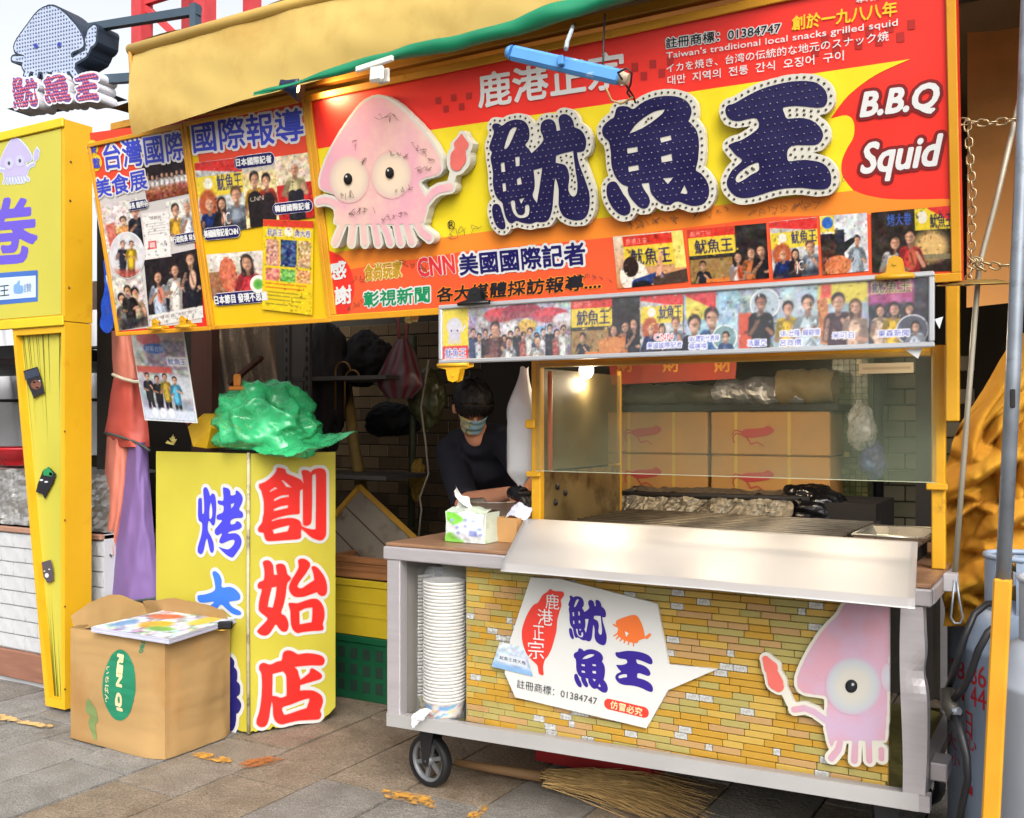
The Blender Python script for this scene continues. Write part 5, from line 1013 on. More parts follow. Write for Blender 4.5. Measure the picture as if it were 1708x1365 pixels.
xs = f(768); c.ell(xs, 26, 13, 12, (214, 208, 214)); c.ell(xs, 38, 10, 8, (206, 200, 210)); [c.cap(xs - 9 + i * 3.6, 44, xs - 10 + i * 3.8, 50, 1.4, 1.2, (206, 200, 210)) for i in range(6)]; c.ell(xs - 5, 32, 1.3, 1.3, (40, 40, 50)); c.ell(xs + 5, 32, 1.3, 1.3, (40, 40, 50)); c.cap(xs + 12, 34, xs + 18, 26, 1.5, 1.5, (214, 206, 212))
# queue with umbrellas
x0, x1 = f(797), f(1000); c.grad((196, 190, 196), (120, 96, 96), x0, 0, x1, H); c.noise(110, 7, 101, x0, 0, x1, H)
for i, (u, v, rr, cc) in enumerate(((862, 8, 26, (206, 60, 64)), (905, 4, 30, (150, 40, 60)), (960, 12, 26, (206, 60, 70)), (880, 30, 20, (228, 222, 222)), (942, 36, 18, (130, 180, 214)), (985, 20, 16, (222, 214, 214)), (915, 26, 14, (220, 170, 70)))):
    x = f(u); c.ell(x, v + 6, rr, 10, cc, 2); c.rect(x - rr, v + 7, x + rr, v + 16, (130, 100, 96), 3, 0.35)
for i in range(15):
    x = x0 + 8 + i * (x1 - x0 - 10) / 15; c.person(x, 30 + (i * 7) % 12, 11, [(60, 70, 110), (210, 206, 206), (40, 40, 50), (170, 90, 80), (214, 210, 204)][i % 5], arms=0)
c.person(f(852), 22, 20, (110, 66, 62)); c.person(f(880), 44, 14, (228, 226, 224)); c.person(f(935), 44, 14, (226, 224, 222))
c.noise(50, 3, 102, x0, 0, x1, H)
def blit(cv, x, w_):  # paste a picture
    x, w_ = int(x), int(w_); ys = (np.arange(H) * cv.H / H).astype(int); xs_ = (np.arange(w_) * cv.W / w_).astype(int); c.a[:, x:x + w_] = cv.a[np.ix_(ys, xs_)]
p2 = ph_stall_group(112, 80); p2.ell(66, 66, 22, 12, (206, 130, 70)); blit(p2, f(1000), f(1124) - f(1000)); blit(ph_curly(72, 84), f(1124), f(1196) - f(1124))
x0 = f(1196); c.rect(x0, 0, f(1282), H, (160, 186, 200)); c.rect(x0 + 2, 0, x0 + 40, 34, (220, 200, 80)); c.put(c.mask(c.Y - 4 - (c.X - x0) * 0.5, 2) * (c.X[..., None] > x0) * (c.X[..., None] < x0 + 40), (210, 60, 60)); c.noise(70, 6, 103, x0, 0, f(1282), H); c.person(f(1212), 28, 22, (34, 36, 56)); c.person(f(1242), 20, 24, (60, 100, 150), tilt=-0.3); c.ell(f(1260), 58, 16, 16, (226, 226, 222)); c.ell(f(1260), 58, 14, 14, (120, 150, 150)); c.person(f(1262), 50, 12, (60, 90, 150))
x0 = f(1282); c.rect(x0, 0, f(1345), H, (150, 160, 172)); c.noise(90, 6, 104, x0, 0, f(1345), H); c.rect(x0, 30, x0 + 18, H, (206, 80, 50), 4); c.person(f(1318), 40, 14, (150, 186, 206), lower=(190, 200, 214)); c.ell(f(1322), 20, 18, 18, (230, 230, 228)); c.ell(f(1322), 20, 16.5, 16.5, (176, 190, 196)); c.person(f(1316), 8, 19, (34, 32, 36), skin=(168, 116, 90))
x0 = f(1345); c.rect(x0, 0, f(1470), H, (170, 186, 192)); c.noise(70, 8, 105, x0, 0, f(1470), H); c.rect(f(1400), 0, f(1470), 24, (216, 196, 70), 4); c.rect(f(1404), 2, f(1418), 18, (206, 70, 60), 3)
c.person(f(1356), 18, 17, (226, 186, 40), lower=(30, 30, 36)); c.person(f(1385), 12, 19, (196, 210, 214), lower=(180, 190, 196)); c.cap(f(1406), 22, f(1410), 66, 6, 5, (196, 120, 70)); c.noise(70, 3, 106, f(1400), 16, f(1416), 70); c.person(f(1428), 12, 20, (70, 40, 50)); c.person(f(1452), 20, 17, (216, 178, 150), lower=(40, 90, 200), long=True, hair=(90, 60, 40))
x0 = f(1470); c.rect(x0, 0, W, H, (50, 46, 50)); c.rect(x0, 0, f(1530), 28, (176, 80, 130), 5); c.txt('魷魚王', f(1474), 2, f(1526), 16, (70, 60, 110), (214, 196, 120), 1.2); c.noise(60, 6, 107, x0, 0, W, H); c.person(f(1486), 28, 13, (222, 190, 160)); c.person(f(1504), 26, 15, (228, 184, 40)); c.person(f(1524), 28, 13, (34, 34, 40), long=True); c.ell(f(1528), 58, 17, 17, (214, 214, 216)); c.ell(f(1528), 58, 15.5, 15.5, (80, 80, 92)); c.person(f(1532), 48, 12, (200, 206, 216))
c.noise(22, 3, 108)
c.rect(0, 0, W, H, (40, 56, 90), 1, 0.10); lg = c.a[:, :int(f(797))].copy(); c.busy(77, 900); c.a[:, :int(f(797))] = lg
for t_, a_, b_, y_, cc in (('CNN', 1146, 1176, 50, (214, 40, 50)), ('美國國際記者', 1134, 1192, 60, (60, 66, 160)), ('SBL體彩代表隊', 1203, 1252, 54, (60, 66, 160)), ('楊興樑', 1203, 1232, 63, (60, 66, 160)), ('馮麗亞', 1296, 1324, 62, (60, 66, 160)), ('SBL台隆', 1345, 1374, 52, (60, 66, 160)), ('韓銀德', 1378, 1402, 52, (60, 66, 160)), ('呂政儒', 1345, 1376, 63, (60, 66, 160)), ('米可白', 1420, 1450, 57, (60, 66, 160)), ('東森新聞', 1483, 1524, 57, (60, 66, 160))):
    c.txt(t_, f(a_), y_, f(b_), y_ + 7.5, cc, (226, 226, 230), 1.3)
g0 = fwb * 0.8
c.sheet('photo_strip', ban, [(bx0 + g0, bh_ - g0), (bx1 - g0, bh_ - g0), (bx1 - g0, g0), (bx0 + g0, g0)], M_printg, 0.0)
M_acr = film_mat('banner_film', (236, 240, 244), 0.045, 0.06, 0.6, bs=3)
MB().add([(bx0 + g0, g0, 0.004), (bx1 - g0, g0, 0.004), (bx1 - g0, bh_ - g0, 0.004), (bx0 + g0, bh_ - g0, 0.004)], [(0, 1, 2, 3)]).obj('clear_cover', M_acr, ban)
bulldog_clip('bulldog_clip', 'black bulldog clip gripping the banner frame at its upper left', BAN, (790, 507), 56, 36, pm('clip_black', (20, 20, 22), 0.35), True, 0.022, 0.0) if False else None
def clip2(label, c_, wpx, hpx, m, up): return bulldog_clip('bulldog_clip', label, BAN, c_, wpx, hpx, m, not up, 0.024)
clip2('black bulldog clip gripping the upper left of the photo banner', (790, 506), 54, 30, pm('clip_black', (20, 20, 22), 0.35), True)
clip2('mustard bulldog clip on the upper right corner of the photo banner', (1492, 462), 66, 40, M_clipy, True)
clip2('bright yellow clip on the lower left corner of photo banner', (755, 609), 52, 32, pm('clip_bright', (230, 170, 20), 0.4), False)
# loose tape scraps
for q in ([(1508, 583), (1538, 580), (1530, 598)], [(1558, 532), (1572, 528), (1566, 548)]):
    l = [tuple(BAN.loc(*p)) for p in q]; l = l if ncheck(l) > 0 else l[::-1]; MB().prism([l], -0.012, -0.0105).obj('tape_scrap', M_white, ban)

# ================================================================== awning, roof rails, lamps
M_tarp = pm('awning_tarp', (206, 176, 98), 0.7, var=0.1, vs=2.2, rgb2=(190, 154, 78), f2=0.5, s2=2.0, bump=0.08, bs=8)
M_greenc = pm('awning_green', (22, 132, 92), 0.42, var=0.14, vs=6)
AY = 2.42
aw = thing('yellow_awning', 'yellow tarpaulin awning with green hem hanging over the signboard', 'awning', (-2.2, AY, 2.3))
pt = [atY(u, v, AY) for u, v in ((209, 76), (430, 20))]; zr = (pt[0].z + pt[1].z) / 2; ax0 = pt[0].x
low = [(205, 230), (260, 212), (330, 190), (400, 168), (480, 147), (560, 124), (640, 98), (700, 84), (760, 74), (820, 58), (870, 46), (930, 22), (1000, 0), (1100, -30), (1300, -95)]
lw = [atY(u, v, AY + 0.02) for u, v in low]
def lowz(x):
    for a, b in zip(lw[:-1], lw[1:]):
        if a.x <= x <= b.x: return a.z + (b.z - a.z) * (x - a.x) / (b.x - a.x)
    return lw[0].z if x < lw[0].x else lw[-1].z
ax1 = lw[-1].x
def tarpf(a, b):
    x = ax0 + (ax1 - ax0) * a; z0, z1 = lowz(x), zr; z = z0 + (z1 - z0) * b
    y = AY + 0.03 - 0.015 * math.sin(b * math.pi) + 0.02 * noise.noise(Vector((x * 1.3 + z * 2.5, z * 2.2, 9))) + 0.012 * noise.noise(Vector((x * 2.2, z * 3, 1))) + 0.01 * math.sin(x * 5 - z * 9) * (1 - b) + 0.006 * noise.noise(Vector((x * 8 + z * 6, z * 9, 4)))
    return Vector((x, y, z))
MB().grid(tarpf, 90, 16).obj('valance', M_tarp, aw)
MB().tube([(ax0 - 0.01, AY + 0.03, zr), (ax1, AY + 0.03, zr)], 0.021, 12).obj('front_pipe_sleeve', pm('awning_sleeve', (232, 190, 96), 0.5, var=0.08), aw)
MB().grid(lambda a, b: Vector((ax0 + (ax1 - ax0 + 0.6) * a, AY + 0.03 + 2.6 * b, zr + 0.02 + 0.25 * b - 0.05 * math.sin(b * math.pi) + 0.01 * math.sin(a * 30))), 60, 12).obj('top_sheet', M_tarp, aw)
MB().tube([(ax0 + 0.002, AY + 0.02, zr - 0.01), (ax0 + 0.005, AY + 0.03, lowz(ax0) + 0.12)], 0.008, 6).obj('stitched_edge', pm('awning_seam', (190, 140, 60), 0.6), aw)
def hem(a, b):   # green hem, rolled under, swelling to the right
    x = lw[4].x - 0.12 + (lw[-1].x - lw[4].x + 0.12) * a; k = min(1, a * 1.9 + 0.02); h = 0.006 + 0.062 * k * (0.7 + 0.3 * noise.noise(Vector((x * 4, 0, 2))))
    an = b * math.pi * 1.5; z = lowz(x) - 0.004
    return Vector((x, AY - 0.012 - 0.022 * k * math.sin(an) + 0.008 * noise.noise(Vector((x * 9, b * 3, 5))), z + h * 0.5 * (math.cos(an) - 0.4) + 0.004 * math.sin(x * 18 + b * 4)))
MB().grid(hem, 90, 10).obj('green_hem', M_greenc, aw)
clw = pm('clip_ivory', (224, 222, 214), 0.4)
tc_ = thing('white_clamp', 'white plastic clamp pinching the green hem to the sign frame', 'clamp', tuple(atY(628, 112, AY - 0.02)))
a = atY(594, 117, AY - 0.05); b = atY(656, 97, AY - 0.05); MB().bar(a, b, 0.012, 0.018, bev=0.003).obj('jaw', clw, tc_)
ctr = atY(628, 109, AY - 0.05); MB().box((-0.026, -0.006, -0.05), (0.026, 0.012, 0.0), Matrix.Translation(ctr) @ Matrix.Rotation(0.05, 4, 'Y'), 0.008).obj('body', clw, tc_)
MB().box((-0.022, 0.03, -0.045), (0.022, 0.04, 0.0), Matrix.Translation(ctr), 0.004).obj('back_jaw', clw, tc_)
# rails under the roof edge
M_rail = pm('roof_rail_yellow', (196, 140, 40), 0.5, var=0.15, rgb2=(130, 90, 36), f2=0.6, s2=7)
M_dark = pm('dark_beam', (30, 25, 22), 0.7, var=0.2)
for i, (Y, z, w_, h_) in enumerate(((2.56, yt * 0.98 + SGN.o.z + 0.030, 0.03, 0.03), (2.66, 2.455, 0.045, 0.03), (2.78, 2.50, 0.04, 0.035))):
    r_ = MB().box((-3.3, Y, z), (0.25, Y + w_, z + h_), bev=0.003).obj('roof_rail', M_rail); tag(r_, ['slim yellow rail lying along the top of the signboard', 'middle yellow roof rail behind the signboard top', 'rearmost yellow roof rail under the dark beams'][i], 'rail', 'rails under the awning')
dbm = MB().box((-3.2, 2.9, 2.44), (0.3, 2.98, 2.52)).obj('roof_beam', M_dark); tag(dbm, 'dark beam running under the stall roof behind the yellow rails', 'beam')
for x_ in (-0.72, -1.55, -2.4):
    cr = MB().box((x_ - 0.02, 2.5, 2.497), (x_ + 0.02, 4.6, 2.517)).obj('roof_crossbar', M_rail); tag(cr, {-0.72: 'yellow crossbar of the roof frame nearest the right end', -1.55: 'yellow crossbar of the roof frame above the middle character', -2.4: 'yellow crossbar of the roof frame above the squid cut-out'}[x_], 'bar', 'roof crossbars')
# blue painted tube light holder hanging before the sign
TY = 2.30
tb = thing('tube_light_holder', 'peeling light blue tube holder hanging askew before the signboard', 'light fitting', tuple(atY(940, 105, TY)))
a, b = atY(852, 88, TY), atY(1036, 130, TY + 0.05)
M_bl = pm('peeling_blue', (84, 150, 214), 0.5, var=0.1, vs=10, rgb2=(206, 220, 230), f2=0.58, s2=16)
MB().bar(a, b, 0.026, 0.040, bev=0.008).obj('housing', M_bl, tb)
d = (b - a).normalized()
MB().tube([b - d * 0.002, b + d * 0.02], [0.017, 0.014], 10).obj('end_cap', pm('cap_rust', (196, 176, 150), 0.6, var=0.3, vs=30), tb)
MB().tube([a + d * 0.002, a - d * 0.012], [0.021, 0.014], 10).obj('end_cap', M_bl, tb)
MB().box((-0.008, -0.008, -0.012), (0.008, 0.008, 0.012), Matrix.Translation(a + d * 0.16 + Vector((0, -0.02, 0.005))), 0.002).obj('bracket', M_bl, tb)
hk = thing('hanging_hook', 'pale metal hook holding the blue tube holder from roof beam', 'hook', tuple(atY(950, 60, TY + 0.03)))
MB().tube([atY(957, 40, 2.6), atY(953, 52, 2.4), atY(946, 70, TY + 0.01), atY(944, 82, TY - 0.01)], 0.006, 8).obj('rod', pm('hook_paint', (170, 180, 190), 0.5), hk)
M_wire = pm('black_wire', (25, 25, 28), 0.5)
wr = thing('lamp_cable', 'thin black cable looping from roof to the blue tube holder', 'cable', tuple(atY(1010, 60, TY + 0.1)))
MB().tube([atY(1009, 24, 2.5), atY(1007, 60, 2.42), atY(1006, 110, TY + 0.06)], 0.0028, 6).obj('upper_run', M_wire, wr)
MB().tube([atY(1030, 122, TY + 0.02), atY(1045, 114, TY + 0.02), atY(1054, 122, TY + 0.03), atY(1052, 140, TY + 0.05), atY(1046, 155, TY + 0.1), atY(1052, 163, TY + 0.14)], 0.0028, 6).obj('loop', M_wire, wr)
MB().tube([atY(1032, 124, TY + 0.02), atY(1044, 142, TY + 0.06), atY(1056, 160, TY + 0.12), atY(1060, 172, TY + 0.14)], 0.0028, 6).obj('second_lead', M_wire, wr)
ty = MB().tube([atY(1010, 146, TY + 0.1), atY(1020, 168, TY + 0.12), atY(1036, 173, TY + 0.13), atY(1052, 165, TY + 0.13), atY(1056, 161, TY + 0.12)], 0.003, 6).obj('string_tie', pm('string_tan', (206, 170, 110), 0.8)); tag(ty, 'tan string tied round the top of the middle character', 'string')
# clamp lamp behind the awning that lights the squid
lp = thing('clamp_lamp', 'dark blue lamp shade tucked under the awning beside press poster', 'lamp', tuple(atY(484, 150, 2.37)))
lc = atY(478, 143, 2.455); M_shade = pm('shade_blue', (14, 34, 66), 0.4)
dirl = (SGN.w(*SGN.loc(590, 165), 0.02) - lc).normalized()
MB().lathe([(0.016, -0.02), (0.02, 0.0), (0.036, 0.03), (0.046, 0.05), (0.044, 0.05), (0.018, 0.002)], lc, 20, dirl).obj('shade', M_shade, lp)
MB().lathe([(0.012, 0), (0.02, 0.012), (0.022, 0.026), (0.014, 0.04), (0.0, 0.044)], lc, 14, dirl).obj('bulb', emit_mat('lamp_glow', (255, 190, 110), 12.0), lp)
li = bpy.data.lights.new('clamp_lamp_light', 'SPOT'); li.energy = 3.2; li.color = (1.0, 0.66, 0.34); li.spot_size = R(125); li.spot_blend = 0.9; li.shadow_soft_size = 0.03
lo_ = bpy.data.objects.new('clamp_lamp_light', li); COL.objects.link(lo_); lo_.location = lc + dirl * 0.055; lo_.rotation_euler = (-dirl).to_track_quat('Z', 'Y').to_euler()

# ================================================================== bulb sign of a squid on an arm over the street (far left)
LY = 3.75
FL_ = Frame((atY(90, 100, LY).x, LY, 3.0), (math.cos(0.12), math.sin(0.12), 0), (0, 0, 1))
led = board_thing('squid_bulb_sign', 'grey squid sign studded with bulbs on a dark arm', 'sign', FL_)
M_ledface = pm('led_face', (176, 190, 214), 0.4, var=0.06); M_ledside = pm('led_side', (40, 52, 70), 0.5, var=0.15)
zl = lambda x, y: (x / 3.956, y / 3.956)
body = smooth_loop([zl(*p) for p in ((325, 42), (390, 60), (470, 130), (530, 210), (552, 270), (545, 315), (480, 345), (470, 370), (495, 410), (490, 460), (440, 475), (200, 475), (155, 455), (150, 420), (165, 370), (110, 350), (95, 310), (115, 260), (180, 170), (250, 80))], 3)
st = [[zl(*p) + (r_,) for p, r_ in q] for q in ([((90, 388), 3), ((150, 392), 4)], [((490, 400), 4), ((560, 358), 4)], [((575, 340), 3), ((605, 220), 7)], [((620, 195), 5), ((600, 260), 9)], [((185, 470), 4), ((175, 500), 4)], [((240, 470), 4), ((235, 500), 4)], [((300, 470), 4), ((300, 500), 4)], [((360, 470), 4), ((365, 500), 4)], [((420, 470), 4), ((430, 500), 4)], [((480, 470), 4), ((500, 500), 4)])]
sc = (FL_.loc(110, 100) - FL_.loc(100, 100)).length / 10
bl = [tuple(FL_.loc(*p)) for p in body]; sl_ = [[tuple(FL_.loc(p[0], p[1])) + (p[2] * sc,) for p in q] for q in st]
o1 = mixed([bl], sl_, 0.012); MB().prism(o1, -0.16, 0.0).obj('box_body', M_ledside, led)
o2 = mixed([bl], sl_, -0.001); sheet('face', o2, M_ledface, led, 0.002)
V, T = fill(o2); px = 0.006; Mk, lo = raster_tris(np.array(V), T, px, 0.02); D = sdf(Mk, 5); pts = []
y_ = lo[1]
while y_ < lo[1] + Mk.shape[0] * px:
    x_ = lo[0]
    while x_ < lo[0] + Mk.shape[1] * px:
        i, j = int((x_ - lo[0]) / px), int((y_ - lo[1]) / px)
        if D[min(j, D.shape[0] - 1), min(i, D.shape[1] - 1)] < -1.2: pts.append((x_, y_))
        x_ += 0.0225
    y_ += 0.0225
dot_mesh(pts, 0.0062, 0.006, 0.002).obj('bulbs', pm('led_bulb', (96, 104, 140), 0.3), led)['kind'] = 'stuff'
for x, y in ((243, 305), (398, 298)): radial_disc(FL_, led, 'eye', zl(x, y), 3.4, 4.2, [(0, (40, 50, 150)), (1, (70, 84, 170))], M_print, 0.009)
M_ledred = pm('led_red', (206, 86, 96), 0.4, var=0.15, vs=40); M_ledv = pm('led_violet', (110, 84, 150), 0.4)
for g, q in zip(U3, ([(80, 510), (255, 515), (250, 705), (85, 720)], [(285, 495), (465, 490), (470, 675), (290, 690)], [(490, 490), (660, 480), (655, 665), (500, 672)])):
    lp_ = fit(g, FL_, [zl(*p) for p in q], 0.03); bd = [o for o in grow(lp_, 0.012) if ncheck(o) > 0]
    MB().prism(bd, -0.1, 0.03).obj('letter_box', pm('led_white', (222, 222, 230), 0.45), led); sheet('letter_face', lp_, M_ledv, led, 0.0315)
    V, T = fill(lp_); Mk, lo = raster_tris(np.array(V), T, 0.005, 0.02); pts = [(lo[0] + i * 0.005, lo[1] + j * 0.005) for j in range(0, Mk.shape[0], 4) for i in range((j // 4 % 2) * 2, Mk.shape[1], 4) if Mk[j, i]]
    dot_mesh(pts, 0.0075, 0.006, 0.0315).obj('letter_bulbs', M_ledred, led)['kind'] = 'stuff'
inv = FL_.M.inverted()
def Lp(p): return inv @ p
MB().bar(Lp(atY(150, 47, LY + 0.1)), Lp(atY(332, 18, LY + 0.1)), 0.045, 0.04).obj('arm', pm('arm_steel', (66, 84, 100), 0.5, var=0.1), led)
MB().bar(Lp(atY(326, 8, LY + 0.1)), Lp(atY(326, 62, LY + 0.1)), 0.04, 0.05).obj('arm_bracket', MATS['arm_steel'], led)
MB().bar(Lp(atY(150, 135, LY + 0.1)), Lp(atY(225, 130, LY + 0.1)), 0.05, 0.04).obj('arm', MATS['arm_steel'], led)
ba, bb = Lp(atY(40, 178, LY + 0.1)), Lp(atY(182, 172, LY + 0.1))
MB().box((ba.x, ba.y - 0.05, -0.2), (bb.x, bb.y + 0.06, -0.03), bev=0.01).obj('base_tray', M_ledside, led)
# ================================================================== the food cart
CF, CB = 2.764, 3.72; CX0, CX1 = -2.124, -0.355; CT = 0.873
M_steel = pm('stainless', (196, 190, 192), 0.42, 0.45, var=0.06, vs=10, aniso=(1, 10, 10), spec=0.5)
M_steel2 = pm('stainless_bright', (214, 212, 210), 0.48, 0.6, var=0.03, vs=3)
M_wood = pm('counter_wood', (150, 112, 84), 0.45, var=0.2, vs=7, aniso=(1, 6, 6), rgb2=(104, 80, 62), f2=0.56, s2=6)
cart = thing('food_cart', 'steel framed food cart with mosaic tiled front and caster wheels', 'cart', ((CX0 + CX1) / 2, (CF + CB) / 2, 0))
MB().box((CX0 + 0.004, CF + 0.004, CT - 0.012), (CX1 - 0.004, CB, CT), bev=0.003).obj('counter_top', M_wood, cart)
MB().box((CX0, CF - 0.004, CT - 0.058), (CX1, CF + 0.03, CT - 0.0125), bev=0.004).obj('front_lip', M_steel, cart)
MB().box((CX0 - 0.002, CF - 0.003, CT - 0.058), (CX0 + 0.03, CB, CT - 0.013), bev=0.004).obj('side_lip', M_steel, cart)
MB().box((CX1 - 0.03, CF + 0.031, CT - 0.058), (CX1 + 0.002, CB, CT - 0.013), bev=0.004).obj('side_lip', M_steel, cart)
zl0, zl1 = 0.238, 0.282     # the bottom rail, a little higher at the right
def rb_(x): return zl0 + (zl1 - zl0) * (x - CX0) / (CX1 - CX0)
def slab_bar(x0, x1, y0, y1, h):
    b = MB(); P = [(x, y, rb_(x) + dz) for dz in (0, h) for y in (y0, y1) for x in (x0, x1)]
    return b.add(P, [(0, 2, 3, 1), (4, 5, 7, 6), (0, 1, 5, 4), (2, 6, 7, 3), (0, 4, 6, 2), (1, 3, 7, 5)])
slab_bar(CX0 + 0.01, CX1 - 0.006, CF + 0.002, CF + 0.04, 0.042).obj('bottom_rail', M_steel, cart)
slab_bar(CX0 + 0.012, CX1 - 0.032, CF - 0.0005, CF + 0.010, 0.0445).obj('rail_edge', M_steel2, cart)
slab_bar(CX0 + 0.01, CX0 + 0.05, CF + 0.04, CB, 0.04).obj('bottom_rail', M_steel, cart)
slab_bar(CX1 - 0.07, CX1 - 0.03, CF + 0.04, CB, 0.04).obj('bottom_rail', M_steel, cart)
slab_bar(CX0 + 0.05, CX1 - 0.07, CF + 0.04, CB, 0.02).obj('floor_plate', pm('cart_floor', (150, 140, 80), 0.6, var=0.3, vs=30), cart)
MB().box((CX0 + 0.012, CF + 0.001, zl0 + 0.042), (CX0 + 0.068, CF + 0.045, CT - 0.058), bev=0.003).obj('leg', M_steel, cart)
# right leg, knocked in half-way up
def legf(a, b):
    z = rb_(CX1) + 0.043 + (CT - 0.06 - rb_(CX1) - 0.043) * b; dn = math.exp(-((b - 0.64) / 0.075) ** 2)
    an = a * 4; k = int(min(an, 3.999)); f_ = an - k; C = [(0, 0), (1, 0), (1, 1), (0, 1), (0, 0)]; x = C[k][0] + (C[k + 1][0] - C[k][0]) * f_; y = C[k][1] + (C[k + 1][1] - C[k][1]) * f_
    x0 = -0.430 + 0.004 * math.sin(b * 5 + 1); x1 = -0.372 + 0.006 * math.sin(b * 4) - 0.009 * dn
    return Vector((x0 + (x1 - x0) * x, CF + 0.001 + y * 0.05 + 0.016 * dn * (1 - y) * x * x, z))
MB().grid(legf, 16, 26, smooth=False).obj('leg', M_steel, cart, 'steel leg with a dent knocked into it')
for x_ in (CX0 + 0.012, CX1 - 0.09): MB().box((x_, CB - 0.05, 0.27), (x_ + 0.05, CB - 0.002, CT - 0.058)).obj('leg', M_steel, cart)
# panel behind the tiles
PX0, PX1 = atY(778, 1080, CF + 0.055).x, atY(1482, 1150, CF + 0.055).x
PB = CF + 0.062
MB().box((CX0 + 0.069, CF + 0.26, 0.27), (PX0 + 0.01, CF + 0.27, CT - 0.06)).obj('recess_back', pm('recess_beige', (150, 140, 110), 0.6), cart)
MB().box((PX0 - 0.006, PB, 0.27), (PX0 - 0.001, CF + 0.26, CT - 0.06)).obj('recess_side', MATS['recess_beige'], cart)
MB().box((PX0, PB, 0.27), (PX1, PB + 0.02, CT - 0.06)).obj('front_board', pm('tile_grout', (120, 104, 52), 0.8, var=0.2), cart)
MB().box((CX0 + 0.052, CF + 0.05, 0.27), (CX0 + 0.056, CB - 0.06, CT - 0.06)).obj('side_board', pm('cart_side', (150, 146, 140), 0.5), cart)
MB().box((PX1, CF + 0.3, 0.27), (CX1 - 0.12, CF + 0.31, CT - 0.06)).obj('back_board', pm('cart_dark', (40, 34, 26), 0.7), cart)
# mosaic strips
MT = {'gold': pm('tile_gold', (190, 146, 52), 0.3, var=0.14, vs=9, spec=0.5), 'olive': pm('tile_olive', (172, 158, 92), 0.3, var=0.12, vs=9, spec=0.5), 'rose': pm('tile_rose', (186, 148, 96), 0.3, var=0.12, vs=9, spec=0.5), 'amber': pm('tile_amber', (196, 162, 78), 0.3, var=0.1, vs=9, spec=0.5), 'mirror': pm('tile_mirror', (222, 222, 216), 0.2, 0.3, var=0.5, vs=120, spec=0.6, rgb2=(90, 90, 96), f2=0.56, s2=110)}
rowh = 0.0203; tiles = []; r0 = 0
z = 0.285
while z < CT - 0.062:
    x = PX0 + rnd.uniform(-0.08, 0)
    while x < PX1:
        k = rnd.random(); kind = 'mirror' if k < 0.13 else 'gold' if k < 0.42 else 'olive' if k < 0.68 else 'amber' if k < 0.84 else 'rose'
        w_ = rnd.choice((0.022, 0.042, 0.042)) if kind == 'mirror' else rnd.choice((0.062, 0.085, 0.108))
        a_, b_ = max(x, PX0), min(x + w_, PX1)
        if b_ - a_ > 0.012: tiles.append((a_, b_, z, kind))
        x += w_
    z += rowh
tiles.sort(key=lambda t: -t[0])
tmesh = {}
rest = {}
def hidden(a_, b_, z): return False
for i, (a_, b_, z, kind) in enumerate(tiles):
    w_ = round(b_ - a_, 3)
    if i < 300:
        key = (w_, kind)
        if key not in tmesh:
            me = MB().box((-w_ / 2 + 0.0008, -0.007, 0.0008), (w_ / 2 - 0.0008, 0, rowh - 0.0012), bev=0.0014).mesh('tile'); me.materials.append(MT[kind]); tmesh[key] = me
        o = bpy.data.objects.new('tile', tmesh[key]); COL.objects.link(o); o.parent = cart; o.matrix_parent_inverse = cart.matrix_basis.inverted()
        o.location = ((a_ + b_) / 2, PB - 0.0005 - rnd.uniform(0, 0.0016), z)
    else:
        dy = rnd.uniform(0, 0.0016); rest.setdefault(kind, MB()).box((a_ + 0.0008, PB - 0.0075 - dy, z + 0.0008), (b_ - 0.0008, PB - 0.0005, z + rowh - 0.0012))
mm = MB(); mats = []; mi = []
for kind, b in rest.items():
    n0 = len(mm.f); mm.add(b.v, b.f); mi += [len(mats)] * (len(mm.f) - n0); mats.append(MT[kind])
me = mm.mesh('tile_field')
for m_ in mats: me.materials.append(m_)
me.polygons.foreach_set('material_index', mi); o = link_mesh('tile_field', me, None, cart); o['kind'] = 'stuff'
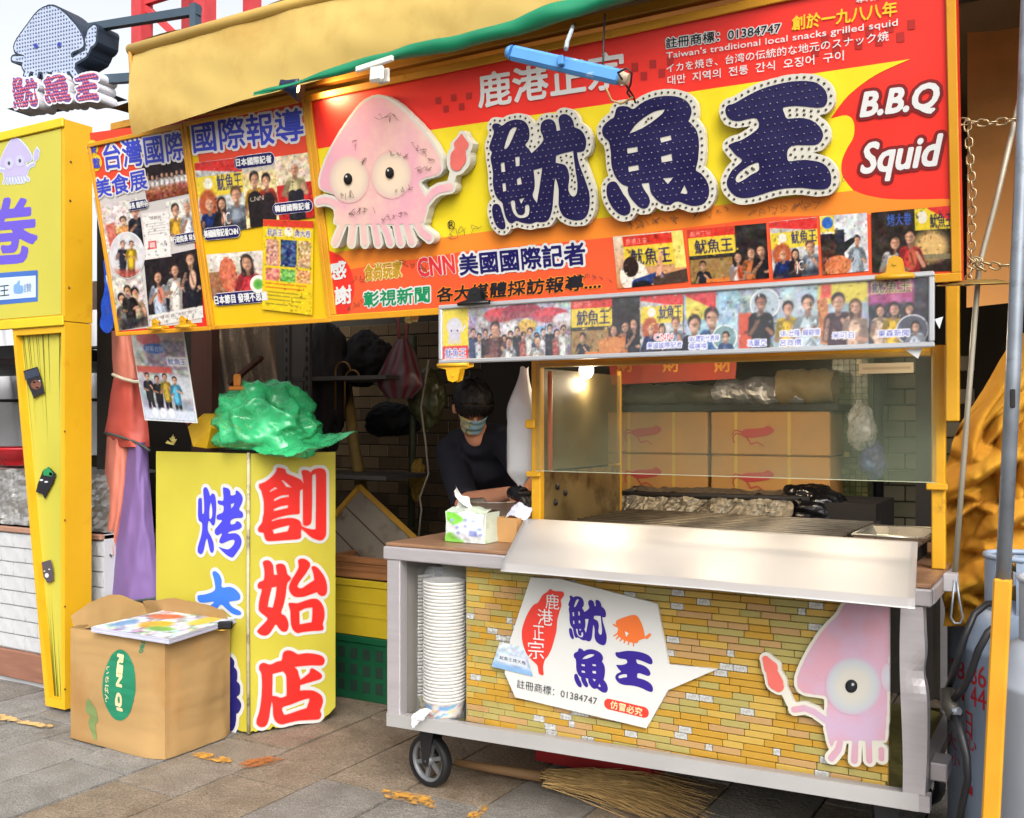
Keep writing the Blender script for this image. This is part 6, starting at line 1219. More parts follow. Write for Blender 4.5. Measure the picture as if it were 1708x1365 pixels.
# casters
def caster(x, y, ang):
    r_ = 0.0915; M = Matrix.Translation((x, y, 0)) @ Matrix.Rotation(ang, 4, 'Z')
    ax = (M.to_3x3() @ Vector((0, 1, 0)))
    c_ = M @ Vector((0, 0, r_))
    cs = MB(); zt_ = rb_(x) - 0.002
    wh = MB().lathe([(r_ * 0.80, -0.019), (r_ * 0.93, -0.02), (r_, -0.012), (r_, 0.012), (r_ * 0.93, 0.02), (r_ * 0.80, 0.019)], c_, 36, ax).obj('tyre', pm('rubber_black', (26, 26, 28), 0.6, var=0.2, vs=20), cart)
    hub = MB(); hub.lathe([(r_ * 0.82, -0.013), (r_ * 0.82, 0.013)], c_, 36, ax); hub.lathe([(r_ * 0.82, -0.013), (r_ * 0.70, -0.013), (r_ * 0.70, 0.013), (r_ * 0.82, 0.013)], c_, 36, ax); hub.lathe([(0.0, -0.02), (0.018, -0.02), (0.02, 0.02), (0, 0.02)], c_, 14, ax)
    hub.obj('rim', pm('rim_grey', (126, 128, 130), 0.5, 0.3, var=0.15), wh)
    e1 = M.to_3x3() @ Vector((1, 0, 0))
    for k in range(6):
        an = k * math.pi / 3 + 0.3; dv = e1 * math.cos(an) + Vector((0, 0, 1)) * math.sin(an); MB().bar(c_ + dv * 0.015, c_ + dv * r_ * 0.72, 0.014, 0.01, up=ax).obj('spoke', MATS['rim_grey'], wh)
    for s_ in (-1, 1):
        q = [(-0.012, r_ - 0.016), (0.012, r_ - 0.016), (0.045, zt_ - 0.012), (-0.03, zt_ - 0.012)]
        MB().prism([[(p[0] , p[1]) for p in q]], s_ * 0.026 - 0.002, s_ * 0.026 + 0.002, M @ Matrix(((1, 0, 0, 0), (0, 0, -1, 0), (0, 1, 0, 0), (0, 0, 0, 1)))).obj('fork', pm('fork_dark', (52, 52, 54), 0.5, 0.4, var=0.2), cart)
    MB().box((-0.045, -0.035, zt_ - 0.014), (0.055, 0.035, zt_ - 0.001), M, 0.003).obj('caster_plate', MATS['fork_dark'], cart)
    MB().tube([c_ - ax * 0.034, c_ + ax * 0.034], 0.007, 8).obj('axle', MATS['fork_dark'], cart)
caster(-2.03, 2.91, R(-8)); caster(-0.50, 2.90, R(20)); caster(-2.03, 3.6, R(12)); caster(-0.5, 3.6, R(-30))

# ------------------------------------------------------------------ signs fixed to the cart front
FB = Frame((-1.3, PB - 0.012, 0.55), (1, 0, 0), (0, 0, 1))
bub = board_thing('bubble_sign', 'white speech-bubble board with red island and purple characters on cart front', 'sign', FB)
zb_ = lambda x, y: (820 + x / 4.27, 950 + y / 4.27)
poly = [zb_(*p) for p in ((290, 55), (500, 65), (1188, 240), (1270, 672), (1615, 705), (1265, 855), (1112, 1125), (180, 905), (105, 735), (145, 495))]
pl_ = [tuple(FB.loc(*p)) for p in poly]; pl_ = pl_ if ncheck(pl_) > 0 else pl_[::-1]
MB().prism([pl_], 0.0, 0.011).obj('board', pm('bubble_white', (216, 216, 212), 0.4, var=0.03), bub)
M_isl = pm('island_red', (226, 62, 50), 0.4, var=0.03)
isl = smooth_loop([zb_(*p) for p in ((430, 135), (460, 150), (520, 155), (527, 185), (505, 215), (510, 250), (495, 300), (480, 360), (475, 430), (460, 490), (440, 560), (415, 610), (392, 640), (380, 690), (383, 745), (350, 735), (340, 680), (300, 640), (260, 590), (235, 520), (228, 440), (245, 370), (275, 300), (310, 250), (345, 230), (375, 180), (410, 155))], 3)
l_ = to_local(FB, [isl]); l_ = [l_[0] if ncheck(l_[0]) > 0 else l_[0][::-1]]
sheet('island_mark', l_, M_isl, bub, 0.0125)
for ch, x0, y0, x1, y1 in (('鹿', 398, 165, 495, 275), ('港', 342, 275, 452, 388), ('正', 310, 392, 390, 492), ('宗', 272, 500, 388, 628)):
    letter(FB, bub, ch, zb_(x0, (y0 + y1) / 2), zb_(x1, (y0 + y1) / 2 + 8), (y1 - y0) / 4.27, M_swh, 0.0135, bold=0.0)
M_bpur = pm('bubble_indigo', (52, 34, 136), 0.38, var=0.05)
for g, q in zip(U3, ([(560, 175), (840, 225), (830, 540), (555, 485)], [(600, 535), (850, 590), (838, 880), (588, 820)], [(895, 545), (1170, 605), (1160, 870), (888, 800)])):
    sheet('character', fit(g, FB, [zb_(*p) for p in q]), M_bpur, bub, 0.0125)
M_osq = pm('squid_orange', (240, 120, 54), 0.4, var=0.06)
ob = smooth_loop([zb_(*p) for p in ((1030, 318), (1070, 360), (1095, 430), (1098, 480), (1060, 500), (1040, 520), (950, 495), (905, 455), (912, 420), (895, 370), (930, 345))], 3)
os_ = [[zb_(*p) + (r_ / 4.27,) for p, r_ in q] for q in ([((900, 400), 6), ((880, 388), 5)], [((1060, 490), 7), ((1100, 480), 6)], [((1115, 480), 10), ((1138, 460), 9)], [((905, 455), 5), ((882, 468), 4)], [((920, 470), 5), ((900, 490), 4)], [((940, 485), 5), ((925, 505), 4)], [((965, 495), 5), ((955, 518), 4)], [((990, 505), 5), ((985, 530), 4)], [((1020, 510), 5), ((1022, 540), 4)])]
scb = (FB.loc(1000, 1080) - FB.loc(990, 1080)).length / 10
sheet('squid_mark', mixed([to_local(FB, [ob])[0]], [[tuple(FB.loc(p[0], p[1])) + (p[2] * scb,) for p in q] for q in os_]), M_osq, bub, 0.0125)
l_ = to_local(FB, [[zb_(*p) for p in ((962, 435), (990, 450), (970, 475))]]); sheet('squid_eye', [l_[0] if ncheck(l_[0]) > 0 else l_[0][::-1]], M_swh, bub, 0.0135)
letter(FB, bub, '註冊商標：01384747', zb_(195, 805), zb_(765, 930), 15, pm('bubble_ink', (70, 70, 74), 0.5), 0.0125, bold=0.0)
l_ = mixed([], [[tuple(FB.loc(*zb_(848, 952))) + (0.0165,), tuple(FB.loc(*zb_(1095, 1010))) + (0.0165,)]]); sheet('warning_pill', l_, M_isl, bub, 0.0125)
letter(FB, bub, '仿冒必究', zb_(860, 952), zb_(1088, 1010), 14, pm('pill_cream', (244, 222, 170), 0.4), 0.0135, bold=0.02)
# small sticker on its left edge
c = Canvas(76, 62, (206, 214, 224)); c.grad((206, 212, 218), (150, 180, 214)); c.noise(60, 6, 130); c.rect(8, 26, 70, 46, (214, 218, 222), 4, 0.8); c.txt('魷魚王烤大卷', 10, 31, 68, 40, (34, 34, 44)); c.rect(0, 50, 76, 62, (130, 170, 210), 4, 0.8)
c.sheet('sticker', bub, [FB.loc(*zb_(75, 510)), FB.loc(*zb_(245, 545)), FB.loc(*zb_(310, 755)), FB.loc(*zb_(15, 685))], M_print, 0.0145)

hq = board_thing('half_squid_cutout', 'pink half squid cut-out with one large eye on cart front', 'sign', FB)
rx = FB.loc(1483, 1150).x + 0.004
sc = squid_board(FB, hq, HQ_BODY, HQ_STR, HQ_MINI, None, 0.0, 0.014, 0.0092, M_pink2, clipx=rx)
sheet('mini_squid_print', mixed([], [[tuple(FB.loc(p[0], p[1], 0.014)) + (p[2] * sc,) for p in s] for s in HQ_MINI]), M_mini, hq, 0.0165)
e_c = (1240 + 870 / 4.708, 1000 + 670 / 4.708)
radial_disc(FB, hq, 'eye', e_c, 222 / 4.708, 230 / 4.708, [(0, (200, 196, 184)), (0.5, (198, 194, 184)), (0.85, (182, 188, 194)), (1.0, (196, 166, 184))], M_print, 0.0165, 0.0, clip=rx)
radial_disc(FB, hq, 'eye', (1240 + 1150 / 4.708, 1000 + 600 / 4.708), 62 / 4.708, 110 / 4.708, [(0, (190, 200, 206)), (1.0, (200, 180, 194))], M_print, 0.0162, 0.0, clip=rx)
radial_disc(FB, hq, 'pupil', (1240 + 858 / 4.708, 1000 + 670 / 4.708), 48 / 4.708, 52 / 4.708, [(0, (40, 44, 50)), (1, (14, 16, 20))], M_printg, 0.018, 0.002)
radial_disc(FB, hq, 'eye_glint', (1240 + 872 / 4.708, 1000 + 655 / 4.708), 11 / 4.708, 12 / 4.708, [(0, (210, 212, 214)), (1, (160, 164, 168))], M_printg, 0.0205, 0)

# ------------------------------------------------------------------ paper bowls in sleeves, on the cart's ledge
M_bowl = pm('paper_bowl', (224, 220, 212), 0.6, var=0.04); 
M_bowlp = attr_mat('bowl_print', 0.6)
M_film = film_mat('plastic_film', (232, 236, 240), 0.11, 0.14, 0.6, 0.5, 22)
def bowl_stack(u, vtop, vbot, wpx, Y, n, label, tints):
    top, bot = atY(u, vtop, Y), atY(u, vbot, Y); r_ = wpx / 2 / FPX * (Y / ray(u, vtop).y); x = top.x; zb0 = bot.z; step = (top.z - zb0 - 0.06) / (n - 1)
    st_ = thing('bowl_stack', label, 'bowls', (x, Y, zb0), 'sleeves of paper bowls')
    for i in range(n):
        z0 = zb0 + 0.055 + i * step; b = MB().lathe([(r_ * 0.96, -0.004), (r_ * 1.0, 0.0), (r_ * 1.01, 0.0035), (r_ * 0.99, 0.006), (r_ * 0.93, 0.005), (r_ * 0.86, -0.006)], (x + rnd.uniform(-1, 1) * 0.0012, Y, z0), 28)
        b.obj('bowl_rim', M_bowl, st_)
    # the lowest bowl shows its printed side
    n_ = 36; V = []; C = []
    rr = random.Random(n)
    for j in range(7):
        for i in range(n_):
            a = 2 * math.pi * i / n_; t = j / 6; q = r_ * (0.78 + 0.18 * t); V.append((x + q * math.cos(a), Y + q * math.sin(a), zb0 + 0.053 * t))
            k = noise.noise(Vector((i * 0.35, j * 0.55, n))) ; cc = (222, 214, 206) if abs(k) < 0.16 else tints[0] if k > 0.3 else tints[1] if k > 0 else tints[2] if k > -0.32 else tints[3]; C.append(lin(cc) + (1,))
    me = MB().add(V, [(j * n_ + i, j * n_ + (i + 1) % n_, (j + 1) * n_ + (i + 1) % n_, (j + 1) * n_ + i) for j in range(6) for i in range(n_)] + [tuple(range(n_ - 1, -1, -1))], True).mesh('printed_bowl'); at = me.color_attributes.new('Col', 'FLOAT_COLOR', 'POINT'); at.data.foreach_set('color', np.array(C, np.float32).ravel()); link_mesh('printed_bowl', me, M_bowlp, st_)
    MB().lathe([(r_ * 0.9, 0), (r_ * 0.5, -0.02), (0, -0.022)], (x, Y, top.z - 0.004), 28).obj('top_hollow', M_bowl, st_)
    def sl(a, b):
        an = a * 2 * math.pi; z = zb0 - 0.002 + (top.z - zb0 + 0.055) * b; k = 1.06 + 0.05 * noise.noise(Vector((math.cos(an) * 2, math.sin(an) * 2, z * 7))) + 0.02 * noise.noise(Vector((math.cos(an) * 5, math.sin(an) * 5, z * 24)))
        if b > 0.93: k *= 1 - (b - 0.93) * 5
        return Vector((x + r_ * k * math.cos(an), Y + r_ * k * math.sin(an), z))
    MB().grid(sl, 40, 60).obj('plastic_sleeve', M_film, st_)
    return st_
bowl_stack(742, 968, 1192, 72, CF + 0.085, 36, 'tall stack of white paper bowls in clear sleeve, nearer the tiles', [(210, 120, 110), (226, 200, 120), (120, 190, 200), (90, 150, 200)])
bowl_stack(694, 955, 1178, 62, CF + 0.175, 35, 'stack of white paper bowls in clear sleeve beside the left leg', [(200, 170, 120), (220, 200, 130), (180, 190, 120), (200, 150, 130)])
tw = thing('plastic_twist', 'twisted end of clear plastic sleeve on the cart rail', 'plastic bag', tuple(atY(700, 1195, CF - 0.02)))
p0, p1 = atY(716, 1186, CF - 0.015), atY(690, 1202, CF - 0.03)
MB().grid(crumple(lambda a, b: p0.lerp(p1, a) + Vector((0.01 * math.cos(b * 6.28), 0, (0.008 + 0.014 * a) * math.sin(b * 6.28))), 0.008, 40, 5), 14, 12, smooth=False).obj('twist', film_mat('plastic_twist', (236, 238, 242), 0.75, 0.2), tw)

# ------------------------------------------------------------------ heat guard: posts, glass, steel panel, sheet
GY = 3.07
grd = thing('glass_guard', 'yellow framed glass guard standing on the cart around the grill', 'glass guard', (-1.0, GY, CT))
gx0, gx1 = atY(897, 800, GY).x, atY(1566, 800, GY).x; gz1 = 1.50
M_post = pm('guard_yellow', (216, 160, 26), 0.45, var=0.12, vs=9, rgb2=(150, 100, 24), f2=0.62, s2=12)
for x_ in (gx0, gx1): MB().box((x_ - 0.018, GY - 0.016, CT + 0.001), (x_ + 0.018, GY + 0.016, gz1 + 0.012), bev=0.003).obj('post', M_post, grd)
gb_ = 3.76
MB().box((gx0 - 0.008, gb_, CT + 0.001), (gx0 + 0.008, gb_ + 0.02, gz1), bev=0.003).obj('post', M_post, grd)
MB().box((gx0 + 0.018, GY - 0.014, gz1 - 0.018), (gx1 - 0.018, GY + 0.014, gz1 + 0.012), bev=0.003).obj('top_rail', M_post, grd)
MB().box((gx0 - 0.05, GY - 0.03, gz1 + 0.0125), (gx0 + 0.07, GY + 0.02, gz1 + 0.028), bev=0.003).obj('top_bracket', M_post, grd)
gl = bpy.data.materials.new('guard_glass'); gl.use_nodes = True; t = gl.node_tree; b = t.nodes['Principled BSDF']
# thin pane: mostly clear, slightly greenish, mirror-like at its surface, smeared
b.inputs['Base Color'].default_value = (0.20, 0.24, 0.16, 1); b.inputs['Roughness'].default_value = 0.03; b.inputs['Specular IOR Level'].default_value = 0.5
tc2 = t.nodes.new('ShaderNodeTexCoord'); nz = t.nodes.new('ShaderNodeTexNoise'); nz.inputs['Scale'].default_value = 2.6; nz.inputs['Detail'].default_value = 7; t.links.new(tc2.outputs['Object'], nz.inputs['Vector'])
mr = t.nodes.new('ShaderNodeMapRange'); mr.inputs[1].default_value = 0.38; mr.inputs[2].default_value = 0.72; mr.inputs[3].default_value = 0.08; mr.inputs[4].default_value = 0.30; t.links.new(nz.outputs[0], mr.inputs[0]); t.links.new(mr.outputs[0], b.inputs['Alpha'])
gzb = 1.122
MB().box((gx0 + 0.004, GY - 0.024, gzb), (gx1 - 0.004, GY - 0.018, gz1 - 0.004)).obj('glass_pane', gl, grd)
M_gedge = pm('glass_edge', (196, 200, 170), 0.2); MB().box((gx0 + 0.004, GY - 0.0242, gzb - 0.002), (gx1 - 0.004, GY - 0.0178, gzb)).obj('glass_edge', M_gedge, grd)
for x_ in (gx0, gx1): MB().box((x_ - 0.03, GY - 0.034, gzb - 0.022), (x_ + 0.026, GY - 0.0165, gzb - 0.003), bev=0.003).obj('glass_shoe', M_post, grd)
MB().box((gx0 + 0.003, GY + 0.02, 1.12), (gx0 + 0.008, gb_ - 0.002, gz1 - 0.02)).obj('glass_pane', film_mat('greasy_glass', (120, 108, 74), 0.42, 0.5, 0.2, 0, 5), grd)
M_grease = pm('greasy_steel', (150, 128, 84), 0.4, 0.5, var=0.3, vs=6, rgb2=(80, 60, 34), f2=0.52, s2=5)
MB().box((gx0 + 0.002, GY + 0.02, CT + 0.002), (gx0 + 0.008, gb_ - 0.002, 1.112)).obj('side_panel', M_grease, grd)
for u, v in ((926, 838), (942, 822), (929, 812)):
    p = atX(u, v, gx0 + 0.0085); MB().lathe([(0.012, 0), (0.012, 0.006), (0.0, 0.01)], p, 8, (1, 0, 0)).obj('bolt', M_dark, grd)
MB().tube([(gx0 + 0.03, GY + 0.035, 1.12), (gx0 + 0.03, GY + 0.035, 1.47)], 0.009, 8).obj('orange_rod', pm('orange_rod', (190, 92, 50), 0.5, var=0.2), grd)
c = Canvas(60, 14, (226, 206, 160)); c.rect(4, 5, 56, 8, (170, 140, 96), 1.5, 0.5); c.sheet('paper_label', grd, [(0, 0), (1, 0), (1, 1), (0, 1)], M_print).name = 'paper_label'
pl_o = bpy.data.objects[[o.name for o in bpy.data.objects if o.name.startswith('paper_label')][0]]
A, B = atY(1433, 607, GY - 0.028), atY(1524, 622, GY - 0.028); pl_o.matrix_parent_inverse = Matrix(); pl_o.matrix_basis = grd.matrix_basis.inverted() @ Matrix.Translation((A.x, GY - 0.028, B.z)) @ Matrix(((B.x - A.x, 0, 0, 0), (0, 0, -1, 0), (0, A.z - B.z, 0, 0), (0, 0, 0, 1)))
# the steel sheet leaning on the counter front
sh = thing('steel_sheet', 'plain bright steel sheet leaning over the cart counter edge', 'metal sheet', (-1.1, 2.9, CT))
T0, T1 = Vector((atY(875, 868, 3.03).x, 3.03, 0.953)), Vector((atY(1531, 903, 3.03).x, 3.03, 0.953))
SHY = 2.60; B0, B1 = atY(834, 950, SHY), atY(1526, 1006, SHY); B0.z = B1.z = (B0.z + B1.z) / 2 + 0.002
def shf(a, b):
    p = B0.lerp(B1, a).lerp(T0.lerp(T1, a), b); n_ = Vector((0, -0.4, 0.9)); p = p + n_ * (0.003 * math.sin(a * 3.0 + 0.5) + 0.0015 * noise.noise(Vector((a * 4, b * 2, 0))))
    if b < 0.03: p.z -= 0.012; p.y += 0.002
    return p
s_ob = MB().grid(shf, 60, 34).obj('sheet', M_steel2, sh)
md = s_ob.modifiers.new('thick', 'SOLIDIFY'); md.thickness = 0.002

# grill
gr = thing('charcoal_grill', 'wide charcoal grill of parallel steel bars behind glass guard', 'grill', (-1.2, 3.4, CT))
grx0, grx1 = gx0 + 0.06, atY(1432, 887, 3.45).x; gz = 0.935
M_bar = pm('grill_bar', (120, 112, 98), 0.4, 0.7, var=0.3, vs=20)
for i in range(11):
    y_ = 3.15 + i * 0.056; MB().tube([(grx0, y_, gz), (grx1, y_, gz - 0.002)], 0.0058, 6).obj('bar', M_bar, gr)
for x_ in (grx0 + 0.02, (grx0 + grx1) / 2 + 0.12, grx1 - 0.02): MB().tube([(x_, 3.12, gz - 0.008), (x_, 3.74, gz - 0.008)], 0.005, 6).obj('cross_bar', M_bar, gr)
MB().box((grx0 - 0.02, 3.11, CT + 0.001), (grx1 + 0.02, 3.118, gz - 0.01)).obj('firebox_wall', M_dark, gr); MB().box((grx0 - 0.02, 3.745, CT + 0.001), (grx1 + 0.02, 3.753, gz)).obj('firebox_wall', M_dark, gr)
MB().box((grx0 - 0.02, 3.118, CT + 0.001), (grx1 + 0.02, 3.745, CT + 0.004)).obj('firebox_floor', pm('ash', (24, 20, 18), 0.95, var=0.4, vs=30), gr)
# foil and dark bars behind the grill
fo = thing('foil_lined_shelf', 'crumpled foil lined shelf behind the grill bars', 'foil', (-1.3, 3.8, 0.9))
fa, fb = atY(1022, 860, 3.8), atY(1318, 862, 3.8)
MB().grid(crumple(lambda a, b: Vector((fa.x + (fb.x - fa.x) * a, 3.80 + 0.05 * b, 0.90 + 0.085 * b)), 0.011, 16, 2), 90, 14, smooth=False).obj('foil_front', pm('sooty_foil', (128, 122, 108), 0.42, 0.7, var=0.25, vs=12, bump=0.3, bs=40, rgb2=(70, 60, 48), f2=0.56, s2=9), fo)
MB().grid(crumple(lambda a, b: Vector((fa.x + (fb.x - fa.x) * a, 3.88 + 0.16 * b, 1.0 + 0.01 * b)), 0.012, 14, 6), 80, 12, smooth=False).obj('foil_top', MATS['sooty_foil'], fo)
MB().tube([(fa.x - 0.02, 3.86, 0.985), (fb.x + 0.06, 3.86, 0.995)], 0.013, 8).obj('black_bar', M_dark, fo)
MB().box((fa.x - 0.02, 3.86, 0.2), (fb.x + 0.3, 4.25, 0.985)).obj('base', M_dark, fo)
# tray at the right end
tray = thing('metal_tray', 'shallow bright metal tray at the right end of grill', 'tray', tuple(atY(1490, 885, 3.2)))
tx0, tx1 = atY(1425, 893, 3.15).x, atY(1545, 893, 3.15).x
b = MB(); z0, z1 = 0.925, 0.952
for q0, q1 in (((0.02, z0), (0.0, z1)),):
    I = [(tx0 + 0.02, 3.14, z0), (tx1 - 0.02, 3.14, z0), (tx1 - 0.02, 3.42, z0), (tx0 + 0.02, 3.42, z0)]; O = [(tx0, 3.12, z1), (tx1, 3.12, z1), (tx1, 3.44, z1), (tx0, 3.44, z1)]
    b.add(I + O, [(0, 1, 2, 3), (0, 4, 5, 1), (1, 5, 6, 2), (2, 6, 7, 3), (3, 7, 4, 0)])
o = b.obj('dish', pm('tray_metal', (206, 204, 190), 0.3, 0.7, var=0.1, vs=10), tray); md = o.modifiers.new('t', 'SOLIDIFY'); md.thickness = 0.0025
MB().tube([(tx0, 3.12, z1), (tx1, 3.12, z1), (tx1, 3.44, z1), (tx0, 3.44, z1), (tx0, 3.12, z1)], 0.004, 6).obj('rolled_rim', MATS['tray_metal'], tray)
MB().box((tx0 + 0.03, 3.15, CT + 0.001), (tx1 - 0.03, 3.4, z0 - 0.003)).obj('support', M_dark, tray)
# bulbs under the hood: one shows under the banner, all warm
M_glow = emit_mat('bulb_glow', (236, 240, 232), 2.5)
for i, (u, Y) in enumerate(((978, 3.42), (1180, 3.42), (1400, 3.42))):
    p = atY(u, 617, Y); p.z = atY(978, 617, 3.42).z + (0.12 if i else 0)
    bl_ = thing('bare_bulb', ['lit bare bulb just under the photo banner, beside left guard post', 'lit bare bulb over the middle of the grill behind banner', 'lit bare bulb over the right end of grill behind banner'][i], 'bulb', tuple(p), 'bulbs over the grill')
    MB().lathe([(0.0, -0.034), (0.018, -0.029), (0.028, -0.012), (0.029, 0.004), (0.022, 0.022), (0.013, 0.036)], p, 18).obj('globe', M_glow, bl_)
    MB().lathe([(0.014, 0.034), (0.016, 0.04), (0.016, 0.07), (0.008, 0.078)], p, 14).obj('socket', M_dark, bl_)
    MB().tube([p + Vector((0, 0, 0.075)), p + Vector((0.01, 0.02, 0.45)), p + Vector((0.0, 0.05, 0.9))], 0.003, 5).obj('flex', M_wire, bl_)
    li = bpy.data.lights.new('bulb_light', 'POINT'); li.energy = 5; li.color = (1.0, 0.8, 0.55); li.shadow_soft_size = 0.04
    lo_ = bpy.data.objects.new('bulb_light', li); COL.objects.link(lo_); lo_.location = p + Vector((0, 0, -0.05))

# ------------------------------------------------------------------ things on the counter's left end
tis = thing('tissue_pack', 'white and green plastic pack of tissues on the cart counter', 'tissues', tuple(atZ(775, 900, CT)))
a, b = atZ(737, 905, CT), atZ(811, 908, CT); ctr = (a + b) / 2 + Vector((0.0, 0.05, 0)); hw = (b - a).length / 2
zt_ = 0.105
c = Canvas(84, 56, (214, 220, 216)); c.noise(30, 7, 140); c.ell(18, 50, 22, 14, (130, 196, 80), 3); c.ell(10, 8, 34, 10, (120, 200, 60), 3, rot=0.4); c.ell(40, 34, 22, 16, (224, 228, 232), 6); c.rect(52, 32, 68, 42, (130, 140, 196), 2); [c.ell(14 + i * 15 % 62, 14 + (i * 23) % 34, 4, 3, (150, 160, 206), 2) for i in range(9)]; c.noise(26, 3, 141)
def packf(a_, b_):
    x = (a_ - 0.5) * 2; bulge = 0.012 * (1 - x * x) * math.sin(b_ * math.pi); return Vector((ctr.x + x * hw, ctr.y - 0.045 - bulge + 0.01 * b_ + 0.004 * noise.noise(Vector((a_ * 6, b_ * 5, 2))), CT + 0.002 + zt_ * b_ * (1 - 0.04 * math.sin(a_ * 9))))
mb = MB().grid(packf, 41, 27); me = mb.mesh('front_wrap'); cc = []
for j in range(28):
    for i in range(42): cc.append(lin(np.clip(c.a[min(55, int((1 - j / 27) * 55)), int(i / 41 * 83)], 0, 255)) + (1,))
at = me.color_attributes.new('Col', 'FLOAT_COLOR', 'POINT'); at.data.foreach_set('color', np.array(cc, np.float32).ravel()); link_mesh('front_wrap', me, M_printg, tis)
M_wrap = pm('tissue_wrap', (206, 218, 200), 0.3, var=0.15, rgb2=(120, 190, 70), f2=0.52, s2=12)
MB().grid(lambda a_, b_: Vector((ctr.x + (a_ - 0.5) * 2 * hw, ctr.y - 0.036 + 0.095 * b_, CT + 0.002 + zt_ + 0.012 * math.sin(b_ * math.pi) + 0.003 * noise.noise(Vector((a_ * 6, b_ * 6, 7))) - 0.004 * math.sin(a_ * 9))), 20, 10).obj('top_wrap', M_wrap, tis)
for s_ in (-1, 1): MB().grid(lambda a_, b_: Vector((ctr.x + s_ * hw * (1.0 - 0.06 * math.sin(b_ * 3.1)), ctr.y - 0.045 + 0.1 * a_, CT + 0.002 + zt_ * b_)), 6, 6).obj('end_wrap', M_wrap, tis)
M_tis = pm('tissue_white', (232, 232, 226), 0.7, var=0.03)
def tisf(a_, b_):
    t = b_; x = ctr.x - 0.02 + (a_ - 0.5) * (0.10 - 0.06 * t) - 0.03 * t + 0.02 * math.sin(a_ * 4 + t * 3); return Vector((x, ctr.y + 0.015 * math.sin(a_ * 7), CT + zt_ + 0.005 + 0.085 * t * (1 - 0.45 * a_)))
MB().grid(crumple(tisf, 0.004, 20, 1), 14, 10).obj('tissue', M_tis, tis)
bw_ = thing('steel_bowl', 'brushed steel mixing bowl on the counter behind tissues', 'bowl', tuple(atZ(830, 885, CT)))
bc = Vector((atY(826, 870, 3.40).x, 3.40, CT)); M_bwl = pm('bowl_steel', (190, 186, 178), 0.3, 0.7, var=0.1, vs=12)
MB().lathe([(0.055, 0.001), (0.08, 0.011), (0.106, 0.052), (0.117, 0.1), (0.126, 0.104), (0.125, 0.107), (0.113, 0.1), (0.095, 0.05), (0.065, 0.014), (0, 0.012)], bc, 32).obj('bowl', M_bwl, bw_)
bx = thing('small_carton', 'small open tan carton with papers beside the guard post', 'box', tuple(atZ(852, 905, CT)))
M_card = pm('carton_tan', (196, 148, 92), 0.75, var=0.1, vs=6); ca, cb = atZ(818, 905, CT), atZ(868, 905, CT)
yb0 = (ca.y + cb.y) / 2; w0, w1 = ca.x, cb.x
for q in (((w0, yb0, 0), (w1, yb0 + 0.005, 0.085)), ((w0, yb0 + 0.14, 0), (w1, yb0 + 0.145, 0.085)), ((w0, yb0 + 0.005, 0), (w0 + 0.005, yb0 + 0.14, 0.085)), ((w1 - 0.005, yb0 + 0.005, 0), (w1, yb0 + 0.14, 0.085))):
    MB().box((q[0][0], q[0][1], CT + 0.001 + q[0][2]), (q[1][0], q[1][1], CT + q[1][2])).obj('side', M_card, bx)
MB().grid(crumple(lambda a_, b_: Vector((w0 + 0.03 + 0.08 * a_, yb0 + 0.03 + 0.05 * b_, CT + 0.085 + 0.04 * b_ + 0.01 * math.sin(a_ * 5))), 0.007, 25, 9), 10, 8, smooth=False).obj('paper', pm('paper_lilac', (206, 208, 224), 0.7), bx)
jr = thing('sauce_jar', 'clear sauce jar with red lid beside the guard post', 'jar', tuple(atZ(878, 880, CT)))
jc = Vector((atY(877, 850, 3.40).x, 3.40, CT)); MB().lathe([(0.026, 0.001), (0.028, 0.01), (0.028, 0.085), (0.024, 0.095)], jc, 18).obj('jar', pm('jar_body', (206, 180, 160), 0.3, var=0.2), jr); MB().lathe([(0.029, 0.094), (0.03, 0.096), (0.03, 0.118), (0.027, 0.122), (0, 0.122)], jc, 18).obj('lid', MATS['red_plastic'], jr)
# white plastic bag hanging from the post
hb = thing('hanging_white_bag', 'long white plastic bag hanging beside the guard post', 'plastic bag', tuple(atY(868, 620, 3.14)))
hc = atY(865, 700, 3.2); ztp, zbt = atY(867, 612, 3.17).z, atY(867, 812, 3.17).z
def bagf(a_, b_):
    an = a_ * 2 * math.pi; z = zbt + (ztp - zbt) * b_; sm = lambda t: t * t * (3 - 2 * t); k = (0.28 + 0.72 * sm(min(1, (1 - b_) * 2.6))) * (0.12 + 0.88 * sm(min(1, b_ * 6 + 0.15))); r_ = 0.062 * k; n_ = 1 + 0.14 * noise.noise(Vector((math.cos(an) * 1.5, math.sin(an) * 1.5, z * 7))) + 0.06 * noise.noise(Vector((math.cos(an) * 4, math.sin(an) * 4, z * 16)))
    return Vector((hc.x + 0.014 * (b_ > 0.7) * (b_ - 0.7) * 3 + r_ * n_ * math.cos(an) * 0.95, 3.17 + 0.05 + r_ * n_ * math.sin(an) * 0.7, z + 0.004 * math.sin(an * 3)))
MB().grid(bagf, 30, 40).obj('bag', pm('bag_white', (226, 228, 230), 0.35, var=0.05, vs=8, bump=0.1, bs=10), hb)
yc = thing('yellow_clip', 'small yellow clip holding the white bag to guard post', 'clip', tuple(atY(884, 705, 3.06)))
p = atY(884, 706, 3.045); MB().box((-0.018, -0.006, -0.018), (0.02, 0.006, 0.012), Matrix.Translation(p), 0.004).obj('jaw', pm('clip_bright', (230, 170, 20), 0.4), yc); MB().tube([p + Vector((-0.012, -0.004, -0.012)), p + Vector((-0.012, 0.02, -0.016))], 0.006, 6).obj('lever', MATS['clip_bright'], yc)
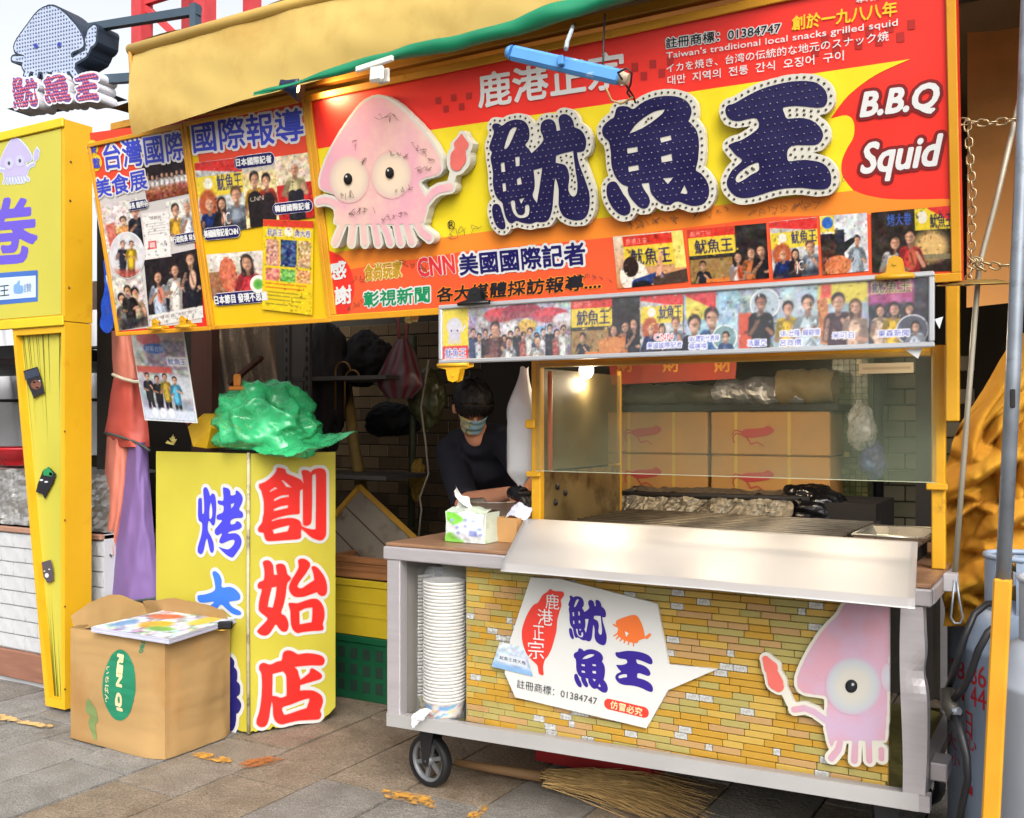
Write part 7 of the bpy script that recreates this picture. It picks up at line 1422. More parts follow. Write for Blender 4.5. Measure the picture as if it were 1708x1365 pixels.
# ================================================================== left foreground: standing box sign, carton, umbrella, bags
ZT = 1.16
RG, RE, LE = Vector((-2.99, 2.99, 0)), Vector((-2.82, 3.33, 0)), Vector((-3.56, 3.0, 0))
FR = Frame(RG + (RE - RG).normalized() * 0.0, RE - RG, (0, 0, 1)); FLp = Frame(LE, RG - LE, (0, 0, 1))
M_boxy = pm('box_sign_yellow', (198, 186, 64), 0.45, var=0.08, vs=3, rgb2=(192, 170, 62), f2=0.6, s2=4)
M_boxs = pm('box_sign_side', (60, 56, 44), 0.7)
bsn = thing('standing_box_sign', 'yellow angled box sign with red characters beside food cart', 'sign', tuple((RG + LE) / 2))
wR = (RE - RG).length; wL = (RG - LE).length
def panel(F, w_, seed, x0=0.0):
    r = random.Random(seed); bot = [(x0 + (w_ - x0) * i / 26, 0.012 + (0.012 if i % 2 else 0.0) * r.random() + (0.05 if False else 0)) for i in range(27)]
    if F is FR: bot = [(x, y + max(0, (x - w_ * 0.86)) * 0.9) for x, y in bot]
    return bot + [(w_, ZT), (x0, ZT)]
pr = panel(FR, wR, 3); plft = panel(FLp, wL, 5)
MB().prism([pr], -0.012, 0.0, FR.M).obj('right_panel', M_boxy, bsn); MB().prism([plft], -0.012, 0.0, FLp.M).obj('left_panel', M_boxy, bsn)
inn = [RG + Vector((-0.01, 0.03, 0)), RE + Vector((-0.03, -0.01, 0)), RE + Vector((-0.45, 0.12, 0)), LE + Vector((0.02, 0.03, 0))]
MB().add([(p.x, p.y, 0.03) for p in inn] + [(p.x, p.y, ZT - 0.004) for p in inn], [(3, 2, 1, 0), (4, 5, 6, 7), (0, 1, 5, 4), (1, 2, 6, 5), (2, 3, 7, 6), (3, 0, 4, 7)]).obj('box_body', M_boxs, bsn)
MB().tube([RG + Vector((0.002, -0.004, 0.01)), RG + Vector((0.0, -0.006, 0.55)), RG + Vector((0.002, -0.004, ZT + 0.004))], 0.007, 8).obj('corner_strip', pm('corner_tape', (196, 188, 150), 0.6, var=0.2, vs=20, rgb2=(110, 100, 84), f2=0.5, s2=12), bsn)
M_ltr = pm('box_red', (228, 46, 40), 0.38, var=0.05); M_lw = pm('box_white', (214, 214, 210), 0.4, var=0.04); M_lpk = pm('box_pink', (236, 168, 168), 0.4)
def big(F, g, m, d, par, edge=None):
    lp_ = to_local(F, g); bd = grow(lp_, d)
    MB().prism(bd, 0, 0.0016, F.M, side=False).obj('letter_border', M_lw, par)
    if edge: MB().prism(grow(lp_, 0.0035), 0, 0.0024, F.M, side=False).obj('letter_edge', edge, par)
    MB().prism(lp_, 0, 0.0034, F.M, side=False).obj('character', m, par)
for g in (G_CHUANG, G_SHI, G_DIAN): big(FR, g, M_ltr, 0.016, bsn, M_lpk)
big(FLp, G_KAO, pm('box_violet', (72, 70, 214), 0.38, var=0.04), 0.016, bsn); big(FLp, G_DA, pm('box_sky', (60, 120, 226), 0.38, var=0.04), 0.016, bsn)
u_ = text_shape('卷', 0.27, 0.33, 0.022, 0.016, res=100); off = FLp.loc(366, 1152)
for lps, mm_, z_ in ((u_[1], M_lw, 0.0016), (u_[0], pm('box_navy', (36, 34, 110), 0.38), 0.0034)): MB().prism([[(x + off.x, y + off.y) for x, y in l] for l in lps], 0, z_, FLp.M, side=False).obj('character', mm_, bsn)
# knots of straw string on the top edge
kn = MB(); kp = atY(290, 742, 3.0)
for i in range(12): a_ = rnd.uniform(-0.9, 0.9); kn.tube([kp, kp + Vector((0.04 * math.sin(a_ * 2), -0.01, 0.03 + 0.02 * rnd.random() - abs(a_) * 0.04))], 0.0025, 4)
o = kn.obj('straw_knot', pm('straw_yellow', (214, 196, 110), 0.8)); tag(o, 'small knot of pale straw string on the box sign top', 'string')

# green plastic bag and yellow card on top
gbg = thing('green_plastic_bag', 'crumpled green plastic bag lying on top of the box sign', 'plastic bag', (-3.1, 3.12, ZT))
M_gbag = film_mat('green_bag', (66, 206, 132), 0.74, 0.2, 0.6, 0.1, 9); pass
gc = atY(438, 705, 3.12); sx, sz = 0.245, 0.17
def bag(a_, b_):
    th = a_ * 2 * math.pi; ph = (b_ - 0.5) * math.pi; d = Vector((math.cos(ph) * math.cos(th), math.cos(ph) * math.sin(th), math.sin(ph)))
    q = d * 1.6 + Vector((3.1, 0, 0)); n1 = noise.noise(q); rg_ = 1 - 2 * abs(noise.noise(q * 1.25 + Vector((5, 2, 1)))); rg2 = 1 - 2 * abs(noise.noise(q * 4.3 + Vector((1, 7, 3))))
    w3 = noise.noise_vector(q * 1.4) * 0.7; rg3 = 1 - 2 * abs(noise.noise((q + w3) * 3.1 + Vector((9, 4, 2)))); rg4 = 1 - 2 * abs(noise.noise((q + w3) * 7.0)); k = 0.82 + 0.20 * n1 + 0.24 * rg_ + 0.014 * rg2 + 0.05 * (1 - 2 * abs(noise.noise((q + w3) * 2.0 + Vector((9, 4, 2)))))
    p = Vector((d.x * sx * k, d.y * 0.19 * k, d.z * sz * k)); p.x += 0.16 * p.z + 0.02; 
    if p.z < -0.10: p.z = -0.10 + (p.z + 0.10) * 0.2
    p.z -= 0.35 * max(0, p.x) * 0.55
    return Vector((gc.x, 3.12, gc.z)) + p
MB().grid(bag, 130, 84, smooth=True).obj('bag', M_gbag, gbg)
hang = [atY(u, v, 2.93) for u, v in ((415, 745), (462, 757), (512, 746))]
MB().grid(crumple(lambda a_, b_: Vector((hang[0].x + (hang[2].x - hang[0].x) * a_, 2.955 + 0.3 * b_ * (0.4 + 0.6 * a_), hang[1].z + 0.012 + 0.10 * b_ * (1 - 0.25 * a_) - 0.02 * math.sin(a_ * 3.1))), 0.018, 9, 4), 40, 14).obj('bag_skirt', M_gbag, gbg)
yc2 = thing('yellow_card', 'folded bright yellow card under the green plastic bag', 'card', tuple(atY(330, 735, 3.05)))
P = [atY(u, v, 3.02 + 0.02 * (i % 2)) for i, (u, v) in enumerate(((313, 712), (340, 690), (352, 715), (345, 748), (322, 745)))]
Q = [p + Vector((0.03, 0.22, 0.0)) for p in P]
MB().add(P + Q, [(0, 4, 3, 2, 1), (0, 1, 6, 5), (1, 2, 7, 6), (2, 3, 8, 7), (3, 4, 9, 8)]).obj('card', pm('card_yellow', (236, 186, 30), 0.5, var=0.08), yc2)
oc = thing('orange_clip', 'worn orange clip standing on the green plastic bag', 'clip', tuple(atY(395, 645, 3.1)))
p = atY(396, 640, 3.0); M_oc = pm('clip_orange', (196, 120, 40), 0.6, var=0.2)
MB().box((-0.045, -0.01, -0.028), (0.045, 0.01, -0.012), Matrix.Translation(p), 0.004).obj('jaw', M_oc, oc); MB().box((-0.02, -0.008, -0.013), (0.018, 0.008, 0.04), Matrix.Translation(p), 0.006).obj('handle', M_oc, oc)

# ------------------------------------------------------------------ cardboard carton with papers
cb0, cb1 = Vector((-3.594, 2.60, 0)), Vector((-3.05, 2.612, 0)); cbk = Vector((-0.03, 0.36, 0)); CHt = 0.448
ctn = thing('cardboard_carton', 'battered open cardboard carton with green oval print on the paving', 'box', tuple((cb0 + cb1) / 2 + cbk / 2))
M_cart = pm('carton_brown', (176, 142, 94), 0.85, var=0.07, vs=3, bump=0.12, bs=14, rgb2=(172, 130, 80), f2=0.55, s2=2.4, spec=0.15)
def wallf(A, B, seed, bul=0.02, top=CHt):
    d = (B - A).normalized(); n_ = Vector((d.y, -d.x, 0))
    def f_(a_, b_):
        p = A.lerp(B, a_); z = top * b_ + 0.004
        w1 = 0.006 * noise.noise(Vector((a_ * 3 + seed, z * 7, 1))) + 0.006 * (0.5 - abs(noise.noise(Vector((a_ * 1.6 + seed, z * 22, 4)))))
        k = bul * math.sin(math.pi * min(1, b_ * 1.0)) * math.sin(math.pi * a_) + 0.02 * math.exp(-(b_ / 0.14) ** 2) * (0.3 + a_)
        if b_ > 0.9: k -= (b_ - 0.9) * 0.12
        z += 0.01 * noise.noise(Vector((a_ * 5, seed, 2))) * b_; e_ = min(1, 7 * a_, 7 * (1 - a_)); k *= e_; w1 *= e_
        return p + n_ * (k + w1) + Vector((0, 0, z))
    return f_
WB = cb1 + cbk; WA = cb0 + cbk
for A, B, sd, bl_ in ((cb0, cb1, 1, 0.01), (cb1, WB, 2, 0.022), (WB, WA, 3, 0.0), (WA, cb0, 4, 0.01)):
    MB().grid(wallf(A, B, sd, bl_), 26, 34).obj('side', M_cart, ctn)
MB().box((cb0.x + 0.01, cb0.y + 0.01, 0.004), (cb1.x - 0.02, WB.y - 0.02, 0.012)).obj('bottom', M_cart, ctn)
# flaps: one standing up at the left, one folded in at the back
fa_, fb_ = atY(111, 1050, 2.62), atY(200, 1012, 2.92)
MB().grid(crumple(lambda a_, b_: Vector((cb0.x + 0.0 + 0.03 * a_, cb0.y + 0.02 + 0.34 * a_, CHt - 0.01 + (0.03 + 0.085 * math.sin(a_ * 2.6 + 0.3)) * b_)) + Vector((-0.02 * b_, 0, 0)), 0.006, 12, 3), 20, 8).obj('flap', M_cart, ctn)
MB().grid(crumple(lambda a_, b_: Vector((cb0.x + 0.02 + 0.5 * a_, WA.y - 0.0 - 0.02 * b_, CHt - 0.01 + (0.07 + 0.03 * math.sin(a_ * 3)) * b_)), 0.006, 12, 6), 24, 8).obj('flap', M_cart, ctn)
FCt = Frame(Vector((cb0.x, cb0.y - 0.028, 0)), cb1 - cb0, (0, 0, 1))
M_cg = pm('carton_green', (26, 128, 92), 0.65, var=0.12, vs=9)
# printing follows the board's face
def onbox(o_):
    f_ = wallf(cb0, cb1, 1, 0.01); me = o_.data; W_ = (cb1 - cb0).length; d = (cb1 - cb0).normalized(); n_ = Vector((d.y, -d.x, 0))
    for v in me.vertices:
        p = f_(min(max(v.co.x / W_, 0), 1), min(max(v.co.y / CHt, 0), 1)); zoff = v.co.z; v.co = Vector((p.x, p.y, p.z)) + n_ * (0.0022 + zoff)
    me.update(); return o_
def dens(loops, z, name, m):   # finely triangulated so that it can follow the dents
    bm_ = bmesh.new(); V, T = fill(loops); vs_ = [bm_.verts.new((x, y, z)) for x, y in V]
    for t in T:
        try: bm_.faces.new([vs_[i] for i in t])
        except ValueError: pass
    bmesh.ops.subdivide_edges(bm_, edges=[e for e in bm_.edges if e.calc_length() > 0.03], cuts=2, use_grid_fill=False); bmesh.ops.triangulate(bm_, faces=list(bm_.faces)); me = bpy.data.meshes.new(name); bm_.to_mesh(me); bm_.free()
    return onbox(link_mesh(name, me, m, ctn))
ov = [tuple(FCt.loc(193 + 27 * math.cos(i * math.pi / 24), 1147 + 59 * math.sin(i * math.pi / 24))) for i in range(48)][::-1]
dens([ov], 0.0, 'oval_print', M_cg)
def vtext(s, pa, pb, h, m, z, bold=0.0):
    a, b = FCt.loc(*pa), FCt.loc(*pb); fl_, _ = text_shape(s, (b - a).length, h, bold, 0, res=48); return dens(xf(fl_, a, b), z, 'lettering', m)
M_cl = pm('carton_cream', (226, 206, 160), 0.7)
vtext('REN QI', (193, 1095), (193, 1190), 0.042, M_cl, 0.001, 0.004)
vtext('いちばん', (174, 1115), (174, 1175), 0.022, M_cl, 0.001, 0.0005)
vtext('780', (227, 1072), (227, 1092), 0.026, M_cg, 0.0, 0.001)
sv = smooth_loop([(140, 1168), (148, 1178), (154, 1190), (157, 1205), (152, 1215), (157, 1236), (150, 1232), (140, 1210), (144, 1198), (136, 1190)], 3); dens([[tuple(FCt.loc(*p)) for p in sv][::-1] if ncheck([tuple(FCt.loc(*p)) for p in sv]) < 0 else [tuple(FCt.loc(*p)) for p in sv]], 0.0, 'brush_print', pm('carton_green_faded', (120, 140, 84), 0.7))
# magazines
mg = thing('magazine_stack', 'stack of colourful printed sheets lying across the open carton', 'magazines', tuple(atZ(280, 1045, CHt + 0.02)))
zc = CHt + 0.028; Qd = [atZ(u, v, zc) for u, v in ((152, 1046), (282, 1066), (411, 1026), (276, 1018))]
ext = [Vector((p.x, p.y, 0)) for p in Qd]
lp_ = [(p.x, p.y) for p in ext]; lp_ = lp_ if ncheck(lp_) > 0 else lp_[::-1]
for i in range(5):
    o_ = 0.002 * math.sin(i * 2.1); MB().prism([[(x + o_, y - o_) for x, y in lp_]], zc - 0.02 + i * 0.004, zc - 0.0165 + i * 0.004).obj('sheet', pm('magazine_paper', (206, 206, 224), 0.6, var=0.05), mg)
c = Canvas(110, 80, (206, 210, 220)); c.noise(150, 7, 150); c.noise(90, 3, 151); c.ell(50, 50, 18, 12, (226, 180, 60), 4); c.ell(30, 24, 22, 9, (214, 110, 80), 4); c.ell(86, 26, 12, 16, (232, 206, 90), 4); c.ell(70, 60, 16, 7, (120, 180, 90), 4); c.ell(16, 56, 9, 14, (120, 170, 214), 4); c.rect(2, 2, 24, 16, (226, 222, 226), 2); c.txt('美食', 5, 5, 22, 14, (190, 60, 60)); c.noise(40, 3, 152)
c.sheet('cover_print', mg, [Qd[3], Qd[2], Qd[1], Qd[0]], M_print, zc + 0.001)
bcl = thing('binder_clip', 'small black and brass binder clip on the printed sheets', 'clip', tuple(atZ(375, 1038, zc)))
p = atZ(376, 1040, zc); MB().box((-0.03, -0.012, -0.022), (0.03, 0.012, 0.008), Matrix.Translation(p) @ Matrix.Rotation(0.55, 4, 'Z'), 0.005).obj('body', MATS['clip_black'], bcl)
MB().tube([p + Vector((-0.03, -0.03, -0.02)), p + Vector((0.0, -0.04, -0.022)), p + Vector((0.03, -0.02, -0.02))], 0.003, 6).obj('lever', pm('brass', (190, 150, 60), 0.35, 0.8), bcl)

# ------------------------------------------------------------------ folded parasol leaning behind
um = thing('folded_parasol', 'folded red and purple parasol tied upright behind box sign', 'parasol', tuple(atY(205, 1010, 3.08)))
M_ured = pm('parasol_red', (196, 84, 70), 0.6, var=0.12, vs=4); M_usal = pm('parasol_salmon', (214, 126, 104), 0.6, var=0.1, vs=4); M_upur = pm('parasol_purple', (130, 102, 160), 0.6, var=0.12, vs=4); M_upip = pm('parasol_piping', (70, 80, 76), 0.6)
def strip(name, rows, m, Y, bul, nu=14, sub=6, seed=0):
    """cloth between a left and a right edge given row by row (v, u_left, u_right)"""
    R_ = []
    for i in range(len(rows) - 1):
        for j in range(sub): t = j / sub; R_.append([rows[i][k] * (1 - t) + rows[i + 1][k] * t for k in range(3)])
    R_.append(list(rows[-1])); n_ = len(R_) - 1
    def f_(a_, b_):
        r_ = R_[int(round(b_ * n_))]; k = math.sin(a_ * math.pi); return atY(r_[1] + (r_[2] - r_[1]) * a_, r_[0], Y - bul * k + 0.02 * noise.noise(Vector((a_ * 4 + seed, r_[0] * 0.012, seed))) * k + 0.01 * abs(math.sin(a_ * 8 + r_[0] * 0.012)) * k + 0.006 * noise.noise(Vector((a_ * 9, r_[0] * 0.05, seed))))
    return MB().grid(f_, nu, n_).obj(name, m, um)
strip('upper_cloth', [(552, 186, 220), (600, 187, 228), (632, 190, 233)], M_usal, 3.10, 0.05, seed=1)
strip('tied_cloth', [(632, 189, 236), (660, 184, 240), (700, 179, 246), (722, 174, 248), (746, 195, 250)], M_ured, 3.09, 0.07, seed=2)
strip('outer_panel', [(728, 178, 214), (800, 174, 214), (860, 173, 208), (905, 173, 198), (926, 182, 194)], M_usal, 3.10, 0.04, seed=3)
strip('wide_panel', [(738, 214, 246), (800, 208, 250), (880, 198, 256), (950, 186, 262), (1004, 176, 266)], M_upur, 3.085, 0.06, nu=20, seed=4)
strip('inner_panel', [(905, 172, 200), (950, 168, 196), (1008, 158, 190)], M_upur, 3.13, 0.03, seed=5)
MB().tube([atY(u, v, 3.03) for u, v in ((174, 722), (195, 727), (220, 735), (240, 745), (250, 752))], 0.006, 6).obj('piping', M_upip, um)
MB().tube([atY(u, v, 3.03) for u, v in ((176, 1004), (200, 1007), (230, 1002), (266, 997))], 0.006, 6).obj('piping', M_upip, um)
MB().tube([atY(u, v, 3.05) for u, v in ((173, 905), (178, 920), (186, 928))], 0.005, 6).obj('piping', M_upip, um)
MB().tube([atY(u, v, 3.0) for u, v in ((188, 625), (205, 632), (225, 637), (238, 636))], 0.008, 6).obj('tie_band', pm('band_cream', (214, 206, 180), 0.7), um)
MB().tube([(atY(210, 1000, 3.16).x, 3.16, 0.0), (atY(208, 560, 3.16).x, 3.16, 1.95)], 0.018, 10).obj('pole', pm('pole_grey', (150, 150, 150), 0.4, 0.5), um)
MB().lathe([(0.16, 0.0), (0.16, 0.05), (0.03, 0.07), (0.025, 0.2)], (atY(210, 1000, 3.16).x, 3.16, 0.0), 20).obj('base', M_dark, um)
# photo poster hanging below the leftmost panel
FH = Frame(atY(270, 630, 2.86), (0.97, 0.05, 0), (0, -0.04, 1))
hp = board_thing('hanging_photo_poster', 'photo poster of a group in the street hanging below the panels', 'poster', FH)
c = Canvas(88, 140, (190, 190, 190)); c.grad((206, 206, 200), (150, 150, 156)); c.noise(80, 8, 160); c.rect(0, 0, 88, 14, (206, 200, 190)); c.rect(20, 14, 88, 60, (150, 140, 150), 4); c.noise(90, 6, 161, 10, 10, 88, 70); c.ell(28, 12, 20, 12, (214, 120, 120), 2); c.ell(36, 28, 18, 8, (70, 110, 180), 2); c.txt('遊客合照', 20, 24, 52, 33, (230, 230, 236)); c.rect(54, 40, 88, 54, (214, 210, 200)); c.txt('魷魚王', 56, 42, 86, 52, (40, 70, 190)); c.rect(0, 56, 60, 66, (196, 90, 80), 3); c.rect(46, 70, 88, 104, (196, 200, 206), 5)
for i, (x, sh) in enumerate(((16, (40, 38, 44)), (32, (30, 30, 36)), (46, (190, 160, 50)), (62, (90, 180, 214)))): c.person(x, 66 + (i % 2) * 4, 11, sh, lower=(34, 34, 44))
c.rect(0, 122, 88, 140, (196, 204, 216), 6); [c.ell(20 + i * 14, 128, 5, 8, (222, 222, 226), 2) for i in range(3)]; c.noise(26, 3, 162)
c.sheet('photo_print', hp, [FH.loc(218, 550), FH.loc(304, 554), FH.loc(328, 704), FH.loc(243, 699)], M_printg, 0.003)
q = [tuple(FH.loc(*p)) for p in ((217, 548), (305, 552), (329, 706), (242, 701))]; q = q if ncheck(q) > 0 else q[::-1]; MB().prism([q], -0.004, 0.0015).obj('backing', M_white, hp)
# hanging blue bag edge behind the leftmost panel
bb_ = MB().grid(crumple(lambda a_, b_: atY(168 + 22 * a_ + 6 * b_, 545 - 120 * b_ + 10 * math.sin(a_ * 3), 2.95 + 0.05 * a_), 0.012, 9, 2), 12, 20).obj('blue_plastic_sheet', pm('blue_plastic', (36, 80, 190), 0.25, var=0.2)); tag(bb_, 'strip of blue plastic behind the leftmost poster panel', 'plastic sheet')
# ================================================================== right side: posts, tarps, chain, gas cylinders
M_amb = pm('tarp_amber', (194, 140, 42), 0.85, var=0.12, vs=3, rgb2=(176, 118, 34), f2=0.52, s2=3, spec=0.15, bump=0.15, bs=30)
M_brn = pm('tarp_brown', (222, 156, 84), 0.85, var=0.14, vs=1.6, rgb2=(186, 136, 70), f2=0.5, s2=1.4)
hpst = thing('frame_post', 'yellow stall post hanging from the right end of signboard', 'post', tuple(atY(1588, 700, 3.02)))
pa, pb = atY(1577, 480, 3.0), atY(1599, 703, 3.0); MB().box((pa.x, 3.0, pb.z), (pb.x, 3.035, 2.45), bev=0.003).obj('post', M_post, hpst)
bt = MB().grid(lambda a_, b_: Vector((atY(1612, 300, 3.5).x + 1.6 * a_, 3.5 + 0.04 * math.sin(a_ * 11) + 0.03 * math.sin(b_ * 4 + a_ * 6), atY(1640, 512 - 40 * math.sin(a_ * 2.2), 3.5).z + 1.6 * b_)), 40, 24).obj('brown_side_curtain', M_brn); tag(bt, 'orange brown canvas curtain at the right of the signboard', 'curtain')
# bunched tarpaulin
bd = [(556, 1696), (600, 1668), (650, 1640), (700, 1606), (740, 1585), (780, 1578), (850, 1571), (940, 1568), (1045, 1573)]
def ledge(v):
    for (v0, u0), (v1, u1) in zip(bd[:-1], bd[1:]):
        if v0 <= v <= v1: return u0 + (u1 - u0) * (v - v0) / (v1 - v0)
    return bd[-1][1]
rf = random.Random(21); FO = []
for k in range(46):      # each fold: centre, direction, half length, half width, height
    b0 = rf.uniform(-0.05, 0.80); a0 = rf.uniform(0, 1.0); an = rf.gauss(0.15, 0.5) if b0 < 0.5 else rf.gauss(0.9, 0.4); sz = rf.uniform(0.5, 1.3)
    FO.append((a0, b0, math.cos(an), math.sin(an), 0.34 * sz, (0.09 + 0.04 * rf.random()) * sz, (0.10 + 0.05 * rf.random()) * sz))
def bunch(a_, b_):
    v = 1045 - (1045 - 556) * b_; u = ledge(v) + (1790 - ledge(v)) * a_
    w_ = noise.noise_vector(Vector((a_ * 3, b_ * 5, 0))) * 0.05; x, y = a_ + w_.x, b_ * 1.9 + w_.y; h = 0.0
    for a0, b0, c_, s_, L_, W_, H_ in FO:
        dx, dy = x - a0, y - b0 * 1.9; p = (dx * c_ + dy * s_) / L_; q = (-dx * s_ + dy * c_) / W_ + 0.5 * p * p
        r_ = 1 - p * p - (q * q if q > 0 else 2.6 * q * q)
        if r_ > 0: h = max(h, H_ * math.sqrt(r_) * (1 - 0.25 * q))
    low = min(1, max(0.15, (1.0 - b_) * 1.6)); h += 0.006 * noise.noise(Vector((x * 16, y * 16, 1))) + 0.01 * (1 - 2 * abs(noise.noise(Vector((x * 6, y * 6, 3)))))
    Y = 3.24 - 0.08 * math.sin(math.pi * min(1, a_ * 1.3)) - low * h; du = 11 * noise.noise(Vector((b_ * 9, a_ * 3, 3))) * low
    return atY(u + du * (1 - a_), v, Y)
mb = MB().grid(bunch, 120, 170); bo = mb.obj('bunched_tarp', M_amb); tag(bo, 'amber tarpaulin bunched into heavy folds beside the food cart', 'tarpaulin')
# galvanised pole with yellow foot
M_galv = pm('galvanised', (150, 158, 168), 0.4, 0.6, var=0.2, vs=14, rgb2=(110, 110, 110), f2=0.55, s2=10)
PY = 2.4
gp = thing('leaning_pole', 'grey galvanised pole with yellow painted lower half at right edge', 'pole', tuple(atY(1640, 1690, PY)))
pts = [atY(u, v, PY) for u, v in ((1716, -40), (1705, 260), (1690, 620), (1673, 968))]; MB().tube(pts, [0.0145, 0.0145, 0.0155, 0.0155], 14).obj('upper_tube', M_galv, gp)
A, B = atY(1673, 965, PY), atY(1636, 1700, PY); A.y = B.y = PY
d = (B - A); MB().bar(A, B, 0.036, 0.036, up=(0, 1, 0), bev=0.004).obj('lower_post', pm('post_yellow_worn', (214, 150, 28), 0.5, var=0.12, vs=8, rgb2=(176, 170, 160), f2=0.66, s2=9), gp)
MB().box((-0.005, -0.018, -0.02), (0.005, -0.012, 0.02), Matrix.Translation(atY(1690, 665, PY - 0.001)), 0.002).obj('slot_plate', M_dark, gp)
# long thin rod with a round plate
rd = thing('thin_rod', 'long thin grey rod slanting in front of the bunched tarp', 'rod', tuple(atY(1592, 965, 2.75)))
MB().tube([atY(u, v, 2.75) for u, v in ((1712, 120), (1660, 342), (1634, 440), (1630, 480), (1614, 684), (1592, 968))], 0.0068, 8).obj('rod', pm('rod_grey', (166, 158, 140), 0.45, 0.3, var=0.15), rd)
rp = thing('round_plate', 'flat round tin plate threaded on the slanting rod', 'plate', tuple(atY(1626, 470, 2.76)))
MB().lathe([(0.0, 0.006), (0.05, 0.004), (0.088, -0.006), (0.09, -0.008), (0.05, 0.001), (0, 0.002)], atY(1626, 470, 2.76), 28, (0.03, -0.1, 1)).obj('plate', pm('tin', (170, 140, 80), 0.4, 0.6, var=0.2), rp)
# chains
lk = MB(); n1, n2 = 14, 6; rmaj, rmin, el_ = 0.0085, 0.0024, 0.009
V = []; 
for i in range(n1):
    a = 2 * math.pi * i / n1; cx_ = rmaj * math.cos(a); cz_ = rmaj * math.sin(a) + (el_ / 2 if math.sin(a) > 0 else -el_ / 2)
    for j in range(n2): b = 2 * math.pi * j / n2; V.append((cx_ + rmin * math.cos(b) * math.cos(a), rmin * math.sin(b), cz_ + rmin * math.cos(b) * math.sin(a)))
lk.add(V, [(i * n2 + j, ((i + 1) % n1) * n2 + j, ((i + 1) % n1) * n2 + (j + 1) % n2, i * n2 + (j + 1) % n2) for i in range(n1) for j in range(n2)], True); lkm = lk.mesh('link'); lkm.materials.append(pm('chain_metal', (176, 156, 120), 0.35, 0.8, var=0.3, vs=40))
def chain(label, P):
    P = [Vector(p) for p in P]; t = thing('chain', label, 'chain', tuple(P[0]), 'chains at the right end of the stall'); s = 0; tot = sum((b - a).length for a, b in zip(P[:-1], P[1:])); step = 0.0215; k = 0
    while s < tot:
        q = s
        for a, b in zip(P[:-1], P[1:]):
            L_ = (b - a).length
            if q <= L_: break
            q -= L_
        p = a.lerp(b, q / L_); z = (b - a).normalized(); x = z.cross(Vector((0, 1, 0.01))).normalized(); y = z.cross(x)
        if k % 2: x, y = y, -x
        o = bpy.data.objects.new('link', lkm); COL.objects.link(o); o.parent = t; o.matrix_parent_inverse = t.matrix_basis.inverted(); o.matrix_basis = Matrix.Translation(p) @ Matrix((x, y, z)).transposed().to_4x4(); s += step; k += 1
CY = 2.72
chain('chain running straight from the signboard corner to the right edge', [atY(1608, 203, CY), atY(1650, 206, CY), atY(1720, 196, CY)])
chain('chain dangling straight down beside the signboard edge', [atY(1614, 210, CY), atY(1622, 320, CY), atY(1620, 440, CY)])
chain('chain wound round the rod and pole beside the photo banner', [atY(1614, 468, CY), atY(1624, 440, CY), atY(1640, 450, CY), atY(1618, 432, CY), atY(1660, 444, CY), atY(1720, 440, CY)])
# gas cylinders
M_gas = pm('gas_blue_grey', (150, 166, 188), 0.42, var=0.08, vs=5, rgb2=(122, 130, 146), f2=0.6, s2=6); M_gasw = pm('gas_pale', (176, 184, 196), 0.42, var=0.08, vs=5, rgb2=(150, 130, 110), f2=0.66, s2=7)
M_redp = pm('stencil_red', (196, 34, 40), 0.5, var=0.1)
def cylinder(label, u, t, r_, m, zs, marks=()):
    P = CAMP + ray(u, HV) * t; g = thing('gas_cylinder', label, 'gas cylinder', (P.x, P.y, 0), 'gas cylinders beside the food cart')
    MB().lathe([(r_ * 0.86, 0.0), (r_ * 0.9, 0.03), (r_, 0.06), (r_, zs - 0.012), (r_ * 1.012, zs - 0.008), (r_ * 1.012, zs + 0.004), (r_ * 0.99, zs + 0.008), (r_ * 0.93, zs + 0.05), (r_ * 0.78, zs + 0.09), (r_ * 0.5, zs + 0.118), (r_ * 0.2, zs + 0.128), (0, zs + 0.13)], (P.x, P.y, 0), 48).obj('tank', m, g)
    # collar ring with openings
    for k in range(3):
        a0 = k * 2.094 + 0.4; V = []
        for i in range(11):
            a = a0 + 1.5 * i / 10
            for rr, z in ((r_ * 0.66, zs + 0.1), (r_ * 0.66, zs + 0.24), (r_ * 0.63, zs + 0.24), (r_ * 0.63, zs + 0.1)): V.append((P.x + rr * math.cos(a), P.y + rr * math.sin(a), z))
        MB().add(V, [(i * 4 + j, i * 4 + (j + 1) % 4, (i + 1) * 4 + (j + 1) % 4, (i + 1) * 4 + j) for i in range(10) for j in range(4)] + [(0, 1, 2, 3), (40, 43, 42, 41)]).obj('collar', m, g)
    MB().tube([(P.x + r_ * 0.645 * math.cos(i * 0.2618), P.y + r_ * 0.645 * math.sin(i * 0.2618), zs + 0.243) for i in range(25)], 0.008, 6).obj('collar_ring', m, g)
    MB().lathe([(0.03, zs + 0.12), (0.03, zs + 0.16), (0.018, zs + 0.165), (0.018, zs + 0.2), (0.03, zs + 0.205), (0.03, zs + 0.225), (0, zs + 0.228)], (P.x, P.y, 0), 12).obj('valve', pm('valve_brass', (150, 120, 60), 0.4, 0.7), g)
    for s, uu, vv, hpx, wpx in marks:
        V_, T_ = glyphs(s); lo, hi = V_.min(0), V_.max(0); Vn = (V_ - (lo + hi) / 2) / (hi - lo); base = math.atan2(-P.y, -P.x); zc_ = CAM_H - (vv - HV) / FPX * (t - r_ * 0.8); lat = (uu - u) / FPX * t; a0 = base + math.asin(max(-0.98, min(0.98, lat / r_)))
        hh = hpx / FPX * t; ww = wpx / FPX * t
        MB().add([(P.x + (r_ + 0.0016) * math.cos(a0 + x * ww / r_), P.y + (r_ + 0.0016) * math.sin(a0 + x * ww / r_), zc_ + y * hh) for x, y in Vn], [tuple(int(i) for i in q) for q in T_]).obj('stencil_mark', M_redp, g)
    return g
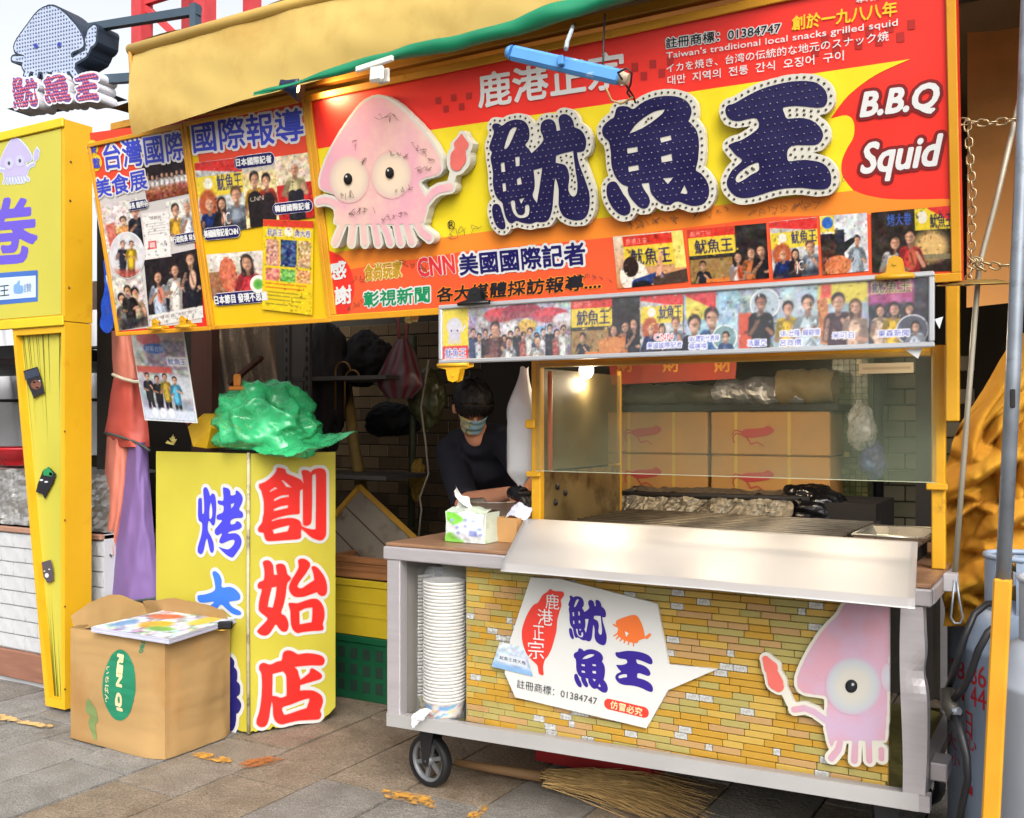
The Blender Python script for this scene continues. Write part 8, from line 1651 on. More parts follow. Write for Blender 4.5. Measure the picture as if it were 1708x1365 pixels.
cylinder('blue grey gas cylinder with red stencilled digits, rearmost beside cart', 1666, 2.95, 0.14, M_gas, 0.73, (('88', 1604, 1128, 30, 34), ('4', 1610, 1165, 26, 22), ('大', 1596, 1255, 28, 30), ('小', 1602, 1285, 20, 24)))
cylinder('blue grey gas cylinder with red stencils just behind the yellow pole foot', 1707, 2.60, 0.14, M_gas, 0.70, (('86', 1640, 1140, 36, 36), ('44', 1640, 1178, 34, 36), ('日', 1626, 1232, 40, 26), ('心', 1630, 1262, 24, 30), ('人', 1624, 1300, 30, 26), ('一', 1626, 1345, 16, 26)))
cylinder('pale gas cylinder standing at the right edge in front of pole', 1774, 2.30, 0.14, M_gasw, 0.685)
hs_ = thing('gas_hoses', 'two black gas hoses joining at a coupling beside the cart', 'hose', tuple(atY(1590, 1200, 2.72)))
M_hose = pm('hose_black', (30, 30, 34), 0.45, var=0.15, vs=20)
MB().tube([atY(u, v, Y) for u, v, Y in ((1672, 1006, 2.75), (1645, 1008, 2.72), (1625, 1025, 2.68), (1610, 1060, 2.66), (1595, 1110, 2.66), (1582, 1148, 2.68))], 0.0085, 8).obj('hose', M_hose, hs_)
MB().tube([atY(u, v, Y) for u, v, Y in ((1668, 1040, 2.62), (1648, 1055, 2.6), (1632, 1085, 2.6), (1618, 1125, 2.6), (1606, 1150, 2.62), (1590, 1168, 2.66))], 0.009, 8).obj('hose', M_hose, hs_)
MB().tube([atY(1580, 1150, 2.68), atY(1584, 1178, 2.66), atY(1594, 1195, 2.64)], [0.018, 0.022, 0.02], 10).obj('coupling', pm('coupling_dirty', (70, 66, 58), 0.5, 0.4, var=0.3, vs=30), hs_)
MB().tube([atY(1576, 1188, 2.65), atY(1600, 1186, 2.63)], 0.010, 8).obj('clamp_ring', M_galv, hs_)
MB().tube([atY(u, v, Y) for u, v, Y in ((1594, 1195, 2.64), (1604, 1230, 2.62), (1612, 1262, 2.6), (1614, 1300, 2.6), (1604, 1345, 2.62), (1596, 1400, 2.64))], [0.013, 0.012, 0.010, 0.009, 0.009, 0.009], 8).obj('lower_hose', M_hose, hs_)
sk = thing('steel_hook', 'small steel tongs hook hanging at the cart right end', 'hook', tuple(atY(1590, 1040, 2.7)))
MB().tube([atY(u, v, 2.70) for u, v in ((1592, 968, ), (1588, 1010), (1586, 1030), (1592, 1040), (1602, 1040), (1606, 1030), (1600, 1000), (1596, 970))], 0.0028, 6).obj('wire', M_galv, sk)
MB().box((atY(1574, 958, 2.72).x, 2.70, atY(1574, 985, 2.72).z), (atY(1598, 958, 2.72).x, 2.74, atY(1574, 955, 2.72).z), bev=0.003).obj('bracket', M_steel, sk)
br_ = MB().box((atY(1550, 1272, 2.85).x, 2.85, atY(1550, 1302, 2.85).z), (atY(1580, 1272, 2.85).x, 2.95, atY(1550, 1272, 2.85).z), bev=0.004).obj('steel_foot_bracket', M_steel); tag(br_, 'small steel bracket low behind the dented cart leg', 'bracket')

# ================================================================== under the cart
rc = thing('red_crate', 'dark red plastic crate in the shade under the cart', 'crate', tuple(atZ(985, 1300, 0)))
M_rc = pm('crate_red', (150, 26, 28), 0.5, var=0.15); ca = atY(893, 1290, 3.3); cb = atY(1085, 1290, 3.3)
for q0, q1 in (((ca.x, 3.3, 0.01), (cb.x, 3.315, 0.2)), ((ca.x, 3.6, 0.01), (cb.x, 3.615, 0.2)), ((ca.x, 3.315, 0.01), (ca.x + 0.015, 3.6, 0.2)), ((cb.x - 0.015, 3.315, 0.01), (cb.x, 3.6, 0.2)), ((ca.x, 3.315, 0.005), (cb.x, 3.6, 0.01))): MB().box(q0, q1).obj('side', M_rc, rc)
MB().box((ca.x - 0.008, 3.292, 0.185), (cb.x + 0.008, 3.3, 0.205)).obj('rim', M_rc, rc)
bs = thing('straw_broom', 'dry straw broom lying on the stones under the cart', 'broom', tuple(atZ(1090, 1330, 0)))
st_ = MB(); r_ = random.Random(4)
for i in range(420):
    u0 = r_.uniform(900, 1010); v0 = r_.uniform(1282, 1312); u1 = u0 + r_.uniform(90, 200); v1 = v0 + r_.uniform(20, 72) * (u1 - u0) / 170; a = atZ(u0, v0, 0.012 + 0.05 * r_.random()); b = atZ(u1, v1, 0.008 + 0.02 * r_.random()); m_ = a.lerp(b, 0.5) + Vector((r_.uniform(-1, 1) * 0.02, r_.uniform(-1, 1) * 0.02, 0.025 * r_.random()))
    st_.tube([a, m_, b], [0.0016, 0.0013, 0.0007], 3, caps=False)
st_.obj('bristles', pm('straw', (196, 160, 100), 0.8, var=0.3, vs=30), bs)['kind'] = 'stuff'
MB().tube([atZ(905, 1296, 0.04), atZ(760, 1272, 0.05)], [0.02, 0.014], 8).obj('handle', pm('broom_handle', (120, 90, 56), 0.7), bs)
# ================================================================== inside the stall
iw = MB().box((-4.42, 3.35, 0), (-4.3, BW, 2.6)).obj('left_inner_wall', pm('dark_inner_wall', (46, 40, 34), 0.9, var=0.3, vs=3)); tag(iw, 'sooty dark wall closing the left side of the stall', 'wall')  # added dark plane: the interior's gloom is put into its colour
rw = MB().box((0.55, 3.6, 0), (0.65, BW, 2.6)).obj('right_inner_wall', MATS['dark_inner_wall']); tag(rw, 'dark wall closing the right side of the stall', 'wall')
M_brown = pm('brown_timber', (84, 52, 40), 0.7, var=0.25, vs=6, aniso=(8, 8, 1)); M_dim = pm('dim_cloth', (36, 32, 32), 0.85, var=0.3, vs=6)
bp = MB().box((atY(318, 600, 3.5).x, 3.5, 0), (atY(352, 600, 3.5).x, 3.56, 2.45), bev=0.004).obj('timber_post', M_brown); tag(bp, 'dark brown timber post behind the hanging photo poster', 'post')
rs = MB().bar(atY(322, 706, 3.3), atY(285, 660, 3.3), 0.05, 0.03).obj('red_batten', pm('slat_red', (140, 50, 48), 0.6, var=0.2)); tag(rs, 'dull red batten leaning beside the box sign top', 'batten')
# clear sheeting in dusty folds behind the green bag
M_dust = film_mat('dusty_film', (170, 146, 120), 0.55, 0.3, 0.4, 0.5, 6)
ds = MB().grid(lambda a_, b_: atY(352 + 110 * a_ + 4 * math.sin(b_ * 5), 540 + 210 * (1 - b_), 3.62 + 0.05 * math.sin(a_ * 17 + 2 * b_) + 0.03 * noise.noise(Vector((a_ * 9, b_ * 3, 1)))), 60, 24).obj('plastic_sheeting', M_dust); tag(ds, 'dusty clear plastic sheeting hanging above the green bag', 'plastic sheet')
lt = MB().bar(atY(384, 640, 3.52), atY(436, 596, 3.52), 0.03, 0.02).obj('dark_lath', M_brown); tag(lt, 'dark lath slanting across the dusty plastic sheeting', 'lath')
rk = thing('slotted_rack', 'dim slotted metal rack standing in the stall left of centre', 'rack', (atY(490, 900, 3.9).x, 3.9, 0))
for u in (478, 512):
    p = atY(u, 700, 3.9); MB().box((p.x - 0.018, 3.9, 0), (p.x + 0.018, 3.92, 2.3)).obj('upright', pm('rack_grey', (96, 94, 92), 0.5, 0.4), rk)
    for k in range(22): MB().box((p.x - 0.005, 3.898, 0.9 + k * 0.05), (p.x + 0.005, 3.9, 0.925 + k * 0.05)).obj('slot', M_black, rk)
for z_ in (0.5, 1.0, 1.5): MB().box((atY(478, 700, 3.9).x, 3.92, z_), (atY(640, 700, 3.9).x, 4.3, z_ + 0.02)).obj('shelf', MATS['rack_grey'], rk)
def lump(name, label, cat, u, v, Y, rx, ry, rz, m, seed, amp=0.25):
    c_ = atY(u, v, Y)
    def f_(a_, b_):
        th = a_ * 2 * math.pi; ph = (b_ - 0.5) * math.pi; d = Vector((math.cos(ph) * math.cos(th), math.cos(ph) * math.sin(th), math.sin(ph))); q = d * 1.5 + Vector((seed, 0, 0)); k = 1 + amp * noise.noise(q) + amp * 0.5 * (1 - 2 * abs(noise.noise(q * 2.2))) + amp * 0.3 * (1 - 2 * abs(noise.noise(q * 5 + noise.noise_vector(q * 2))))
        return c_ + Vector((d.x * rx * k, d.y * ry * k, d.z * rz * k))
    o = MB().grid(f_, 60, 40).obj(name, m); return tag(o, label, cat)
lump('black_bag', 'black bag hanging high inside the stall behind the squid cut-out', 'bag', 610, 600, 4.3, 0.14, 0.1, 0.13, M_dim, 1)
lump('dark_jacket', 'dark jacket hanging beside the slotted rack', 'jacket', 545, 640, 4.2, 0.12, 0.1, 0.32, M_dim, 2)
lump('dark_bundle', 'dark cloth bundle on the shelf beneath the striped bag', 'bundle', 655, 700, 4.6, 0.16, 0.1, 0.09, pm('bundle_black', (20, 20, 22), 0.7), 9)
# red striped carrier bag
sbg = thing('striped_bag', 'faded red and white striped carrier bag hanging inside stall', 'bag', tuple(atY(668, 600, 4.1)))
n_u, n_v = 40, 26; c_ = atY(666, 622, 4.1); V = []; C = []
for j in range(n_v + 1):
    for i in range(n_u + 1):
        a_, b_ = i / n_u, j / n_v; th = a_ * 2 * math.pi; w_ = (0.03 + 0.10 * min(1, (1 - b_) * 1.7)) * (0.55 + 0.45 * min(1, b_ * 5)); k = 1 + 0.16 * noise.noise(Vector((math.cos(th) * 2, math.sin(th) * 2, b_ * 3)))
        V.append((c_.x + 0.02 * b_ + w_ * k * math.cos(th), 4.1 + 0.6 * w_ * k * math.sin(th), c_.z - 0.13 + 0.30 * b_)); C.append(lin((112, 40, 50) if (i // 2) % 2 else (112, 98, 104)) + (1,))
me = MB().add(V, [(j * (n_u + 1) + i, j * (n_u + 1) + i + 1, (j + 1) * (n_u + 1) + i + 1, (j + 1) * (n_u + 1) + i) for j in range(n_v) for i in range(n_u)], True).mesh('bag'); at = me.color_attributes.new('Col', 'FLOAT_COLOR', 'POINT'); at.data.foreach_set('color', np.array(C, np.float32).ravel()); link_mesh('bag', me, attr_mat('striped_plastic', 0.4), sbg)
MB().tube([c_ + Vector((0.0, 0, 0.16)), c_ + Vector((-0.01, 0, 0.3)), c_ + Vector((0.03, 0, 0.42)), c_ + Vector((0.05, 0, 0.3)), c_ + Vector((0.04, 0, 0.17))], 0.008, 6).obj('handle', pm('bag_handle', (160, 90, 100), 0.5), sbg)
lump('olive_bag', 'dull olive plastic bag hanging behind the masked cook', 'plastic bag', 712, 665, 4.3, 0.09, 0.07, 0.13, pm('olive_plastic', (78, 80, 50), 0.35, var=0.2), 4)
lump('yellow_rag', 'mustard rag hooked on the pipe behind the cook', 'cloth', 697, 800, 4.4, 0.035, 0.03, 0.09, pm('rag_mustard', (150, 116, 40), 0.8, var=0.3), 5, 0.4)
wp = MB().tube([atY(690, 560, 4.5), atY(686, 880, 4.5)], 0.02, 8).obj('drain_pipe', pm('pipe_green', (60, 66, 44), 0.5)); tag(wp, 'upright dark green pipe against the tiled wall', 'pipe')
wr2 = MB().tube([atY(u, v, 4.15) for u, v in ((715, 600), (702, 680), (710, 740), (715, 790), (700, 830), (703, 850), (698, 900))], 0.005, 6).obj('pale_cable', pm('cable_pale', (170, 160, 140), 0.6)); tag(wr2, 'pale cable hanging beside the cook', 'cable')
pl_ = MB().tube([atY(578, 640, 4.25), atY(590, 740, 4.25), atY(606, 830, 4.2)], [0.028, 0.03, 0.034], 8).obj('bamboo_pole', pm('bamboo', (150, 124, 66), 0.7, var=0.25, vs=8)); tag(pl_, 'thick yellowed bamboo pole leaning on the tiled wall', 'pole')
for i, (u, v, r_) in enumerate(((572, 620, 0.05), (588, 634, 0.05))):
    c_ = atY(u, v, 4.0); o = MB().tube([c_ + Vector((r_ * math.cos(k * 0.4), 0, r_ * math.sin(k * 0.4))) for k in range(0, 9)] + [c_ + Vector((-r_, 0, -0.2))], 0.005, 6).obj('ladle_hook', pm('hook_brassy', (150, 110, 60), 0.35, 0.7)); tag(o, ['bent metal ladle handle hanging left of the striped bag', 'second bent ladle handle nearer the striped bag'][i], 'ladle', 'ladle handles')
yk = MB().grid(crumple(lambda a_, b_: atY(676 + 22 * a_, 538 - 12 * b_, 2.75) + Vector((0, 0.01 * math.sin(a_ * 6), 0)), 0.01, 30, 3), 8, 6, smooth=False).obj('ribbon_knot', pm('ribbon_pale', (206, 206, 130), 0.6)); tag(yk, 'pale yellow ribbon knot tied under the main sign', 'ribbon')
# leaning board with yellow edge
ap, rgt_, lft, btm = [atY(u, v, Y) for u, v, Y in ((601, 813, 4.0), (700, 905, 3.85), (520, 905, 3.85), (612, 1005, 3.7))]
lbd = thing('leaning_board', 'square grey board with yellow edging leaning on its corner', 'board', tuple(btm))
cq = (ap + rgt_ + lft + btm) / 4; n_ = (rgt_ - ap).cross(lft - ap).normalized(); n_ = n_ if n_.y < 0 else -n_
MB().add([p for p in (ap, lft, btm, rgt_)] + [p - n_ * 0.02 for p in (ap, lft, btm, rgt_)], [(0, 1, 2, 3), (7, 6, 5, 4), (0, 4, 5, 1), (1, 5, 6, 2), (2, 6, 7, 3), (3, 7, 4, 0)]).obj('board', pm('board_grey', (132, 122, 106), 0.7, var=0.25, vs=5, rgb2=(100, 84, 64), f2=0.5, s2=6), lbd)
for a, b in ((ap, lft), (ap, rgt_), (lft, btm), (rgt_, btm)): MB().bar(a + n_ * 0.006, b + n_ * 0.006, 0.026, 0.014, up=n_).obj('edge_strip', pm('edge_yellow', (176, 130, 34), 0.55, var=0.2, vs=9), lbd)
for k in (0.33, 0.66): MB().bar(ap.lerp(lft, k) + n_ * 0.002, rgt_.lerp(btm, k) + n_ * 0.002, 0.006, 0.003, up=n_).obj('board_seam', M_brown, lbd)
# crates
def crate(name, label, x0, x1, y0, y1, z0, z1, m, lattice):
    t = thing(name, label, 'crate', ((x0 + x1) / 2, (y0 + y1) / 2, z0))
    for a, b in (((x0, y0, z0), (x1, y0 + 0.014, z1)), ((x0, y1 - 0.014, z0), (x1, y1, z1)), ((x0, y0 + 0.014, z0), (x0 + 0.014, y1 - 0.014, z1)), ((x1 - 0.014, y0 + 0.014, z0), (x1, y1 - 0.014, z1))):
        MB().box(a, b, bev=0.003).obj('side', m, t)
    MB().box((x0 + 0.014, y0 + 0.014, z0), (x1 - 0.014, y1 - 0.014, z0 + 0.012)).obj('floor', m, t)
    MB().box((x0 - 0.008, y0 - 0.008, z1 - 0.03), (x1 + 0.008, y0 - 0.0005, z1 + 0.002), bev=0.003).obj('rim', m, t)
    if lattice:
        nx = max(3, int((x1 - x0) / 0.07))
        for r_ in range(3):
            for c_ in range(nx): xx = x0 + (x1 - x0) * (c_ + 0.5) / nx; MB().box((xx - 0.02, y0 - 0.003, z0 + 0.04 + r_ * 0.075), (xx + 0.02, y0 - 0.0006, z0 + 0.09 + r_ * 0.075)).obj('slot', lattice, t)
    else:
        for z_ in (0.35, 0.6): MB().box((x0, y0 - 0.005, z0 + (z1 - z0) * z_), (x1, y0 - 0.0006, z0 + (z1 - z0) * z_ + 0.008)).obj('rib', m, t)
    return t
gx_0, gx_1 = atY(540, 1100, 3.62).x, atY(665, 1100, 3.62).x
z_g = atY(600, 1062, 3.62).z; z_y = atY(600, 968, 3.62).z; z_w = atY(600, 935, 3.62).z
crate('green_crate', 'dark green lattice crate on the ground under yellow crate', gx_0, gx_1, 3.62, 4.0, 0.003, z_g, pm('crate_green', (20, 84, 52), 0.45, var=0.2), pm('crate_slot', (30, 52, 40), 0.7))
crate('yellow_crate', 'yellow plastic crate stacked on the green crate', gx_0 - 0.01, gx_1 + 0.01, 3.62, 4.0, z_g + 0.002, z_y, pm('crate_yellow', (196, 168, 34), 0.5, var=0.15), None)
crate('wooden_box', 'shallow brown wooden box resting on the yellow crate', gx_0 + 0.01, gx_1, 3.64, 3.98, z_y + 0.003, z_w + 0.012, pm('box_wood', (150, 98, 56), 0.7, var=0.25, aniso=(1, 8, 8)), None)
# ------------------------------------------------------------------ behind the glass: cartons, shelf, red strip, tiled pillar
M_sqc = pm('squid_carton', (190, 140, 74), 0.7, var=0.08, vs=4); M_tape = pm('carton_band', (206, 170, 70), 0.5, var=0.08); M_rprint = pm('carton_red', (186, 66, 60), 0.7, var=0.1)
KY = 4.3
FK = Frame((0, KY - 0.002, 0), (1, 0, 0), (0, 0, 1))
rows = [(687, 762), (758, 832)]; zt0 = atY(1100, 687, KY).z; zt1 = atY(1100, 757, KY).z; zt2 = atY(1100, 826, KY).z
cols = [(1012, 1181), (1184, 1386)]
sqm = smooth_loop([(0, 0), (6, -5), (16, -6), (30, -7), (36, -10), (44, -4), (37, 2), (28, 4), (14, 6), (5, 5)], 3)
tails = [[(4, 2, 1.0), (-6, 0, 0.8), (-10, 6, 0.7), (-8, 12, 0.7)], [(8, 5, 1), (14, 14, 0.8), (22, 11, 0.7), (30, 16, 0.7)], [(2, -2, 1.0), (-7, -4, .8), (-11, 2, .7)]]
labs = [['upper left tan carton printed with a red squid behind the glass', 'upper right tan carton printed with a red squid behind glass'], ['lower left tan carton printed with a red squid behind the glass', 'lower right tan carton printed with a red squid behind glass']]
for r_ in range(2):
    for k in range(2):
        x0, x1 = atY(cols[k][0], 750, KY).x + 0.004, atY(cols[k][1], 750, KY).x - 0.004; z1_, z0_ = (zt0, zt1) if r_ == 0 else (zt1 - 0.002, zt2)
        t = thing('squid_carton', labs[r_][k], 'box', ((x0 + x1) / 2, KY + 0.2, z0_), 'cartons stacked behind the grill')
        MB().box((x0, KY, z0_ + 0.001), (x1, KY + 0.36, z1_ - 0.001), bev=0.006).obj('carton', M_sqc, t)
        for f_ in (0.17, 0.62): xx = x0 + (x1 - x0) * f_ + 0.02; MB().box((xx, KY - 0.0015, z0_ + 0.003), (xx + 0.014, KY - 0.0003, z1_ - 0.003)).obj('strap', M_tape, t)
        cc = (x0 + (x1 - x0) * 0.38, (z0_ + z1_) / 2); s_ = 0.0034
        P = [(cc[0] + (x - 18) * s_, cc[1] - y * s_) for x, y in sqm]; P = P if ncheck(P) > 0 else P[::-1]
        lp_ = mixed([P], [[(cc[0] + (x - 18) * s_, cc[1] - y * s_, q * s_) for x, y, q in st_2] for st_2 in tails])
        MB().prism(lp_, 0, 0.0022, FK.M, side=False).obj('squid_print', M_rprint, t)
tbk = MB().box((atY(1005, 830, KY).x, KY - 0.06, 0.1), (atY(1400, 830, KY).x, KY + 0.5, zt2 - 0.002), bev=0.004).obj('back_bench', M_dark); tag(tbk, 'dark bench carrying the tan cartons behind the grill', 'bench')
shf2 = MB().box((atY(1000, 680, KY).x, KY - 0.02, zt0 + 0.004), (atY(1400, 680, KY).x, KY + 0.5, zt0 + 0.03)).obj('dark_shelf', M_dark); tag(shf2, 'dark shelf above the tan cartons', 'shelf')
for i, (u0, u1, v, r_, lab, m) in enumerate(((1195, 1345, 660, 0.06, 'long roll of dull foil lying on the dark shelf', M_foil), (1040, 1200, 668, 0.05, 'grey wrapped roll on the dark shelf behind the bulb', pm('roll_grey', (110, 104, 84), 0.4, var=0.3, vs=9)), (1300, 1395, 650, 0.075, 'large tan bundle at the right end of the dark shelf', pm('bundle_tan', (146, 126, 82), 0.6, var=0.25, vs=9)))):
    a, b = atY(u0, v, KY + 0.12), atY(u1, v, KY + 0.12); a.z = b.z = zt0 + 0.032 + r_
    o = MB().grid(crumple(lambda p_, q_: a.lerp(b, p_) + Vector((0, r_ * math.cos(q_ * 6.283), r_ * math.sin(q_ * 6.283))), 0.014, 12, i + 2), 40, 20, smooth=(i != 0)).obj('shelf_roll', m); tag(o, lab, 'roll', 'rolls on the shelf')
FRd = Frame((0, 4.0, 0), (1, 0, 0), (0, 0, 1))
rb2 = board_thing('red_luck_banner', 'dull red strip with gold characters above the cartons', 'banner', FRd)
q = [tuple(FRd.loc(*p)) for p in ((1010, 560), (1232, 560), (1226, 632), (1020, 642))]; q = q if ncheck(q) > 0 else q[::-1]; MB().prism([q], -0.006, 0.0).obj('cloth', pm('luck_red', (172, 56, 30), 0.6, var=0.15), rb2)
for u in (1043, 1120, 1206): letter(FRd, rb2, '財', (u - 15, 605), (u + 15, 604), 34, pm('luck_gold', (206, 140, 40), 0.4, 0.4), 0.001, bold=0.02)
# mosaic pillar of little green tiles
pxa, pxb = atY(1388, 700, 4.55).x, atY(1456, 700, 4.55).x
mp = thing('mosaic_pillar', 'green mosaic tiled pillar right of the cartons', 'pillar', ((pxa + pxb) / 2, 4.6, 0))
MB().box((pxa, 4.55, 0), (pxb, 4.75, 2.5)).obj('core', pm('mosaic_grout', (60, 64, 44), 0.8), mp)
cl = [pm('mosaic_%d' % i, c_, 0.25, var=0.1, spec=0.5) for i, c_ in enumerate(((104, 116, 70), (92, 104, 66), (118, 122, 74), (196, 180, 110), (206, 206, 190)))]
parts = {}
st_ = 0.0255; ny = int((1.75 - 0.75) / st_); nx = int((pxb - pxa) / st_)
for j in range(ny):
    for i in range(nx):
        k = rnd.choices(range(5), (5, 5, 4, 0.5, 0.3))[0]; parts.setdefault(k, MB()).box((pxa + i * st_ + 0.002, 4.546, 0.75 + j * st_ + 0.002), (pxa + (i + 1) * st_ - 0.001, 4.5495, 0.75 + (j + 1) * st_ - 0.001))
mm = MB(); mi = []; ms = []
for k, b in parts.items(): n0 = len(mm.f); mm.add(b.v, b.f); mi += [len(ms)] * (len(mm.f) - n0); ms.append(cl[k])
me = mm.mesh('mosaic_tiles'); [me.materials.append(m_) for m_ in ms]; me.polygons.foreach_set('material_index', mi); link_mesh('mosaic_tiles', me, None, mp)['kind'] = 'stuff'
bk = MB().tube([atY(1463, 560, 4.6), atY(1463, 900, 4.6)], 0.028, 10).obj('black_pipe', M_black); tag(bk, 'upright black pipe between the mosaic pillar and wall tiles', 'pipe')
cb_ = MB().box((atY(1527, 600, 4.2).x, 4.2, 0.2), (atY(1556, 600, 4.2).x, 4.3, 2.4)).obj('dark_upright', M_dark); tag(cb_, 'dark upright beam at the right of the wall tiles', 'beam')
hgb = lump('hanging_clear_bag', 'clear plastic bag with pale contents hanging before mosaic pillar', 'plastic bag', 1436, 712, 4.3, 0.05, 0.04, 0.085, film_mat('clear_bag', (206, 206, 196), 0.5, 0.1, 0.6), 6, 0.3)
lump('blue_purple_bag', 'small blue and purple bag hanging beside the black pipe', 'bag', 1455, 768, 4.35, 0.045, 0.04, 0.07, pm('bag_bluepurple', (70, 64, 120), 0.4, rgb2=(50, 110, 170), f2=0.5, s2=9), 7, 0.3)
lump('black_sack', 'black plastic sack on the bench right of the foil', 'bag', 1352, 852, 3.95, 0.13, 0.1, 0.085, pm('sack_black', (18, 18, 20), 0.25), 8, 0.3)

# ================================================================== the cook
M_skin = pm('skin', (226, 158, 122), 0.5, var=0.06, vs=12); M_shirt = pm('shirt_navy', (22, 24, 40), 0.8, var=0.15, vs=8, bump=0.1, bs=90); M_trou = pm('trousers_black', (20, 20, 24), 0.85)
ck = thing('person', 'masked person in dark navy shirt bending over the steel bowl', 'person', (-2.46, 3.98, 0))
HD = Vector((atY(788, 682, 3.72).x, 3.72, atY(788, 682, 3.72).z))          # head centre
fd = Vector((0.56, -0.64, -0.55)).normalized(); fr = fd.cross(UP).normalized(); fu = fr.cross(fd)
def hp_(x, y, z): return HD + fr * x + fd * y + fu * z
sL, sR = atY(752, 748, 3.84), atY(846, 738, 3.80); eL, eR = atY(770, 838, 3.60), atY(882, 800, 3.66); hL, hR = atY(852, 822, 3.44), atY(868, 832, 3.46)
ch, pv = Vector(((sL.x + sR.x) / 2 - 0.02, 3.9, (sL.z + sR.z) / 2 - 0.06)), Vector((-2.44, 4.06, 0.92)); nk = Vector((HD.x - 0.012, HD.y + 0.065, HD.z - 0.125))
def blobs(items, name, m, vox, parent, it=4):
    b = MB()
    for q in items:
        if len(q) == 2: b.tube(q[0], q[1], 14)
        else:
            c_, ax, (rx, ry, rz) = q
            b.grid(lambda u, v: c_ + ax[0] * (rx * math.cos((v - 0.5) * math.pi) * math.cos(u * 6.2832)) + ax[1] * (ry * math.cos((v - 0.5) * math.pi) * math.sin(u * 6.2832)) + ax[2] * (rz * math.sin((v - 0.5) * math.pi)), 22, 14)
    o = b.obj(name, m, parent); r_ = o.modifiers.new('merge', 'REMESH'); r_.mode = 'VOXEL'; r_.voxel_size = vox; r_.use_smooth_shade = True
    s_ = o.modifiers.new('soft', 'SMOOTH'); s_.iterations = it; s_.factor = 0.5
    return o
AX = (fr, fd, fu); WX = (Vector((1, 0, 0)), Vector((0, 1, 0)), Vector((0, 0, 1)))
def hand(w_, d, up_, m_=None):
    """palm and five bent fingers from the wrist w_, pointing along d"""
    d = d.normalized(); sd = d.cross(up_).normalized(); nn = sd.cross(d); out = [([w_, w_ + d * 0.045, w_ + d * 0.085], [0.024, 0.034, 0.032])]
    for k, (o_, L_) in enumerate(((-0.030, 0.062), (-0.010, 0.075), (0.010, 0.072), (0.029, 0.056))):
        b0 = w_ + d * 0.085 + sd * o_; b1 = b0 + d * L_ * 0.45 - nn * 0.006; b2 = b1 + d * L_ * 0.32 - nn * 0.018; b3 = b2 + d * L_ * 0.16 - nn * 0.02; out.append(([b0 - d * 0.02, b0, b1, b2, b3], [0.010, 0.0095, 0.009, 0.0082, 0.007]))
    t0 = w_ + d * 0.03 - sd * 0.028; out.append(([t0, t0 + d * 0.03 - sd * 0.022, t0 + d * 0.055 - sd * 0.026 - nn * 0.012], [0.013, 0.011, 0.009])); return out
dl = (hL - eL).normalized()
body = [([pv, Vector((-2.43, 3.99, 1.05)), ch, ch + Vector((0.01, -0.03, 0.07))], [0.135, 0.14, 0.15, 0.10]), ([sL, ch + Vector((0, -0.02, 0.06)), sR], [0.062, 0.09, 0.062]), ([ch + Vector((0.01, -0.03, 0.05)), nk, hp_(0, -0.02, -0.06)], [0.075, 0.056, 0.054]),
        ([sL, eL], [0.056, 0.044]), ([eL, hL], [0.043, 0.027]), ([sR, eR], [0.056, 0.044]), ([eR, hR], [0.043, 0.027]),
        (hp_(0, -0.012, 0.025), AX, (0.076, 0.094, 0.098)), (hp_(0, 0.026, -0.055), AX, (0.054, 0.058, 0.066)), (hp_(0, 0.088, -0.012), AX, (0.012, 0.018, 0.026)), (hp_(0, 0.07, 0.03), AX, (0.05, 0.02, 0.014)), (hp_(-0.078, -0.01, 0.0), AX, (0.012, 0.02, 0.032)), (hp_(0.078, -0.01, 0.0), AX, (0.012, 0.02, 0.032)),
        ([pv + Vector((-0.07, 0, 0)), Vector((-2.52, 4.02, 0.5)), Vector((-2.53, 4.06, 0.08))], [0.09, 0.062, 0.042]), ([pv + Vector((0.07, 0, 0)), Vector((-2.36, 4.0, 0.5)), Vector((-2.36, 4.04, 0.08))], [0.09, 0.062, 0.042]), ([Vector((-2.53, 4.08, 0.045)), Vector((-2.50, 3.88, 0.035))], [0.045, 0.036]), ([Vector((-2.36, 4.06, 0.045)), Vector((-2.33, 3.86, 0.035))], [0.045, 0.036])]
body += hand(hL, dl + Vector((0, 0, -0.25)), UP) + hand(hR, Vector((0.1, -0.8, -0.5)), UP)
bo_ = blobs(body, 'body', M_skin, 0.0065, ck)
blobs([([pv + Vector((0, 0, -0.06)), pv, Vector((-2.43, 3.99, 1.05)), ch, ch + Vector((0.01, -0.03, 0.075))], [0.152, 0.155, 0.158, 0.168, 0.108]), ([sL + Vector((0, 0, 0.006)), ch + Vector((0, -0.02, 0.065)), sR + Vector((0, 0, 0.006))], [0.075, 0.105, 0.075]), ([sL, sL.lerp(eL, 0.5), eL.lerp(hL, 0.08)], [0.076, 0.068, 0.064]), ([sR, sR.lerp(eR, 0.5), eR], [0.076, 0.068, 0.064]), ([ch + Vector((0.01, -0.035, 0.05)), nk + Vector((0.004, -0.022, -0.012))], [0.11, 0.074])], 'shirt', M_shirt, 0.011, ck)
blobs([([pv + Vector((-0.07, 0, 0)), Vector((-2.52, 4.02, 0.5)), Vector((-2.53, 4.06, 0.1))], [0.11, 0.08, 0.062]), ([pv + Vector((0.07, 0, 0)), Vector((-2.36, 4.0, 0.5)), Vector((-2.36, 4.04, 0.1))], [0.11, 0.08, 0.062])], 'trousers', M_trou, 0.012, ck)
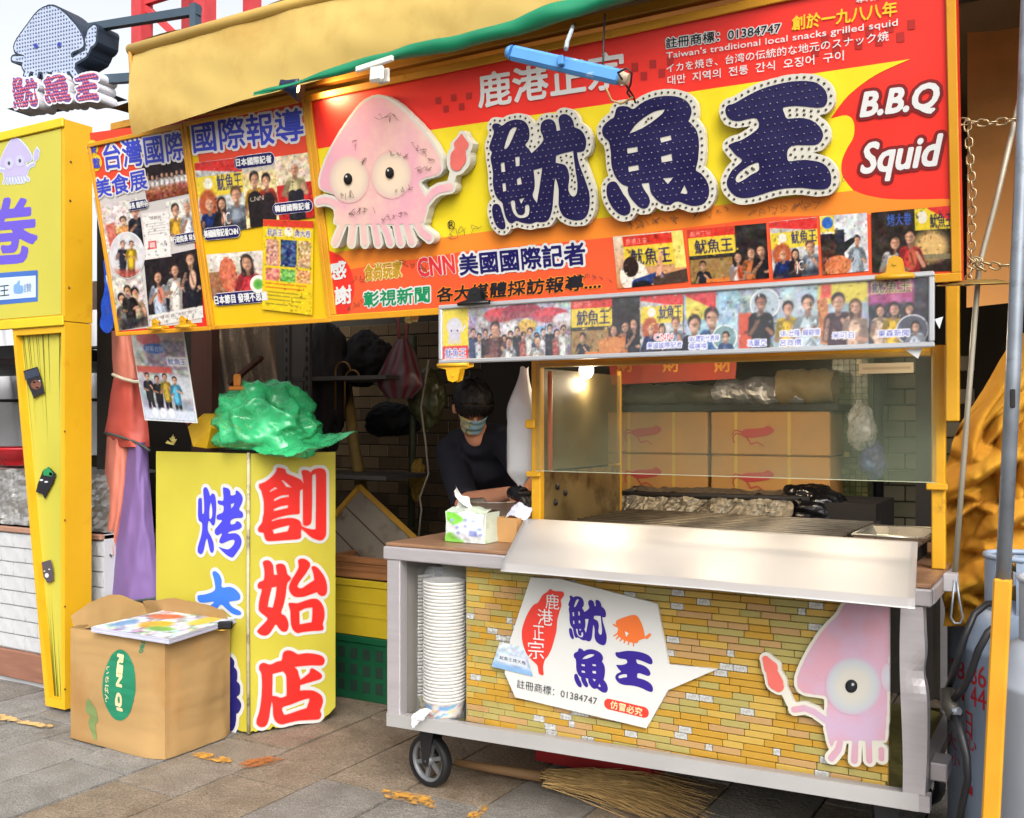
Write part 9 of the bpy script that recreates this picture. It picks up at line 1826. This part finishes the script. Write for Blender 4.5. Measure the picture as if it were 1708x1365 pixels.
# hair: a ruffled cap with a fringe
def hairf(a_, b_):
    th = a_ * 2 * math.pi; ph = (0.5 - b_) * math.pi * 1.0; front = max(0, math.sin(th)); lim = -0.05 + 0.5 * front
    e = math.sin(ph); e = max(e, lim - 0.0); rxy = math.sqrt(max(0, 1 - e * e)); n_ = 1 + 0.07 * noise.noise(Vector((math.cos(th) * 7, math.sin(th) * 7, e * 5))) + 0.05 * noise.noise(Vector((th * 6, e * 3, 2)))
    return hp_(0.092 * rxy * math.cos(th) * n_, -0.014 + 0.108 * rxy * math.sin(th) * n_, 0.022 + 0.118 * e * n_)
MB().grid(hairf, 60, 34).obj('hair', pm('hair_black', (14, 13, 14), 0.5, var=0.3, vs=30, bump=0.5, bs=160, aniso=(1, 1, 0.3)), ck)
fr_b = MB(); r_ = random.Random(12)
for i in range(340):
    th = R(90 + r_.uniform(-72, 72)); a = hp_(0.09 * math.cos(th), 0.0 + 0.098 * math.sin(th), 0.085 - 0.03 * abs(math.cos(th))); b = hp_(0.088 * math.cos(th + 0.12), -0.008 + 0.112 * math.sin(th + 0.06), 0.040 + r_.uniform(-0.022, 0.014) - 0.02 * abs(math.cos(th))); fr_b.tube([a, a.lerp(b, 0.5) + fd * 0.012 * math.sin(th), b], [0.004, 0.0045, 0.001], 4, caps=False)
fr_b.obj('fringe', MATS['hair_black'], ck)
def maskf(a_, b_):
    th = (a_ - 0.5) * R(150); z = 0.004 - 0.085 * b_; pl = 0.004 * math.sin(b_ * 14); k = 1 + 0.10 * math.sin(b_ * math.pi); x = 0.066 * math.sin(th) * (1 - 0.25 * b_ * abs(math.sin(th))); y = 0.020 + (0.086 - 0.024 * b_) * math.cos(th) * k + pl
    return hp_(x, y, z)
nu, nv = 30, 18; mbk = MB().grid(maskf, nu, nv); me = mbk.mesh('face_mask'); C = []
for j in range(nv + 1):
    for i in range(nu + 1): k = noise.noise(Vector((i * 0.35, j * 0.4, 3))); C.append(lin((206, 190, 110) if (i > nu * 0.58 and k > -0.05) else (90, 130, 150) if (i > nu * 0.58 and k < -0.3) else (150, 190, 206)) + (1,))
at = me.color_attributes.new('Col', 'FLOAT_COLOR', 'POINT'); at.data.foreach_set('color', np.array(C, np.float32).ravel()); link_mesh('face_mask', me, attr_mat('mask_cloth', 0.8), ck)
for s_ in (-1, 1): MB().tube([hp_(s_ * 0.064, 0.03, -0.005), hp_(s_ * 0.08, 0.0, 0.012)], 0.0015, 4).obj('mask_loop', M_white, ck); MB().tube([hp_(s_ * 0.02, 0.087, 0.022), hp_(s_ * 0.048, 0.076, 0.02)], 0.0028, 5).obj('eyelash', MATS['hair_black'], ck)
b_ = MB()
for q in hand(hL + dl * 0.004, dl + Vector((0, 0, -0.25)), UP): b_.tube(q[0], [x + 0.0022 for x in q[1]], 10)
o = b_.obj('black_glove', pm('glove_black', (20, 22, 30), 0.4), ck); md = o.modifiers.new('merge', 'REMESH'); md.mode = 'VOXEL'; md.voxel_size = 0.005; md.use_smooth_shade = True
# ------------------------------------------------------------------ tidy up
bpy.data.objects.remove(_to)
for o in bpy.data.objects:
    if '_local' in o: del o['_local']
